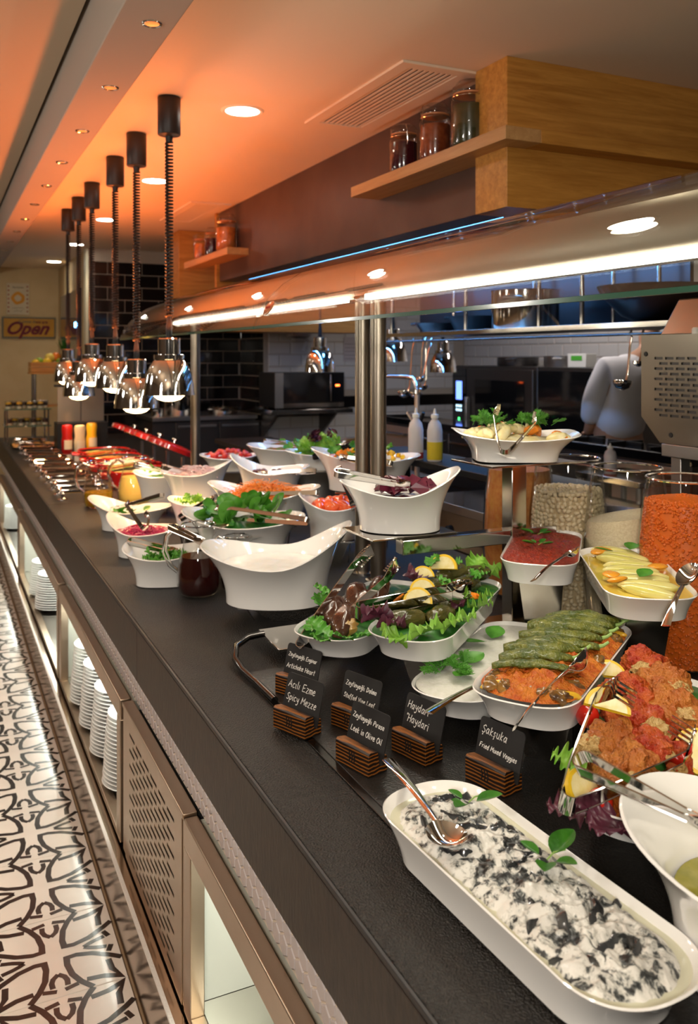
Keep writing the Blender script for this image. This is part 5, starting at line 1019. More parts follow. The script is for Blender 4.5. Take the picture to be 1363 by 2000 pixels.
# ================================================================ chalk signs
STROKES = {
'A': [[(0,0),(2,6),(4,0)],[(.8,2.2),(3.2,2.2)]], 'c': [[(2.6,3.2),(1.4,4),(.3,3),(.2,1.2),(1.2,0),(2.6,.8)]], 'ı': [[(.5,4),(.6,.4),(1.2,0)]], 'l': [[(.5,6.4),(.6,.4),(1.2,0)]], 'i': [[(.5,4),(.6,.4),(1.2,0)],[(.5,5.2),(.6,5.6)]],
'E': [[(3.6,6),(.4,5.8),(.4,3),(2.8,3.2)],[(.4,3),(.4,0),(3.8,.2)]], 'z': [[(.2,4),(2.6,4),(.2,0),(2.8,0)]], 'm': [[(.2,0),(.4,4)],[(.4,3),(1.4,4),(1.9,3),(1.8,0)],[(1.9,3),(3,4),(3.5,3),(3.5,0)]], 'e': [[(.3,2),(2.6,2.4),(2.3,3.8),(1.2,4),(.3,2.6),(.5,.6),(1.6,0),(2.8,.8)]],
'S': [[(3.2,5.2),(2,6.2),(.6,5),(1.2,3.6),(2.8,2.6),(3,1),(1.6,0),(.2,1)]], 'p': [[(.4,4),(.2,-2.4)],[(.4,3),(1.8,4),(2.8,2.6),(2,.4),(.4,.6)]], 'y': [[(.3,4),(.6,1.6),(1.6,1),(2.5,2.2)],[(2.7,4),(2.2,-1.4),(1.2,-2.4),(.2,-1.6)]], 'M': [[(.2,0),(.6,6),(2.2,2),(4,6),(4.4,0)]],
'Z': [[(.2,6),(3.8,6),(.2,0),(4,.2)]], 't': [[(1,6),(.9,.6),(1.8,0)],[(0,4),(2.2,4.2)]], 'n': [[(.2,0),(.4,4)],[(.4,2.8),(1.6,4),(2.4,3),(2.4,.2)]], 'a': [[(2.5,3.4),(1.2,4),(.2,2),(1,0),(2.3,1.2),(2.6,4),(2.6,.4),(3.1,0)]], 'ğ': [[(2.4,3.4),(1.2,4),(.2,2.2),(1.2,.4),(2.4,1.4),(2.6,4),(2.3,-1.8),(1.2,-2.4),(.2,-1.6)],[(.7,5.8),(1.4,5.2),(2.2,5.8)]], 'g': [[(2.4,3.4),(1.2,4),(.2,2.2),(1.2,.4),(2.4,1.4),(2.6,4),(2.3,-1.8),(1.2,-2.4),(.2,-1.6)]],
'r': [[(.3,4),(.4,0)],[(.4,2.6),(1.2,3.8),(2.2,3.8)]], 's': [[(2.2,3.4),(1.2,4),(.4,3),(2,1.4),(1.2,0),(.1,.6)]], 'ş': [[(2.2,3.4),(1.2,4),(.4,3),(2,1.4),(1.2,0),(.1,.6)],[(1.2,-.3),(1.4,-1.2),(.8,-1.6)]], 'Ş': [[(3.2,5.2),(2,6.2),(.6,5),(1.2,3.6),(2.8,2.6),(3,1),(1.6,0),(.2,1)],[(1.6,-.3),(1.8,-1.2),(1.1,-1.6)]],
'P': [[(.4,0),(.6,6)],[(.4,5.6),(2.6,6),(3.4,4.6),(2.4,3.2),(.6,3)]], 'L': [[(.6,6),(.3,.2),(3.4,.2)]], 'k': [[(.4,6.2),(.4,0)],[(2.4,4),(.5,1.8),(2.6,0)]], 'O': [[(2,6),(.4,4.4),(.4,1.6),(2,0),(3.8,1.6),(3.8,4.4),(2,6)]], 'v': [[(.2,4),(1.3,0),(2.5,4)]], 'D': [[(.6,6),(.5,0)],[(.2,6),(2.4,5.6),(3.8,3.4),(2.6,.6),(.3,0)]], 'o': [[(1.4,4),(.3,2.6),(.6,.6),(1.8,0),(2.7,1.6),(2.4,3.4),(1.4,4)]],
'u': [[(.3,4),(.4,1),(1.4,0),(2.4,1.4)],[(2.5,4),(2.5,.4),(3,0)]], 'f': [[(2.4,5.6),(1.5,6.2),(1,5),(.9,-1.6)],[(.1,3.6),(2,3.8)]], 'd': [[(2.4,3.2),(1.2,4),(.2,2),(1.1,0),(2.3,1)],[(2.5,6.4),(2.5,.3),(3,0)]], 'H': [[(.4,6),(.3,0)],[(3.6,6),(3.5,0)],[(.3,3),(3.6,3.2)]], 'F': [[(.5,0),(.6,6),(3.6,6)],[(.5,3.2),(2.8,3.4)]], 'x': [[(.2,4),(2.6,0)],[(2.5,4),(.2,0)]], 'V': [[(.2,6),(1.9,0),(3.9,6)]], 'h': [[(.4,6.2),(.4,0)],[(.4,2.6),(1.5,4),(2.4,3),(2.4,.1)]], 'w': [[(.2,4),(1,0),(1.9,3),(2.8,0),(3.7,4)]], 'C': [[(3.6,5.2),(2,6),(.4,4.2),(.4,1.8),(2,0),(3.6,.9)]], '"': [[(.5,6.4),(.4,5)],[(1.4,6.4),(1.3,5)]]}
STROKES['N'] = [[(.3,0),(.5,6),(3.4,0),(3.6,6)]]; STROKES['T'] = [[(0,6),(4,6)],[(2,6),(2,0)]]; STROKES['U'] = [[(.3,6),(.4,1.4),(1.8,0),(3.3,1.4),(3.5,6)]]
def scribble(mb, text, x0, y0, s, r, slope=0.0, seed=0, jit=0.12, flat=0.35, slant=0.18):
    rj = random.Random(seed + len(text)); x = x0
    for ch in text:
        if ch == ' ': x += 2.6 * s; continue
        g = STROKES[ch]; w_ = max(p[0] for st_ in g for p in st_); b0 = rj.uniform(-.25, .25)
        for st_ in g:
            pts = [(x + s * (p[0] + slant * p[1] + rj.uniform(-jit, jit)), y0 + slope * (x - x0) + s * (p[1] + b0 + rj.uniform(-jit, jit)), 0) for p in st_]
            q = [pts[0]]
            for a, b in zip(pts, pts[1:]): q += [tuple((a[i] + b[i]) / 2 for i in range(3)), b]
            mb.tube(q, r, 5, flat=flat)
        x += s * (w_ + 0.9)
m_card = M('chalkboard_card', (0.016, 0.015, 0.015), 0.42, col2=(0.026, 0.025, 0.024), nscale=20); m_chalk = M('white_chalk_ink', (0.72, 0.70, 0.66), 0.7)
m_burnt = bpy.data.materials.new('burnt_wood_block'); m_burnt.use_nodes = True
nt = m_burnt.node_tree; bs = nt.nodes['Principled BSDF']; tc = nt.nodes.new('ShaderNodeTexCoord'); mp = nt.nodes.new('ShaderNodeMapping'); mp.inputs['Scale'].default_value = (0.25, 1, 1); mp.inputs['Rotation'].default_value = (0.0, 0.10, 0.0); wv = nt.nodes.new('ShaderNodeTexWave'); wv.bands_direction = 'Z'; wv.inputs['Scale'].default_value = 52; wv.inputs['Distortion'].default_value = 3.5; wv.inputs['Detail'].default_value = 3; wv.inputs['Detail Scale'].default_value = 1.2; rp = nt.nodes.new('ShaderNodeValToRGB')
rp.color_ramp.elements[0].position = 0.45; rp.color_ramp.elements[0].color = (0.010, 0.004, 0.002, 1); rp.color_ramp.elements[1].position = 1.0; rp.color_ramp.elements[1].color = (0.26, 0.085, 0.012, 1); bs.inputs['Roughness'].default_value = 0.38
for a_, b_ in ((tc.outputs['Object'], mp.inputs['Vector']), (mp.outputs[0], wv.inputs['Vector']), (wv.outputs['Fac'], rp.inputs[0]), (rp.outputs[0], bs.inputs['Base Color'])): nt.links.new(a_, b_)
def sign(a, b, lines, label, seed, wide=0.094, high=0.078, sz=0.0021):
    a = Vector(a); b = Vector(b); d = (b - a).normalized(); nrm = Vector((-d.y, d.x, 0)); L = 0.084; c = a + d * L / 2 + nrm * 0.021
    t = T('menu_sign', label, 'sign', (c.x, c.y, 0.7838), math.atan2(d.y, d.x), 'chalk menu signs in wooden blocks')
    bl = MB(); pr = [(-0.021, 0), (-0.021, 0.036), (-0.017, 0.040), (0.0005, 0.037), (0.0035, 0.014), (0.0075, 0.014), (0.010, 0.030), (0.021, 0.026), (0.021, 0)]
    bl.loft([[(-L / 2, y, z) for y, z in pr], [(L / 2, y, z) for y, z in pr]])
    blk = P('wooden_block', bl, m_burnt, t, ang=30, bevel=0.0012)
    lg_ = MB()
    for k in range(3): lg_.tube([(-0.006 + 0.006 * k, -0.0212, 0.012), (-0.004 + 0.006 * k, -0.0212, 0.020), (-0.006 + 0.006 * k, -0.0212, 0.029)], 0.0011, 5)
    P('branded_mark', lg_, m_black, blk)
    cd = MB(); r_ = 0.007; out = []
    for cx, cz, a0 in ((wide / 2 - r_, high - r_, 0), (-wide / 2 + r_, high - r_, 90), (-wide / 2 + .001, .001, 180), (wide / 2 - .001, .001, 270)):
        rr = r_ if a0 < 180 else 0.001
        for k in range(5): an = math.radians(a0 + 22.5 * k); out.append((cx + rr * math.cos(an), cz + rr * math.sin(an)))
    cd.loft([[(x, -0.001, z) for x, z in out], [(x, 0.001, z) for x, z in out]])
    card = P('card', cd, m_card, t, (0, 0.0048, 0.0145), (math.radians(-15), 0, 0), ang=30)
    tx = MB()
    for k, ln in enumerate(lines):
        w_ = sum((2.6 if ch == ' ' else max(p[0] for st_ in STROKES[ch] for p in st_) + 0.9) for ch in ln); s_ = min(sz, (wide - 0.013) / (w_ + 1.2))
        scribble(tx, ln, -wide / 2 + 0.006, high - 0.025 - 0.0225 * k, s_, 0.00075, -0.02, seed + k)
    tx.xf(Matrix(((1, 0, 0, 0), (0, 0, 1, -0.0014), (0, 1, 0, 0), (0, 0, 0, 1))))
    tx.f = [q[::-1] for q in tx.f]
    P('chalk_lettering', tx, m_chalk, card)
sign((0.5627, 1.514, 0.7838), (0.5927, 1.4404, 0.7838), ['Acılı Ezme', 'Spicy Mezze'], 'chalk sign reading Acılı Ezme Spicy Mezze, leftmost in front', 1)
sign((0.6121, 1.344, 0.7838), (0.635, 1.26, 0.7838), ['Zeytinyağlı Pırasa', 'Leek in Olive Oil'], 'chalk sign reading Zeytinyağlı Pırasa Leek in Olive Oil', 2)
sign((0.7158, 1.3373, 0.7838), (0.737, 1.2543, 0.7838), ['Haydari', '"Haydari'], 'chalk sign reading Haydari in front of the yogurt dip', 3)
sign((0.6639, 1.4783, 0.7838), (0.6907, 1.4054, 0.7838), ['Zeytinyağlı Dolma', 'Stuffed Vine Leaf'], 'chalk sign reading Zeytinyağlı Dolma Stuffed Vine Leaf', 4)
sign((0.6247, 1.6689, 0.7838), (0.662, 1.5875, 0.7838), ['Zeytinyağlı Enginar', 'Artichoke Heart'], 'rearmost chalk sign reading Zeytinyağlı Enginar Artichoke Heart', 5)
sign((0.7763, 1.1968, 0.7838), (0.7956, 1.1152, 0.7838), ['Şakşuka', 'Fried Mixed Veggies'], 'chalk sign reading Şakşuka Fried Mixed Veggies', 6)

# ================================================================ glass vases
def vase(x, y, label, z0=0.7838, h=0.41, s=1.0):
    t = T('glass_vase', label, 'vase', (x, y, z0), 0, 'tall glass storage vases')
    pr = [(0.070, 0.0), (0.086, 0.008), (0.098, 0.05), (0.105, 0.13), (0.1045, 0.20), (0.100, 0.28), (0.091, 0.36), (0.083, h)]
    P('body', MB().lathe(pr, 48, cb=False), m_glass, t)
    P('rim', MB().tube([(0.0825 * math.cos(a), 0.0825 * math.sin(a), h + 0.003) for a in [2 * PI * k / 48 for k in range(49)]], 0.0028, 6), m_glassr, t)
    return pr
def vr(pr, z):
    for (a, za), (b, zb) in zip(pr, pr[1:]):
        if za <= z <= zb: return a + (b - a) * (z - za) / (zb - za) - 0.0042
    return 0.07
VX = 1.525
m_bean = M('white_bean', (0.66, 0.53, 0.34), 0.3, coat=0.2); m_rice = M('raw_rice', (0.66, 0.54, 0.34), 0.5, col2=(0.76, 0.65, 0.44), nscale=200, bump=0.6, bscale=300); m_lent = M('red_lentil', (0.66, 0.13, 0.012), 0.4)
pr = vase(VX, 1.850, 'tall glass vase full of white beans'); bz = 0.7838
b0 = lump_mb(0.0085, 0.0060, 0.0058, 0.08, 1.5, 3, 10, 7); bm = me('bean', b0, m_bean); restb = MB(); nb = 0
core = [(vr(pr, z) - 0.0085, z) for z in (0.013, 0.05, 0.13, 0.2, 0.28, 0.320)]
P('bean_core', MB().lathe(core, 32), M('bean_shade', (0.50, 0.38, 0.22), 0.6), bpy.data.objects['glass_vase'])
spots_ = []
z = 0.014
while z < 0.332:
    r_ = vr(pr, z) - 0.0065; n_ = int(2 * PI * r_ / 0.0148)
    for k in range(n_):
        spots_.append((2 * PI * k / n_ + rd.uniform(-.04, .04) + (z * 91) % 1, z + rd.uniform(-.003, .003), r_ - rd.uniform(0, .0015)))
    z += 0.0108
for k in range(170):
    spots_.append((rd.uniform(0, 6.28), 0.328 + rd.uniform(-.003, .004), math.sqrt(rd.random()) * 0.082))
cdir = math.atan2(-1.85, -VX)
spots_.sort(key=lambda q: -(math.cos(q[0] - cdir) * 0.5 + q[1]))
vs_obj = bpy.data.objects['glass_vase']
for a, zz, r_ in spots_:
    R = Matrix.Translation((VX + r_ * math.cos(a), 1.85 + r_ * math.sin(a), bz + zz)) @ Matrix.Rotation(a + rd.uniform(-.5, .5), 4, 'Z') @ Matrix.Rotation(rd.uniform(0, 3), 4, 'X') @ Matrix.Rotation(rd.uniform(1.0, 2.1), 4, 'Z')
    if nb < 298:
        o = link('white_bean', bm, None); o.matrix_world = R; tag(o, 'dried white bean behind the glass of its tall vase', 'bean', 'white beans in the vase'); nb += 1
    else: restb.add([R @ Vector(p) for p in b0.v], b0.f)
o = S('white_beans', 'remaining dried white beans filling the vase', 'beans', restb, m_bean); o['kind'] = 'stuff'
pr = vase(VX + 0.01, 1.641, 'tall glass vase half full of white rice')
rc = MB(); n_ = 32; rows = [(0.009, 1), (0.05, 1), (0.13, 1), (0.2, 1), (0.27, 1)]
rings = [[((vr(pr, z) - .0006) * math.cos(2 * PI * k / n_), (vr(pr, z) - .0006) * math.sin(2 * PI * k / n_), z) for k in range(n_)] for z, _ in rows]
top = [[((vr(pr, .29) - .001) * q * math.cos(2 * PI * k / n_), (vr(pr, .29) - .001) * q * math.sin(2 * PI * k / n_), 0.295 + 0.018 * math.cos(2 * PI * k / n_ + .9) * q + .012 * (1 - q)) for k in range(n_)] for q in (1.0, .7, .4, .1)]
rc.loft(rings + top); o = S('white_rice', 'raw white rice sloping inside its glass vase', 'rice', rc, m_rice, (VX + .01, 1.641, bz)); o['kind'] = 'stuff'
pr = vase(VX - 0.012, 1.437, 'tall glass vase full of orange lentils'); pl = pr
lc = MB().lathe([(vr(pl, z) - 0.0035, z) for z in (0.009, 0.05, 0.13, 0.2, 0.28, 0.36)] + [(0.04, 0.372), (0.002, 0.376)], 32)
l0 = lump_mb(0.0036, 0.0036, 0.0024, 0, 1, 0, 7, 5)
for k in range(2600):
    zz = rd.uniform(0.01, 0.365); a = cdir + rd.uniform(-2.0, 2.0); r_ = vr(pl, zz) - 0.0030; R = Matrix.Translation((r_ * math.cos(a), r_ * math.sin(a), zz)) @ Matrix.Rotation(rd.uniform(0, 6), 4, 'Z') @ Matrix.Rotation(rd.uniform(0, 3), 4, 'X'); lc.add([R @ Vector(p) for p in l0.v], l0.f)
for k in range(500):
    q = math.sqrt(rd.random()); a = rd.uniform(0, 6.28); r_ = q * 0.083; R = Matrix.Translation((r_ * math.cos(a), r_ * math.sin(a), 0.376 - 0.015 * q)) @ Matrix.Rotation(rd.uniform(0, 3), 4, 'X'); lc.add([R @ Vector(p) for p in l0.v], l0.f)
o = S('orange_lentils', 'orange red lentils filling the rightmost glass vase', 'lentils', lc, m_lent, (VX - .012, 1.437, bz)); o['kind'] = 'stuff'
pr = vase(VX, 2.065, 'tall glass vase of orange spice half hidden behind the steel column', h=0.41)
o = S('orange_spice', 'orange spice filling the vase behind the steel column', 'spice', MB().lathe([(vr(pr, z) - 0.001, z) for z in (0.009, 0.05, 0.13, 0.2, 0.28, 0.36)], 32), M('spice', (0.42, 0.12, 0.02), 0.6, col2=(0.5, 0.2, 0.04), nscale=60), (VX, 2.065, bz)); o['kind'] = 'stuff'

# ================================================================ hot station, far left of the counter
m_red = M('red_enamel', (0.50, 0.012, 0.012), 0.18, coat=0.6); m_iron = M('cast_iron_inside', (0.03, 0.022, 0.02), 0.4)
PN = [('nearest red casserole with mixed pale vegetables', 'pale mixed vegetables in the nearest casserole', (0.70, 0.50, 0.22), (0.35, 0.45, 0.08), 0.008),
      ('second red casserole heaped with white rice', 'white rice heaped in the second casserole', (0.85, 0.78, 0.62), (0.9, 0.85, 0.72), 0.04),
      ('third red casserole of stew from the steel post', 'brown stew in the third casserole', (0.42, 0.16, 0.03), (0.6, 0.35, 0.08), 0.012),
      ('farthest red casserole with green garnish', 'rice with green garnish in the fourth casserole', (0.75, 0.55, 0.25), (0.2, 0.4, 0.05), 0.015),
      ('farthest red casserole below the heat lamps', 'golden food in the farthest casserole', (0.7, 0.4, 0.08), (0.5, 0.2, 0.03), 0.012)]
LID = ['nearest open red lid with steel knob', 'second open red lid from the steel post', 'third open red lid from the steel post', 'farthest open red lid of the casseroles', 'farthest open red lid of the casseroles']
for k, y in enumerate((4.67, 5.02, 5.37, 5.72)):
    x = 0.975; z = 0.7803
    t = T('red_casserole', PN[k][0], 'casserole', (x, y, z), 0, 'red enamel casseroles')
    out = superell(0.165, 0.155, 2.6, 44)
    P('pot', dish_mesh(out, lambda a: 0.085, 0.9, 0.008, 1.3, 6, 0.01), m_red, t)
    for s_ in (-1, 1): P('handle', MB().tube([(s_ * 0.155, -0.04, 0.066), (s_ * 0.195, -0.03, 0.07), (s_ * 0.195, 0.03, 0.07), (s_ * 0.155, 0.04, 0.066)], 0.009, 8), m_red, t)
    P('inner_lining', dish_mesh(superell(0.155, 0.145, 2.6, 44), lambda a: 0.080, 0.9, 0.004, 1.3, 4, 0.014), m_iron, t)
    bpy.data.objects[t.children[-1].name].location.z = 0.002
    fill('casserole_food', PN[k][1], 'food', (x, y, z), 0, superell(0.152, 0.142, 2.6, 44), 0.93, 0.066, PN[k][4], 0.008, 30, M('casserole_food_%s' % 'abcde'[k], PN[k][2], 0.35, col2=PN[k][3], nscale=40, bump=0.8, bscale=70), k, 14, 0.004, 90)
    l = P('lid', MB().loft([[(p[0] * q, p[1] * q, zz) for p in superell(0.135, 0.15, 2.6, 44)] for q, zz in ((0.93, 0.0), (1.0, 0.004), (1.0, 0.026), (0.93, 0.034), (0.5, 0.042))]), m_red, t, (1.155 - x, 0.03, 0.955 - z), (0, math.radians(24), 0), label=LID[k])
    P('knob', MB().lathe([(0.006, 0.042), (0.006, 0.056), (0.018, 0.060), (0.018, 0.066), (0.010, 0.069)], 16), m_polish, l)
    P('hinge_arm', MB().box((0.10, 0, -0.060), (0.014, 0.03, 0.11), M=Matrix.Rotation(math.radians(-24), 3, 'Y')), m_dsteel, l)
    tongs('steel spoon tongs in the %s casserole' % ['nearest', 'second', 'third', 'fourth', 'farthest'][k], (x - 0.20, y - 0.05, z + 0.10), (x + 0.02, y + 0.02, z + 0.115), 0.08, 0.6, 'tongs in the casseroles') if k in (0, 2) else None
# chrome tongs laid on rests along the counter edge
ORD2 = ['nearest', 'second', 'third', 'fourth', 'fifth', 'sixth', 'seventh', 'eighth', 'ninth', 'farthest']
for k, y in enumerate((4.35, 4.52, 4.72, 4.95, 5.22, 5.50, 5.80, 6.15, 6.55, 7.0)):
    r_ = T('chrome_rest', 'chrome utensil rest at the counter edge, %s' % (ORD2[k] if k in (0, 9) else ORD2[k] + ' from the glass jug'), 'rest', (0.545, y, 0.7803), 0, 'chrome utensil rests')
    P('base', MB().lathe([(0.026, 0), (0.026, 0.004), (0.012, 0.012)], 18), m_chrome, r_)
    for s_ in (-1, 0, 1): P('knob', MB().lathe([(0.004, 0.0125), (0.004, 0.020), (0.010, 0.028), (0.010, 0.034), (0.004, 0.040)], 12, (0.0, s_ * 0.018, 0.0)), m_chrome, r_)
    tongs('chrome tongs laid over the counter edge rest, %s' % (ORD2[k] if k in (0, 9) else ORD2[k] + ' in the row'), (0.535, y - 0.005, 0.832), (0.762, y + 0.07, 0.815), 0.12, 0.9, 'chrome tongs in a row at the counter edge', w=0.022)
# squeeze bottles of sauce
def sauce(loc, mat, cap, label, r=0.036, h=0.235, lab=True):
    t = T('sauce_bottle', label, 'bottle', loc, 0.4, 'upside-down sauce bottles')
    P('cap', MB().lathe([(r * 0.95, 0), (r * 0.95, 0.035), (r * 0.7, 0.040)], 24), cap, t)
    P('body', MB().lathe([(r * 0.70, 0.0405), (r, 0.06), (r * 1.02, h * 0.55), (r * 0.88, h * 0.68), (r * 1.0, h * 0.9), (r * 0.9, h * 0.98), (r * .5, h)], 28), mat, t)
    if lab: P('label', MB().grid(lambda u, v: ((r * 1.035) * math.cos(-2.6 + 1.6 * u), (r * 1.035) * math.sin(-2.6 + 1.6 * u), 0.075 + 0.06 * v), 10, 2), M('paper_label', (0.75, 0.68, 0.52), 0.5), t)
m_ket = M('ketchup_bottle', (0.42, 0.010, 0.008), 0.25, coat=.4); m_may = M('mayo_bottle', (0.78, 0.66, 0.44), 0.25, coat=.4); m_mus = M('mustard_bottle', (0.80, 0.45, 0.02), 0.25, coat=.4); m_capw = M('white_cap', (0.75, 0.72, 0.66), 0.4)
sauce((0.782, 5.9905, 0.7803), m_ket, m_capw, 'red ketchup bottle standing upside down'); sauce((0.8541, 5.9252, 0.7803), m_may, m_capw, 'cream mayonnaise bottle between ketchup and mustard'); sauce((0.9567, 6.1004, 0.7803), m_mus, m_capw, 'yellow mustard bottle right of the mayonnaise')
# steel screens reflecting the lamps
t = T('steel_screen', 'upright polished steel screen at the end of the hot station', 'screen', (0.98, 6.75, 0.7803))
for s_ in (-1, 1): P('panel', MB().bx((s_ * 0.085 - 0.082, -0.004, 0.20), (s_ * 0.085 + 0.082, 0.004, 0.46)), m_steel, t, smooth=False)
P('base', MB().bx((-0.18, -0.10, 0), (0.18, 0.10, 0.195)), m_black, t, bevel=0.002); P('top_bar', MB().bx((-0.19, -0.03, 0.4605), (0.19, 0.03, 0.475)), m_black, t, bevel=0.002)
# ---- dessert display
t = T('dessert_display', 'two tier glass dessert display at the far left', 'display', (0.645, 7.30, 0.7803))
for z in (0.14, 0.27): P('glass_shelf', MB().bx((-0.17, -0.15, z), (0.17, 0.15, z + 0.008)), m_gedge, t, bevel=0.001)
for q in ((-0.15, -0.13), (0.15, -0.13), (-0.15, 0.13), (0.15, 0.13)): P('post', MB().lathe([(0.007, 0), (0.007, 0.139)], 10, (q[0], q[1], 0)).lathe([(0.007, 0.1485), (0.007, 0.2695)], 10, (q[0], q[1], 0)), m_polish, t)
m_crm = M('cream_layer', (0.78, 0.70, 0.52), 0.4); m_choc = M('chocolate_layer', (0.05, 0.02, 0.012), 0.3); m_jel = M('yellow_jelly', (0.75, 0.42, 0.03), 0.2)
def cup(loc, kind, label):
    t = T('dessert_cup', label, 'dessert', loc, 0, 'layered dessert cups in the display')
    P('glass', MB().lathe([(0.022, 0), (0.026, 0.06), (0.0245, 0.06), (0.0205, 0.003)], 16), m_glass, t)
    P('cream', MB().lathe([(0.0195, 0.0036), (0.021, 0.020)], 14), m_crm, t); P('chocolate', MB().lathe([(0.0212, 0.0204), (0.0222, 0.036)], 14), m_choc, t); P('topping', MB().lathe([(0.0224, 0.0364), (0.0232, 0.046), (0.012, 0.053)], 14), [m_jel, m_choc][kind], t)
for k in range(8): cup((0.505 + 0.039 * k, 7.20 + 0.06 * (k % 2), 1.0588), k % 2, 'layered dessert cup on the top glass shelf, %s' % ['leftmost', 'second from left', 'third from left', 'fourth from left', 'fourth from right', 'third from right', 'second from right', 'rightmost'][k])
for k in range(7): cup((0.510 + 0.044 * k, 7.20 + 0.06 * (k % 2), 0.9288), (k + 1) % 2, 'layered dessert cup on the lower glass shelf, %s' % ['leftmost', 'second from left', 'third from left', 'middle one', 'third from right', 'second from right', 'rightmost'][k])
pm2 = me('pastry', lump_mb(0.030, 0.022, 0.014, 0.2, 2, 3, 12, 8), M('golden_pastry', (0.55, 0.25, 0.05), 0.4, col2=(0.7, 0.42, 0.12), nscale=30))
tr = S('pastry_tray', 'steel tray of small golden pastries on the counter at far left', 'tray', dish_mesh(superell(0.20, 0.16, 6, 40), lambda a: 0.018, 0.95, 0.002, 1, 3, 0.002), m_polish, (0.70, 6.95, 0.7803))
for k in range(20): tag(link('pastry', pm2, None, (0.545 + 0.077 * (k % 5), 6.85 + 0.068 * (k // 5), 0.797), (0, 0, random.uniform(0, 6))), 'small golden pastry on the steel tray', 'pastry', 'pastries on the steel tray')
# fruit crate on a stand
t = T('crate_stand', 'black and steel stand under the fruit crate', 'stand', (0.860, 7.62, 0.7803))
for q in ((-0.13, -0.08), (0.13, -0.08), (-0.13, 0.08), (0.13, 0.08)): P('leg', MB().lathe([(0.012, 0), (0.012, 0.54)], 10, (q[0], q[1], 0)), m_polish, t)
P('top_board', MB().bx((-0.17, -0.11, 0.5405), (0.17, 0.11, 0.555)), m_oak, t, bevel=0.002); P('mid_board', MB().bx((-0.116, -0.07, 0.27), (0.116, 0.07, 0.285)), m_oak, t, bevel=0.002)
t = T('fruit_crate', 'small wooden crate of fruit below the open sign', 'crate', (0.860, 7.62, 1.3357))
for z in (0.0, 0.042):
    P('slat', MB().bx((-0.16, -0.10, z + 0.003), (0.16, -0.092, z + 0.040)), m_oak, t, bevel=0.001); P('slat', MB().bx((-0.16, 0.092, z + 0.003), (0.16, 0.10, z + 0.040)), m_oak, t, bevel=0.001)
    for s_ in (-1, 1): P('slat', MB().bx((s_ * 0.16 - 0.004, -0.0915, z + 0.003), (s_ * 0.16 + 0.004, 0.0915, z + 0.040)), m_oak, t, bevel=0.001)
P('bottom', MB().bx((-0.155, -0.091, 0.0005), (0.155, 0.091, 0.006)), m_oak, t)
FR = [('apple', 'green apple in the fruit crate', (0.25, 0.42, 0.04), (-0.09, -0.03, 0.085), 0.036), ('lemon_fruit', 'yellow lemon at the front of the fruit crate', (0.80, 0.58, 0.03), (-0.03, -0.055, 0.08), 0.034), ('orange', 'orange on top of the fruit crate', (0.80, 0.22, 0.02), (0.045, 0.0, 0.125), 0.038), ('pear', 'pale yellow pear in the fruit crate', (0.72, 0.60, 0.12), (0.0, -0.01, 0.118), 0.038), ('apple', 'dark green apple at the right of the crate', (0.16, 0.30, 0.03), (0.07, -0.05, 0.082), 0.034), ('banana', 'short yellow banana at the left of the crate', (0.78, 0.55, 0.04), (-0.12, -0.05, 0.08), 0.026)]
for nm, lab, c_, p_, r_ in FR: S(nm, lab, 'fruit', lump_mb(r_ * (1.25 if nm in ('pear', 'lemon_fruit', 'banana') else 1), r_, r_ * (1.0), 0.05, 1.5, 1, 18, 12), M(nm + '_skin', c_, 0.35), (0.860 + p_[0], 7.62 + p_[1], 1.3357 + p_[2]), (0, random.uniform(-.4, .4), random.uniform(0, 3)))
t = T('pineapple', 'pineapple with spiky crown in the fruit crate', 'pineapple', (0.975, 7.66, 1.395))
P('fruit', lump_mb(0.048, 0.048, 0.075, 0.03, 3, 1, 20, 14, 0.04, 14).xf(Matrix.Translation((0, 0, 0.03))), M('pineapple_skin', (0.30, 0.17, 0.04), 0.6, bump=1.0, bscale=60), t)
for k in range(22):
    a = k * 2.4; tl = 0.15 + 0.75 * (k / 22); P('crown_leaf', leaf_mb(0.15 - 0.05 * k / 22 * .5, 0.022, 0.3, 0, 6, 2, 0.45), m_dleaf, t, (0, 0, 0.10), (0, -PI / 2 + tl, a))

# ================================================================ signs on the far wall
def text_mesh(name, s, size, mat, parent, loc, ext=0.001, shear=0.0, off=0.0, rot=(PI / 2, 0, 0), align='CENTER'):
    c = bpy.data.curves.new(name, 'FONT'); c.body = s; c.size = size; c.shear = shear; c.offset = off; c.extrude = ext; c.align_x = align; c.align_y = 'CENTER'; c.resolution_u = 4
    o = bpy.data.objects.new(name, c); COL.objects.link(o); dg_ = bpy.context.evaluated_depsgraph_get(); m = bpy.data.meshes.new_from_object(o.evaluated_get(dg_)); bpy.data.objects.remove(o); m.materials.clear(); m.materials.append(mat)
    return link(name, m, parent, loc, rot)
t = T('open_sign', 'yellow wall sign reading Come in we are Open', 'sign', (0.913, 10.038, 1.775))
P('frame', MB().bx((-0.275, -0.020, -0.115), (0.275, -0.001, 0.115)), M('grey_sign_frame', (0.13, 0.13, 0.09), 0.5), t, bevel=0.003)
brd = P('board', MB().bx((-0.258, -0.024, -0.098), (0.258, -0.0205, 0.098)), M('yellow_sign_board', (0.55, 0.27, 0.015), 0.5, col2=(0.48, 0.22, 0.012), nscale=8), t)
m_mar = M('maroon_sign_ink', (0.14, 0.006, 0.012), 0.6)
text_mesh('lettering', 'Open', 0.19, m_mar, brd, (-0.03, -0.026, -0.012), 0.001, 0.45, 0.006); text_mesh('small_lettering', 'Come in', 0.052, M('grey_sign_ink', (0.16, 0.13, 0.06), 0.6), brd, (-0.02, -0.0262, 0.066), 0.001, 0.2, 0.001); text_mesh('small_lettering', 'we are', 0.045, m_mar, brd, (0.125, -0.0262, 0.062), 0.001, 0.2, 0.001)
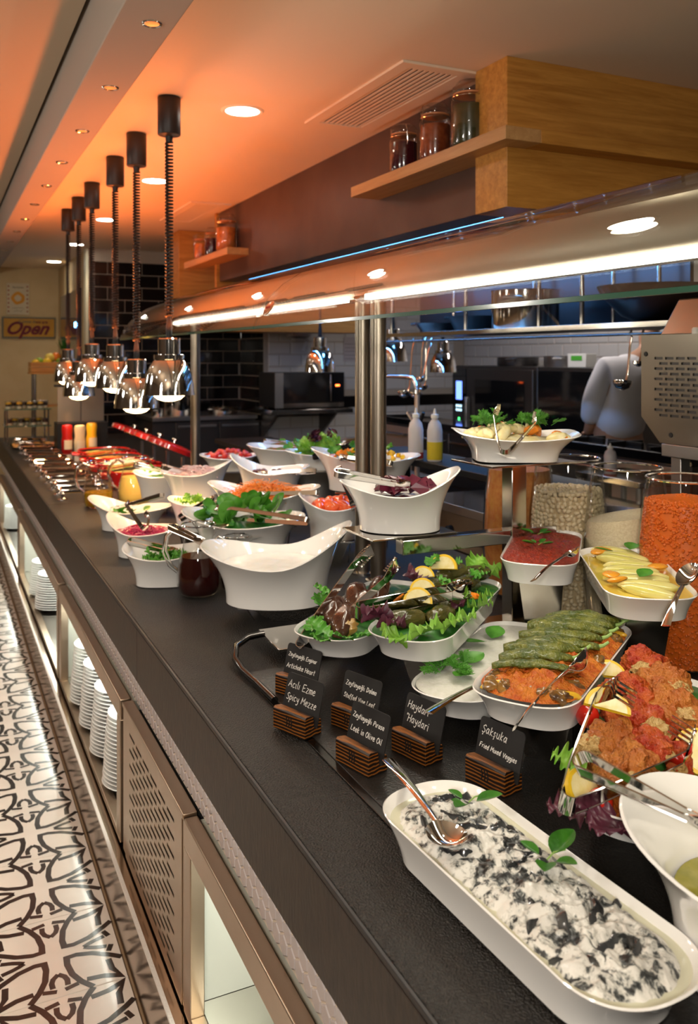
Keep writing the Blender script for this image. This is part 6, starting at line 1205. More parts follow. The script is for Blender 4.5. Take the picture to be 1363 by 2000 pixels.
t = T('wall_poster', 'cream poster with an orange ring and red dots on the far wall', 'poster', (0.80, 10.038, 2.085))
P('sheet', MB().bx((-0.115, -0.010, -0.17), (0.115, -0.001, 0.17)), M('poster_paper', (0.62, 0.52, 0.34), 0.6), t, bevel=0.002)
P('ring', MB().loft([[(r_ * math.cos(2 * PI * k / 28) * (1 + .06 * math.sin(k)), yy, r_ * math.sin(2 * PI * k / 28) * (1 + .06 * math.sin(k + 1)) + 0.008) for k in range(28)] for r_, yy in ((0.035, -0.0105), (0.036, -0.012), (0.066, -0.012), (0.068, -0.0105))], False, False), M('orange_ring', (0.70, 0.30, 0.02), 0.6), t)
for s_ in (-1, 1):
    for k in range(7): P('red_dot', MB().lathe([(0.009, 0), (0.007, 0.002), (0.001, 0.0025)], 10).xf(Matrix.Translation((s_ * 0.095, -0.0105, -0.135 + 0.045 * k)) @ Matrix.Rotation(PI / 2, 4, 'X')), M('poster_red', (0.35, 0.03, 0.01), 0.6) if k == 0 and s_ < 0 else bpy.data.materials['poster_red'], t)
m_ink = M('poster_ink', (0.05, 0.04, 0.03), 0.7)
def wiggle(mb, x0, x1, z, n, amp, r, seed):
    rj = random.Random(seed); mb.tube([(x0 + (x1 - x0) * k / n, -0.0115, z + rj.uniform(-amp, amp)) for k in range(n + 1)], r, 5, flat=0.4)
tx = MB(); wiggle(tx, -0.055, 0.055, 0.125, 16, 0.014, 0.0035, 1); wiggle(tx, -0.055, 0.055, 0.123, 11, 0.012, 0.003, 2); P('lettering', tx, m_ink, t)
tx = MB(); wiggle(tx, -0.060, 0.060, -0.098, 22, 0.009, 0.003, 3); wiggle(tx, -0.040, 0.045, -0.128, 16, 0.009, 0.003, 4); P('lettering', tx, m_ink, t)

# ================================================================ kitchen
m_blk_glass = M('black_glass', (0.006, 0.006, 0.007), 0.06, coat=0.5); m_oven = M('dark_oven_steel', (0.12, 0.11, 0.105), 0.35, 0.9); m_warm_lit = M('warm_lit_steel', (0.62, 0.44, 0.30), 0.42, 0.55)  # orange light on the plain steel fronts is put into the last colour
# work counter against the black tiles with pots
t = T('back_worktop', 'dark steel worktop with drawers below the black tiles', 'worktop', (2.05, 7.62, 0))
P('top', MB().bx((-0.41, -0.32, 0.915), (0.52, 0.33, 0.95)), m_dsteel, t, bevel=0.003); P('body', MB().bx((-0.40, -0.28, 0.0), (0.51, 0.32, 0.9145)), m_oven, t)
for k in (1, 2): 
    d_ = P('drawer_front', MB().bx((-0.59 + 0.385 * k, -0.294, 0.60), (-0.215 + 0.385 * k, -0.2805, 0.90)), m_oven, t, bevel=0.003); P('handle', MB().bx((-0.57 + 0.385 * k, -0.306, 0.855), (-0.235 + 0.385 * k, -0.2945, 0.875)), m_dsteel, d_, bevel=0.002)
def pot(loc, r, h, label, lid=False, mat=None, group='steel pots in the kitchen'):
    t = T('cooking_pot', label, 'pot', loc, 0.6, group); m_ = mat or m_polish
    P('body', MB().lathe([(r * 0.96, 0), (r, 0.012), (r, h), (r * 1.03, h + 0.003), (r * 0.985, h + 0.003), (r * 0.98, 0.01)], 32), m_, t)
    for s_ in (-1, 1): P('handle', MB().tube([(s_ * r, -0.045, h * .78), (s_ * (r + 0.035), -0.035, h * .8), (s_ * (r + 0.035), 0.035, h * .8), (s_ * r, 0.045, h * .78)], 0.005, 8), m_, t)
    if lid:
        l_ = P('lid', MB().lathe([(r * 1.02, h + 0.0035), (r * 1.0, h + 0.012), (r * 0.4, h + 0.028), (0.02, h + 0.03)], 32), m_, t); P('knob', MB().lathe([(0.010, h + 0.0305), (0.009, h + 0.05), (0.02, h + 0.058), (0.016, h + 0.07)], 16), M('brass_knob', (0.7, 0.42, 0.2), 0.2, 1.0), l_)
    return t
pot((1.93, 7.55, 0.9502), 0.15, 0.19, 'tall steel pot on the worktop below the black tiles'); pot((2.32, 7.52, 0.9502), 0.13, 0.06, 'low steel pan right of the tall pot below the black tiles'); pot((1.72, 7.44, 0.9502), 0.06, 0.07, 'small steel pan left of the tall pot below the black tiles')
# microwave on a wall shelf
mx0, mz0 = (2.5678, 6.86, 1.0192)[0], (2.5678, 6.86, 1.0192)[2]; mx1 = (3.2076, 6.86, 1.0023)[0]
t = T('wall_shelf', 'steel wall shelf holding the microwave', 'shelf', (mx0 - 0.05, 6.82, mz0 - 0.0425))
P('board', MB().bx((0, 0, 0), (mx1 - mx0 + 0.12, 0.478, 0.04)), m_polish, t, bevel=0.003)
for x in (0.08, mx1 - mx0): P('bracket', MB().add([(x, 0.478, -0.24), (x + 0.02, 0.478, -0.24), (x, 0.478, -0.001), (x + 0.02, 0.478, -0.001), (x, 0.10, -0.001), (x + 0.02, 0.10, -0.001)], [(0, 1, 3, 2), (2, 3, 5, 4), (0, 4, 5, 1), (0, 2, 4), (1, 5, 3)]), m_oven, t, smooth=False)
W = mx1 - mx0; t = T('microwave', 'black and steel microwave oven on the wall shelf', 'microwave', (mx0, 6.86, mz0 - 0.002)); Hm = 0.31
P('case', MB().bx((0, 0.012, 0.012), (W, 0.40, Hm)), m_oven, t, bevel=0.004); P('side_strip', MB().bx((0, 0, 0.012), (0.075, 0.0115, Hm)), m_dsteel, t)
P('door', MB().bx((0.0755, -0.004, 0.05), (W * 0.82, 0.0115, Hm)), m_blk_glass, t, bevel=0.003); P('handle', MB().bx((W * 0.80 - 0.012, -0.02, 0.06), (W * 0.80, -0.0045, Hm - 0.02)), m_polish, t, bevel=0.002)
cp = P('control_panel', MB().bx((W * 0.825, -0.002, 0.05), (W, 0.0115, Hm)), m_blk_glass, t); P('clock', MB().bx((W * 0.87, -0.0035, 0.19), (W * 0.93, -0.0022, 0.205)), M('red_clock_led', (1, .1, .02), .5, emit=(1.0, 0.12, 0.02), estr=8), cp, smooth=False)
P('bottom_strip', MB().bx((0.0755, -0.002, 0.012), (W, 0.0115, 0.0495)), m_polish, t)
for q in ((0.04, 0.05), (W - 0.04, 0.05), (0.04, 0.36), (W - 0.04, 0.36)): P('foot', MB().lathe([(0.012, 0), (0.012, 0.0118)], 10, (q[0], q[1], 0)), m_black, t)
# wall things
dx, dz = (2.9386, 7.25, 1.6767)[0], (2.9386, 7.25, 1.6767)[2]
t = T('towel_dispenser', 'white paper towel dispenser on the white tiled wall', 'dispenser', (dx, 7.292, dz))
P('case', MB().loft([[(x, 0, z) for x, z in ((-0.10, -0.05), (0.10, -0.05), (0.10, 0.16), (-0.10, 0.16))], [(x, -0.12, z) for x, z in ((-0.095, -0.03), (0.095, -0.03), (0.095, 0.13), (-0.095, 0.13))]]), M('white_plastic', (0.72, 0.68, 0.66), 0.3), t, bevel=0.012); P('paper', MB().grid(lambda u, v: (0.06 + 0.03 * v - 0.03 * u, -0.05 - 0.01 * math.sin(u * 5), -0.05 - 0.11 * u), 6, 2), M('paper_towel', (0.75, 0.72, 0.70), 0.8), t); P('nozzle', MB().bx((-0.06, -0.10, -0.075), (0.07, -0.02, -0.0505)), M('grey_plastic', (0.5, 0.47, 0.45), 0.4), t, bevel=0.004)
px, pz = (3.4087, 7.29, 1.7493)[0], (3.4087, 7.29, 1.7493)[2]
t = T('framed_certificate', 'framed certificate on the white tiled wall', 'picture', (px, 7.291, pz)); P('frame', MB().bx((-0.10, -0.016, -0.07), (0.10, 0, 0.07)), m_black, t, bevel=0.002); P('paper', MB().bx((-0.088, -0.0175, -0.058), (0.088, -0.0162, 0.058)), M('certificate_paper', (0.42, 0.34, 0.28), 0.6), t); P('seal', MB().lathe([(0.022, 0), (0.018, 0.0012)], 16).xf(Matrix.Translation((-0.05, -0.0176, -0.03)) @ Matrix.Rotation(PI / 2, 4, 'X')), M('seal_ink', (0.18, 0.12, 0.08), 0.6), t)
cx_, cz_ = (3.5032, 7.29, 1.5318)[0], (3.5032, 7.29, 1.5318)[2]
t = T('wall_calendar', 'paper calendar with a printed grid on the tiled wall', 'calendar', (cx_, 7.291, cz_)); P('sheet', MB().bx((-0.10, -0.004, -0.11), (0.10, 0, 0.11)), M('calendar_paper', (0.50, 0.43, 0.42), 0.7), t)
for k in range(5): P('grid_line', MB().bx((-0.09, -0.0052, -0.09 + 0.034 * k), (0.09, -0.0042, -0.087 + 0.034 * k)), m_ink, t, smooth=False)
# cooking line with drawers
t = T('cooking_line', 'long steel cooking line with oven drawers across the kitchen', 'range', (3.30, 3.1, 0))
P('body', MB().bx((0.012, 0, 0), (0.29, 3.3, 0.93)), m_oven, t); P('top', MB().bx((0, -0.01, 0.9305), (0.30, 3.31, 0.98)), m_blk_glass, t, bevel=0.004)
for k in range(6):
    d_ = P('oven_door', MB().bx((0.0, 0.02 + 0.545 * k, 0.55), (0.0115, 0.545 + 0.545 * k, 0.915)), m_warm_lit if k in (0, 5) else m_oven, t, bevel=0.003); P('handle', MB().tube([(-0.001, 0.07 + 0.545 * k, 0.86), (-0.03, 0.07 + 0.545 * k, 0.86), (-0.03, 0.495 + 0.545 * k, 0.86), (-0.001, 0.495 + 0.545 * k, 0.86)], 0.009, 8), m_polish, d_)
for k in range(4): P('pan_support', MB().box((0.15, 0.3 + 0.30 * k, 0.990), (0.24, 0.02, 0.018)).box((0.15, 0.3 + 0.30 * k, 0.990), (0.02, 0.26, 0.018)), m_black, t)
# combi ovens along the right wall
def combi(y0, y1, label, screen):
    t = T('combi_oven', label, 'oven', (4.12, y0, 0)); L = y1 - y0
    P('cabinet', MB().bx((0.03, 0, 0), (0.55, L, 1.385)), m_oven, t, bevel=0.004)
    d_ = P('door', MB().bx((0, 0.02, 0.55), (0.0295, L - (0.22 if screen else 0.02), 1.36)), m_oven if screen else m_blk_glass, t, bevel=0.004)
    P('window', MB().bx((-0.006, 0.12, 0.62), (-0.0005, L - 0.36, 1.27)) if screen else MB().bx((-0.006, 0.08, 0.62), (-0.0005, L - 0.1, 1.30)), m_blk_glass, d_)
    P('handle', MB().bx((-0.05, L - 0.29 if screen else 0.05, 0.80), (-0.006, L - 0.26 if screen else 0.08, 1.12)), m_dsteel, d_, bevel=0.006)
    if screen:
        cp = P('control_panel', MB().bx((0.0, L - 0.21, 0.55), (0.0295, L, 1.36)), m_blk_glass, t)
        P('display', MB().bx((-0.003, L - 0.15, 1.09), (-0.0005, L - 0.06, 1.25)), M('blue_display', (.1, .2, .8), .5, emit=(0.12, 0.22, 0.9), estr=3.0), cp, smooth=False)
        for i in range(3):
            for j in range(2): P('button', MB().bx((-0.003, L - 0.145 + 0.033 * i, 0.99 + 0.035 * j), (-0.0005, L - 0.125 + 0.033 * i, 1.01 + 0.035 * j)), M('button_glow', (.6, .8, .9), .5, emit=(0.5, 0.8, 1.0), estr=2.0) if i + j == 0 else bpy.data.materials['button_glow'], cp, smooth=False)
        P('green_lamp', MB().bx((-0.003, L - 0.115, 0.90), (-0.0005, L - 0.095, 0.935)), M('green_glow', (.1, .9, .2), .5, emit=(0.05, 0.9, 0.15), estr=4.0), cp, smooth=False)
combi(5.39, 6.55, 'dark steel combi oven with blue display', True); combi(4.45, 5.37, 'black glass fronted oven beside the combi oven', False)
for k, (y, r_, h, lb) in enumerate(((5.95, 0.17, 0.07, 'wide dark pan on top of the combi oven'), (5.35, 0.16, 0.08, 'steel tray pan on top of the ovens'), (4.75, 0.15, 0.06, 'dark pan at the right end on the ovens'))): pot((4.38, y, 1.3855), r_, h, lb, mat=m_oven if k != 1 else m_dsteel, group='pans on top of the ovens')
t = T('label_box', 'white box with a green label on top of the ovens', 'box', (4.30, 5.06, 1.3855)); P('body', MB().bx((-0.05, -0.10, 0), (0.05, 0.10, 0.10)), m_capw, t, bevel=0.003); P('label', MB().bx((-0.052, -0.06, 0.05), (-0.0505, 0.06, 0.085)), M('green_label', (0.08, 0.4, 0.04), 0.5), t)
# stove facing the buffet
t = T('stove', 'low stove with knobs and a steel front just behind the buffet', 'stove', (2.0, 1.83, 0))
P('body', MB().bx((0.012, 0, 0), (0.75, 1.62, 0.80)), m_oven, t); P('front_panel', MB().bx((0, 0, 0.645), (0.0115, 1.62, 0.80)), m_warm_lit, t, bevel=0.002); P('cooktop', MB().bx((-0.005, -0.005, 0.8005), (0.76, 1.63, 0.835)), m_blk_glass, t, bevel=0.004); P('front_edge', MB().bx((-0.012, -0.005, 0.80), (-0.0055, 1.63, 0.836)), m_warm_lit, t, bevel=0.001)
for k in range(6): P('knob', MB().lathe([(0.024, 0), (0.022, 0.02), (0.012, 0.028)], 18).xf(Matrix.Translation((0, 0.16 + 0.24 * k, 0.72)) @ Matrix.Rotation(-PI / 2, 4, 'Y')), m_bplast, t)
P('door', MB().bx((0.0, 0.03, 0.08), (0.0115, 1.59, 0.635)), m_oven, t, bevel=0.003)
t = T('frying_pan', 'dark frying pan with a long handle on the stove', 'pan', (2.32, 2.55, 0.8355), 2.6); P('body', MB().lathe([(0.10, 0), (0.13, 0.045), (0.126, 0.045), (0.098, 0.004)], 28), m_oven, t); P('handle', MB().tube([(0.125, 0, 0.035), (0.22, 0, 0.06), (0.34, 0, 0.065)], [0.009, 0.008, 0.011], 8, flat=.5), m_oven, t)
# pass ledge with squeeze bottles
t = T('pass_ledge', 'narrow black ledge between buffet and kitchen', 'ledge', (1.70, 2.15, 0)); P('board', MB().bx((0, 0, 1.035), (0.22, 1.3, 1.062)), m_bplast, t, bevel=0.003)
for y in (0.05, 1.22): P('leg', MB().bx((0.16, y, 0.0), (0.20, y + 0.04, 1.0345)), m_black, t)
def squeeze(loc, label, fillmat, lev, h=0.20, r=0.030):
    t = T('squeeze_bottle', label, 'bottle', loc, 0, 'clear squeeze bottles on the ledge')
    pr = [(r * .92, 0), (r, 0.006), (r, h * .58), (r * .82, h * .72), (r * .42, h * .80), (r * .40, h * .83)]
    P('body', MB().lathe(pr, 24), M('milky_plastic', (0.80, 0.76, 0.78), 0.35, trans=0.35) if 'milky_plastic' not in bpy.data.materials else bpy.data.materials['milky_plastic'], t)
    P('contents', MB().lathe([(r * .93, 0.001), (r * 1.012, 0.007), (r * 1.012, lev), (r * .9, lev + .001)], 24), fillmat, t)
    P('cap', MB().lathe([(r * .5, h * .832), (r * .48, h * .90), (r * .22, h * .91), (0.0035, h), (0.002, h * 1.02)], 16), m_capw, t)
squeeze((1.7031, 2.9774, 1.0777), 'clear squeeze bottle with a little red sauce on the ledge', M('red_sauce', (0.30, 0.03, 0.02), 0.4), 0.03); squeeze((1.7496, 2.911, 1.0823), 'clear squeeze bottle half full of yellow oil on the ledge', M('yellow_oil_fill', (0.55, 0.42, 0.03), 0.3), 0.075)
for n_ in ('squeeze_bottle', 'squeeze_bottle.001'): bpy.data.objects[n_].location.z = 1.0622
squeeze((2.6468, 3.0609, 0.9882), 'small clear squeeze bottle beside the cook', bpy.data.materials['red_sauce'], 0.02, 0.14); bpy.data.objects['squeeze_bottle.002'].location = (2.98, 3.30, 0.9002)
t = T('prep_table', 'small steel prep table beside the cook', 'table', (3.02, 3.2, 0)); P('top', MB().bx((-0.16, -0.22, 0.87), (0.16, 0.22, 0.90)), m_polish, t, bevel=0.003)
for q in ((-0.14, -0.2), (0.14, -0.2), (-0.14, 0.2), (0.14, 0.2)): P('leg', MB().lathe([(0.015, 0), (0.015, 0.8695)], 10, (q[0], q[1], 0)), m_dsteel, t)
pot((1.87, 3.82, 0.9102), 0.12, 0.13, 'steel pot with a brass knobbed lid behind the lettuce bowls', True)
t = T('pass_counter', 'dark steel counter behind the salad bowls on the kitchen side', 'counter', (1.88, 4.4, 0)); P('top', MB().bx((-0.18, -0.9, 0.88), (0.22, 1.3, 0.91)), m_oven, t, bevel=0.003); P('body', MB().bx((-0.16, -0.88, 0), (0.20, 1.28, 0.8795)), m_black, t)
# hanging shelf with pans
t = T('hanging_shelf', 'steel shelf hanging over the stove, lit blue from above', 'shelf', (2.20, 2.0, 1.575))
P('board', MB().bx((0, 0, 0), (0.42, 2.2, 0.012)), m_dsteel, t, bevel=0.002); P('front_lip', MB().bx((-0.006, 0, -0.006), (-0.0005, 2.2, 0.014)), m_polish, t, bevel=0.001); P('upper_board', MB().bx((0.02, 0.48, 0.36), (0.42, 2.2, 0.368)), m_dsteel, t, bevel=0.002)
for y in (0.60, 0.86, 1.40, 2.12):
    for x in (0.01, 0.40): P('hanger_rod', MB().lathe([(0.009, 0.0125), (0.009, 0.3595)], 10, (x, y, 0)).lathe([(0.009, 0.3685), (0.009, 0.785)], 10, (x, y, 0)), m_polish, t)
P('utensil_bar', MB().tube([(-0.02, 0.02, -0.03), (-0.02, 2.18, -0.03)], 0.005, 8), m_polish, t)
SH = 'cookware on the hanging shelf'
m_cook = M('dark_cookware', (0.20, 0.16, 0.15), 0.22, 1.0)
t = T('frying_pan', 'copper lit frying pan at the left end of the hanging shelf', 'pan', (2.36, 3.88, 1.5875), 0, SH); P('body', MB().lathe([(0.09, 0), (0.13, 0.05), (0.126, 0.05), (0.088, 0.004)], 28), m_cook, t); P('handle', MB().tube([(0.0, 0.126, 0.04), (0.0, 0.2, 0.055), (0.0, 0.29, 0.055)], 0.009, 8), m_cook, t)
t = T('frying_pan', 'black frying pan stacked beside the stockpot on the hanging shelf', 'pan', (2.40, 3.60, 1.5875), 0, SH); P('body', MB().lathe([(0.10, 0), (0.14, 0.075), (0.136, 0.075), (0.098, 0.004)], 28), m_black, t); P('handle', MB().tube([(0.0, 0.136, 0.06), (0.0, 0.2, 0.08), (0.0, 0.29, 0.08)], 0.009, 8), m_black, t)
pot((2.38, 3.18, 1.5875), 0.15, 0.17, 'large steel stockpot on the hanging shelf', group=SH)
t = T('wok', 'large dark wok at the right end of the hanging shelf', 'wok', (2.40, 2.42, 1.5875), 0, SH); P('bowl', MB().lathe([(0.05, 0), (0.12, 0.03), (0.19, 0.10), (0.21, 0.14), (0.205, 0.14), (0.118, 0.036)], 32), m_cook, t)
for k, (y, lb) in enumerate(((2.66, 'steel mixing bowl above the wok on the upper shelf'), (3.05, 'steel bowl in the middle of the upper shelf'), (3.5, 'steel bowl at the left of the upper shelf'))):
    S('steel_bowl', lb, 'bowl', MB().lathe([(0.06, 0), (0.12, 0.04), (0.15, 0.10), (0.147, 0.10), (0.058, 0.004)], 28), m_polish, (2.42, y, 1.9435), group='bowls on the upper shelf')
def ladle(p, L, label, r=0.035, rx=0.25, ry=0.0):
    t = T('ladle', label, 'ladle', p, 0, 'ladles hanging from the shelf bar'); t.rotation_euler = (ry, rx, 0.4)
    P('handle', MB().tube([(0.0, 0, 0.0), (0.008, 0, 0.012), (0.015, 0, 0.0), (0.004, 0, -0.05), (0, 0, -L + 0.03), (-0.012, 0, -L)], 0.0045, 7, flat=.6), m_polish, t)
    P('bowl', MB().lathe([(0.006, -r), (r * .7, -r * .75), (r, -0.01), (r, 0.0), (r * .96, 0.0), (r * .66, -r * .68)], 22, (-r - 0.005, 0, -L)), m_chrome, t)
LB = [(2.17, 2.3107, 1.5179), (2.17, 2.2525, 1.5171), (2.17, 3.8404, 1.5735), (2.17, 3.7427, 1.6095), (2.17, 3.6634, 1.6072), (2.17, 3.7127, 1.5708)]
for p, L_, r_, lb, rx in zip(LB, (0.17, 0.10, 0.26, 0.26, 0.20, 0.22), (0.032, 0.018, 0.034, 0.03, 0.02, 0.026), ('chrome ladle hanging in front of the cook', 'small ladle hanging right of the cook', 'leftmost ladle hanging at the end of the shelf', 'long ladle hanging over the tap', 'short spoon ladle tilted on the shelf bar', 'rightmost of the ladles over the tap'), (0.14, 0.12, 0.10, 0.06, 0.30, -0.05)):
    ladle((2.176, p[1], 1.548), L_, lb, r_, rx)
# kitchen heat lamps
for p, lb in (((2.1126, 4.864, 1.3734), 'chrome heat lamp hanging before the microwave'), ((2.6577, 4.9374, 1.4338), 'chrome heat lamp half hidden behind the twin posts'), ((3.1043, 5.0576, 1.3589), 'chrome heat lamp hanging before the white tiles')):
    heat_lamp(p[0], p[1], 2.42, p[2], lb, 'chrome heat lamps in the kitchen', 1.0, False, False)
# rinse tap
t = T('rinse_tap', 'tall chrome rinse tap with a bent arm behind the ledge', 'tap', (2.02, 3.52, 0.9102))
P('column', MB().tube([(0, 0, 0), (0, 0, 0.38)], 0.012, 10), m_warm_lit, t); P('valve', MB().lathe([(0.022, 0.20), (0.026, 0.23), (0.022, 0.26)], 14), m_chrome, t); P('lever', MB().tube([(0.0, 0.02, 0.24), (0, 0.09, 0.29)], 0.008, 8), m_chrome, t); P('lever', MB().tube([(0.0, -0.02, 0.24), (0, -0.06, 0.30)], 0.008, 8), m_black, t)
P('arm', MB().tube([(0, 0, 0.381), (0, 0.01, 0.43), (-0.0, 0.04, 0.455), (0, 0.1, 0.46), (0, 0.34, 0.46), (0, 0.36, 0.45), (0, 0.365, 0.40)], 0.011, 10), m_chrome, t)
# conveyor toaster at the right
t = T('conveyor_toaster', 'steel conveyor toaster with slotted side panel at the right edge', 'toaster', (1.80, 1.20, 0)); ty1 = 0.668
sp = MB(); prof = [(ty1, 1.300), (ty1, 1.528), (0.0, 1.528), (0.0, 1.231), (ty1 - 0.07, 1.231)]
P('side_edge', MB().loft([[(0.003, y, z) for y, z in prof], [(0.02, y, z) for y, z in prof]]), m_oven, t, ang=20)
rows = 12; zt = 1.474; pit = 0.0142; fp = MB(); 
fp.add([(0, ty1, 1.300), (0, ty1 - 0.07, 1.231), (0, 0, 1.231), (0, 0, zt - rows * pit), (0, ty1, zt - rows * pit)], [(0, 1, 2, 3, 4)]); fp.add([(0, ty1, zt), (0, 0, zt), (0, 0, 1.528), (0, ty1, 1.528)], [(0, 1, 2, 3)])
for r_ in range(rows):
    za, zb = zt - r_ * pit, zt - r_ * pit - 0.0072; zc = za - pit; y = ty1; e0 = ty1 - 0.05 - (0.018 if r_ % 2 else 0); fp.add([(0, y, zb), (0, 0, zb), (0, 0, za), (0, y, za)], [(0, 1, 2, 3)])
    while e0 > 0.05:
        fp.add([(0, y, zc), (0, e0, zc), (0, e0, zb), (0, y, zb)], [(0, 1, 2, 3)]); y = e0 - 0.030; e0 = y - 0.009
    fp.add([(0, y, zc), (0, 0, zc), (0, 0, zb), (0, y, zb)], [(0, 1, 2, 3)])
m_toast = M('toaster_steel', (0.34, 0.29, 0.23), 0.28, 1.0)
P('slotted_panel', fp, m_toast, t, smooth=False)
P('inner_body', MB().bx((0.021, 0.01, 1.24), (0.40, ty1 - 0.075, 1.52)), m_dark, t)
P('top_hood', MB().loft([[(0.05, ty1 - 0.02, 1.5285), (0.38, ty1 - 0.02, 1.5285), (0.38, 0.02, 1.5285), (0.05, 0.02, 1.5285)], [(0.09, ty1 - 0.05, 1.63), (0.36, ty1 - 0.05, 1.63), (0.36, 0.02, 1.63), (0.09, 0.02, 1.63)]]), m_toast, t, ang=20, bevel=0.004)
for z_, y_ in ((1.475, ty1 - 0.018), (1.255, ty1 - 0.11)): P('screw_hole', MB().lathe([(0.007, 0), (0.006, 0.002)], 14).xf(Matrix.Translation((-0.0005, y_, z_)) @ Matrix.Rotation(-PI / 2, 4, 'Y')), m_black, t)
P('thumb_screw', MB().lathe([(0.012, 0), (0.012, 0.014), (0.008, 0.018)], 12, (0.04, ty1 - 0.16, 1.5285)), m_capw, t)
sd = T('toaster_stand', 'square tube steel stand below the conveyor toaster', 'stand', (1.80, 1.20, 0))
for y in (0.02, ty1 - 0.125):
    for x in (0.02, 0.36): P('leg', MB().bx((x, y, 0), (x + 0.035, y + 0.035, 1.1945)), m_dsteel, sd, bevel=0.002)
P('top_frame', MB().bx((0.0, 0.0, 1.195), (0.40, ty1 - 0.075, 1.230)), m_dsteel, sd, bevel=0.002)
P('shelf', MB().bx((0.06, 0.02, 0.98), (0.355, ty1 - 0.14, 0.99)), m_dsteel, sd)
# extractor hood behind the soffit; dark back panel added as the unlit depth
t = T('extractor_hood', 'steel extractor hood lit blue behind the brown soffit', 'hood', (2.75, 3.3, 1.95)); P('back_panel', MB().bx((-0.09, -0.8, -0.345), (-0.07, 1.3, 0.473)), M('dark_depth_panel', (0.05, 0.05, 0.055), 0.3, 0.8), t)
for k in range(5): P('filter', MB().box((-0.25, -0.56 + 0.36 * k, 0.34), (0.01, 0.33, 0.22), M=Matrix.Rotation(0.5, 3, 'Y')), m_dsteel, t)

# ================================================================ the cook
cx0, cy0 = 3.835, 4.165
pr_ = T('person', 'cook in a white jacket and apron bending beside the ovens', 'person', (cx0, cy0, 0))
Rv = Vector((0.9036, -0.4284, 0)); Fv = Vector((0.4284, 0.9036, 0))
def cp_(r, f, z): return Rv * r + Fv * f + Vector((0, 0, z))
def skin(name, nodes, edges, mat, parent, sub=2):
    m = bpy.data.meshes.new(name); m.from_pydata([cp_(*n_[:3]) for n_ in nodes], edges, []); o = bpy.data.objects.new(name, m); COL.objects.link(o); o.parent = parent; m.materials.append(mat)
    sk_ = o.modifiers.new('skin', 'SKIN'); sk_.use_smooth_shade = True
    for i, n_ in enumerate(nodes):
        v = m.skin_vertices[0].data[i]; v.radius = n_[3] if isinstance(n_[3], tuple) else (n_[3], n_[3]); v.use_root = (i == 0)
    s_ = o.modifiers.new('subsurf', 'SUBSURF'); s_.levels = sub; s_.render_levels = sub
    return o
m_skin_ = M('skin_tone', (0.45, 0.24, 0.15), 0.5, sss=0.1); m_jack = M('white_jacket', (0.70, 0.67, 0.68), 0.75, bump=0.5, bscale=9); m_apr = M('cream_apron', (0.62, 0.56, 0.50), 0.8, bump=0.6, bscale=10); m_hair = M('dark_hair', (0.02, 0.015, 0.012), 0.6); m_trs = M('dark_trousers', (0.03, 0.03, 0.035), 0.8)
body = [(0, 0, 0.95, (.13, .11)), (0.0, .0, 1.12, (.125, .10)), (0.03, 0.03, 1.30, (.15, .11)), (0.09, 0.07, 1.42, (.10, .08)), (0.17, 0.12, 1.47, .05), (0.23, 0.15, 1.51, .055), (0.25, 0.17, 1.57, .085), (0.26, 0.175, 1.65, .07),
        (-0.10, -0.02, 1.40, .06), (-0.17, -0.04, 1.18, .045), (-0.17, 0.04, 1.03, .038), (-0.17, 0.10, 0.985, .03), (0.24, 0.0, 1.38, .06), (0.33, 0.05, 1.16, .045), (0.33, 0.2, 1.06, .036),
        (-0.09, 0, 0.86, .085), (-0.09, 0, 0.48, .058), (-0.09, 0, 0.08, .042), (-0.09, 0.13, 0.035, .035), (0.09, 0, 0.86, .085), (0.09, 0, 0.48, .058), (0.09, 0, 0.08, .042), (0.09, 0.13, 0.035, .035)]
skin('body', body, [(0, 1), (1, 2), (2, 3), (3, 4), (4, 5), (5, 6), (6, 7), (2, 8), (8, 9), (9, 10), (10, 11), (2, 12), (12, 13), (13, 14), (0, 15), (15, 16), (16, 17), (17, 18), (0, 19), (19, 20), (20, 21), (21, 22)], m_skin_, pr_)
for k, (dx_, dz_) in enumerate(((-0.02, 0.0), (-0.01, 0.008), (0.0, 0.01), (0.012, 0.006))): skin('finger', [(-0.17 + dx_, 0.115, 0.980 + dz_, .010), (-0.17 + dx_, 0.145, 0.975 + dz_, .009), (-0.17 + dx_, 0.165, 0.960 + dz_, .008)], [(0, 1), (1, 2)], m_skin_, pr_, 1)
skin('thumb', [(-0.145, 0.10, 0.985, .011), (-0.128, 0.12, 0.985, .010), (-0.125, 0.14, 0.975, .008)], [(0, 1), (1, 2)], m_skin_, pr_, 1)
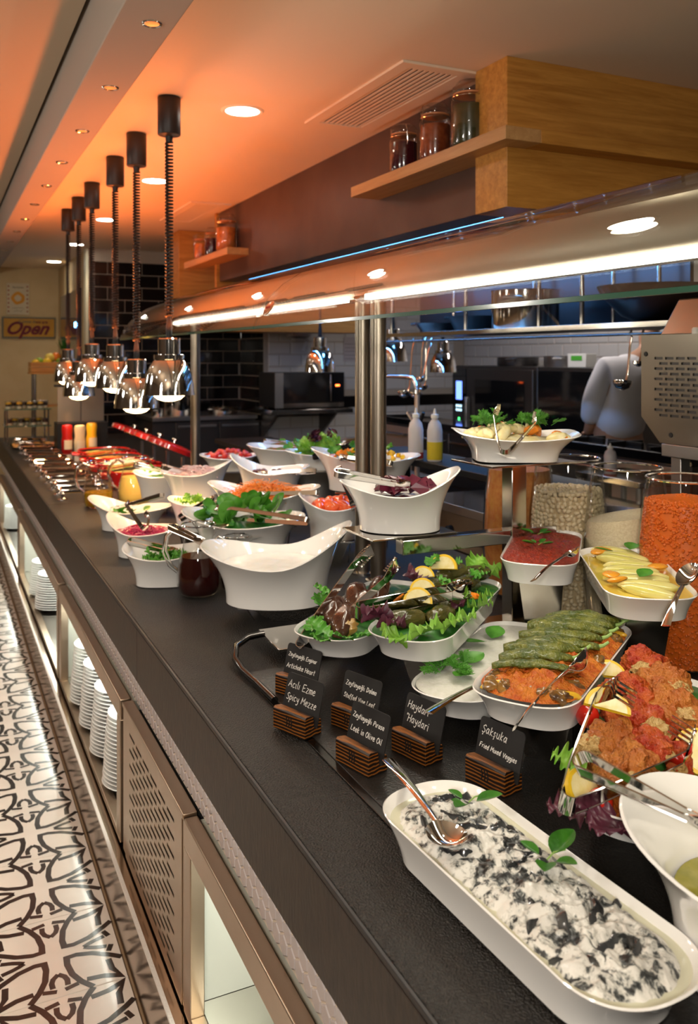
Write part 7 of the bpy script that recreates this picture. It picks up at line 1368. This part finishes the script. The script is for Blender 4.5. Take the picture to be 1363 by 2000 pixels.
skin('jacket', [(0, -.01, 0.93, (.175, .15)), (0.0, -.01, 1.10, (.165, .14)), (0.02, 0.01, 1.28, (.185, .14)), (0.08, 0.05, 1.40, (.13, .11)), (0.13, 0.085, 1.44, .08), (-0.10, -0.02, 1.385, .085), (-0.18, -0.04, 1.18, .070), (-0.175, 0.03, 1.05, .062), (0.23, 0.0, 1.37, .085), (0.33, 0.05, 1.17, .068), (0.33, 0.17, 1.08, .055)], [(0, 1), (1, 2), (2, 3), (3, 4), (2, 5), (5, 6), (6, 7), (2, 8), (8, 9), (9, 10)], m_jack, pr_)
skin('apron', [(0.0, 0.0, 0.96, (.19, .165)), (0.0, 0.0, 0.80, (.195, .165)), (0.0, 0.01, 0.55, (.20, .16))], [(0, 1), (1, 2)], m_apr, pr_)
skin('trousers', [(0, 0, 0.93, (.14, .12)), (-0.09, 0, 0.84, .098), (-0.09, 0, 0.48, .078), (-0.09, 0, 0.10, .065), (0.09, 0, 0.84, .098), (0.09, 0, 0.48, .078), (0.09, 0, 0.10, .065)], [(0, 1), (1, 2), (2, 3), (0, 4), (4, 5), (5, 6)], m_trs, pr_)
skin('cap', [(0.255, 0.175, 1.62, (.088, .09)), (0.26, 0.175, 1.69, (.08, .08))], [(0, 1)], m_jack, pr_)


# ================================================================ tell look-alikes apart by their place
_by = {}
for o in bpy.data.objects:
    if o.parent is None and o.get('category') and o.get('label'): _by.setdefault((o['label'], o.name.split('.')[0]), []).append(o)
_cy, _sy = math.cos(CAM_YAW), math.sin(CAM_YAW)
def _su(o):
    p = o.matrix_world.translation if o.matrix_world.translation.length > 0 else o.location
    p = o.location; d = p.x * _sy + p.y * _cy
    return (p.x * _cy - p.y * _sy) / max(d, 0.05)
_ORD = ['leftmost', 'second from left', 'third from left', 'fourth from left', 'fifth from left', 'sixth from left', 'seventh from left', 'eighth from left', 'ninth from left', 'tenth from left', 'eleventh from left', 'twelfth from left', 'thirteenth from left', 'fourteenth from left', 'fifteenth from left', 'sixteenth from left', 'seventeenth from left', 'eighteenth from left', 'nineteenth from left', 'twentieth from left']
for (lab, _), os_ in _by.items():
    if not 2 <= len(os_) <= 20 or len(lab.split()) > 13: continue
    os_.sort(key=_su)
    for k, o in enumerate(os_): o['label'] = lab + ', ' + ('rightmost' if k == len(os_) - 1 else _ORD[k])
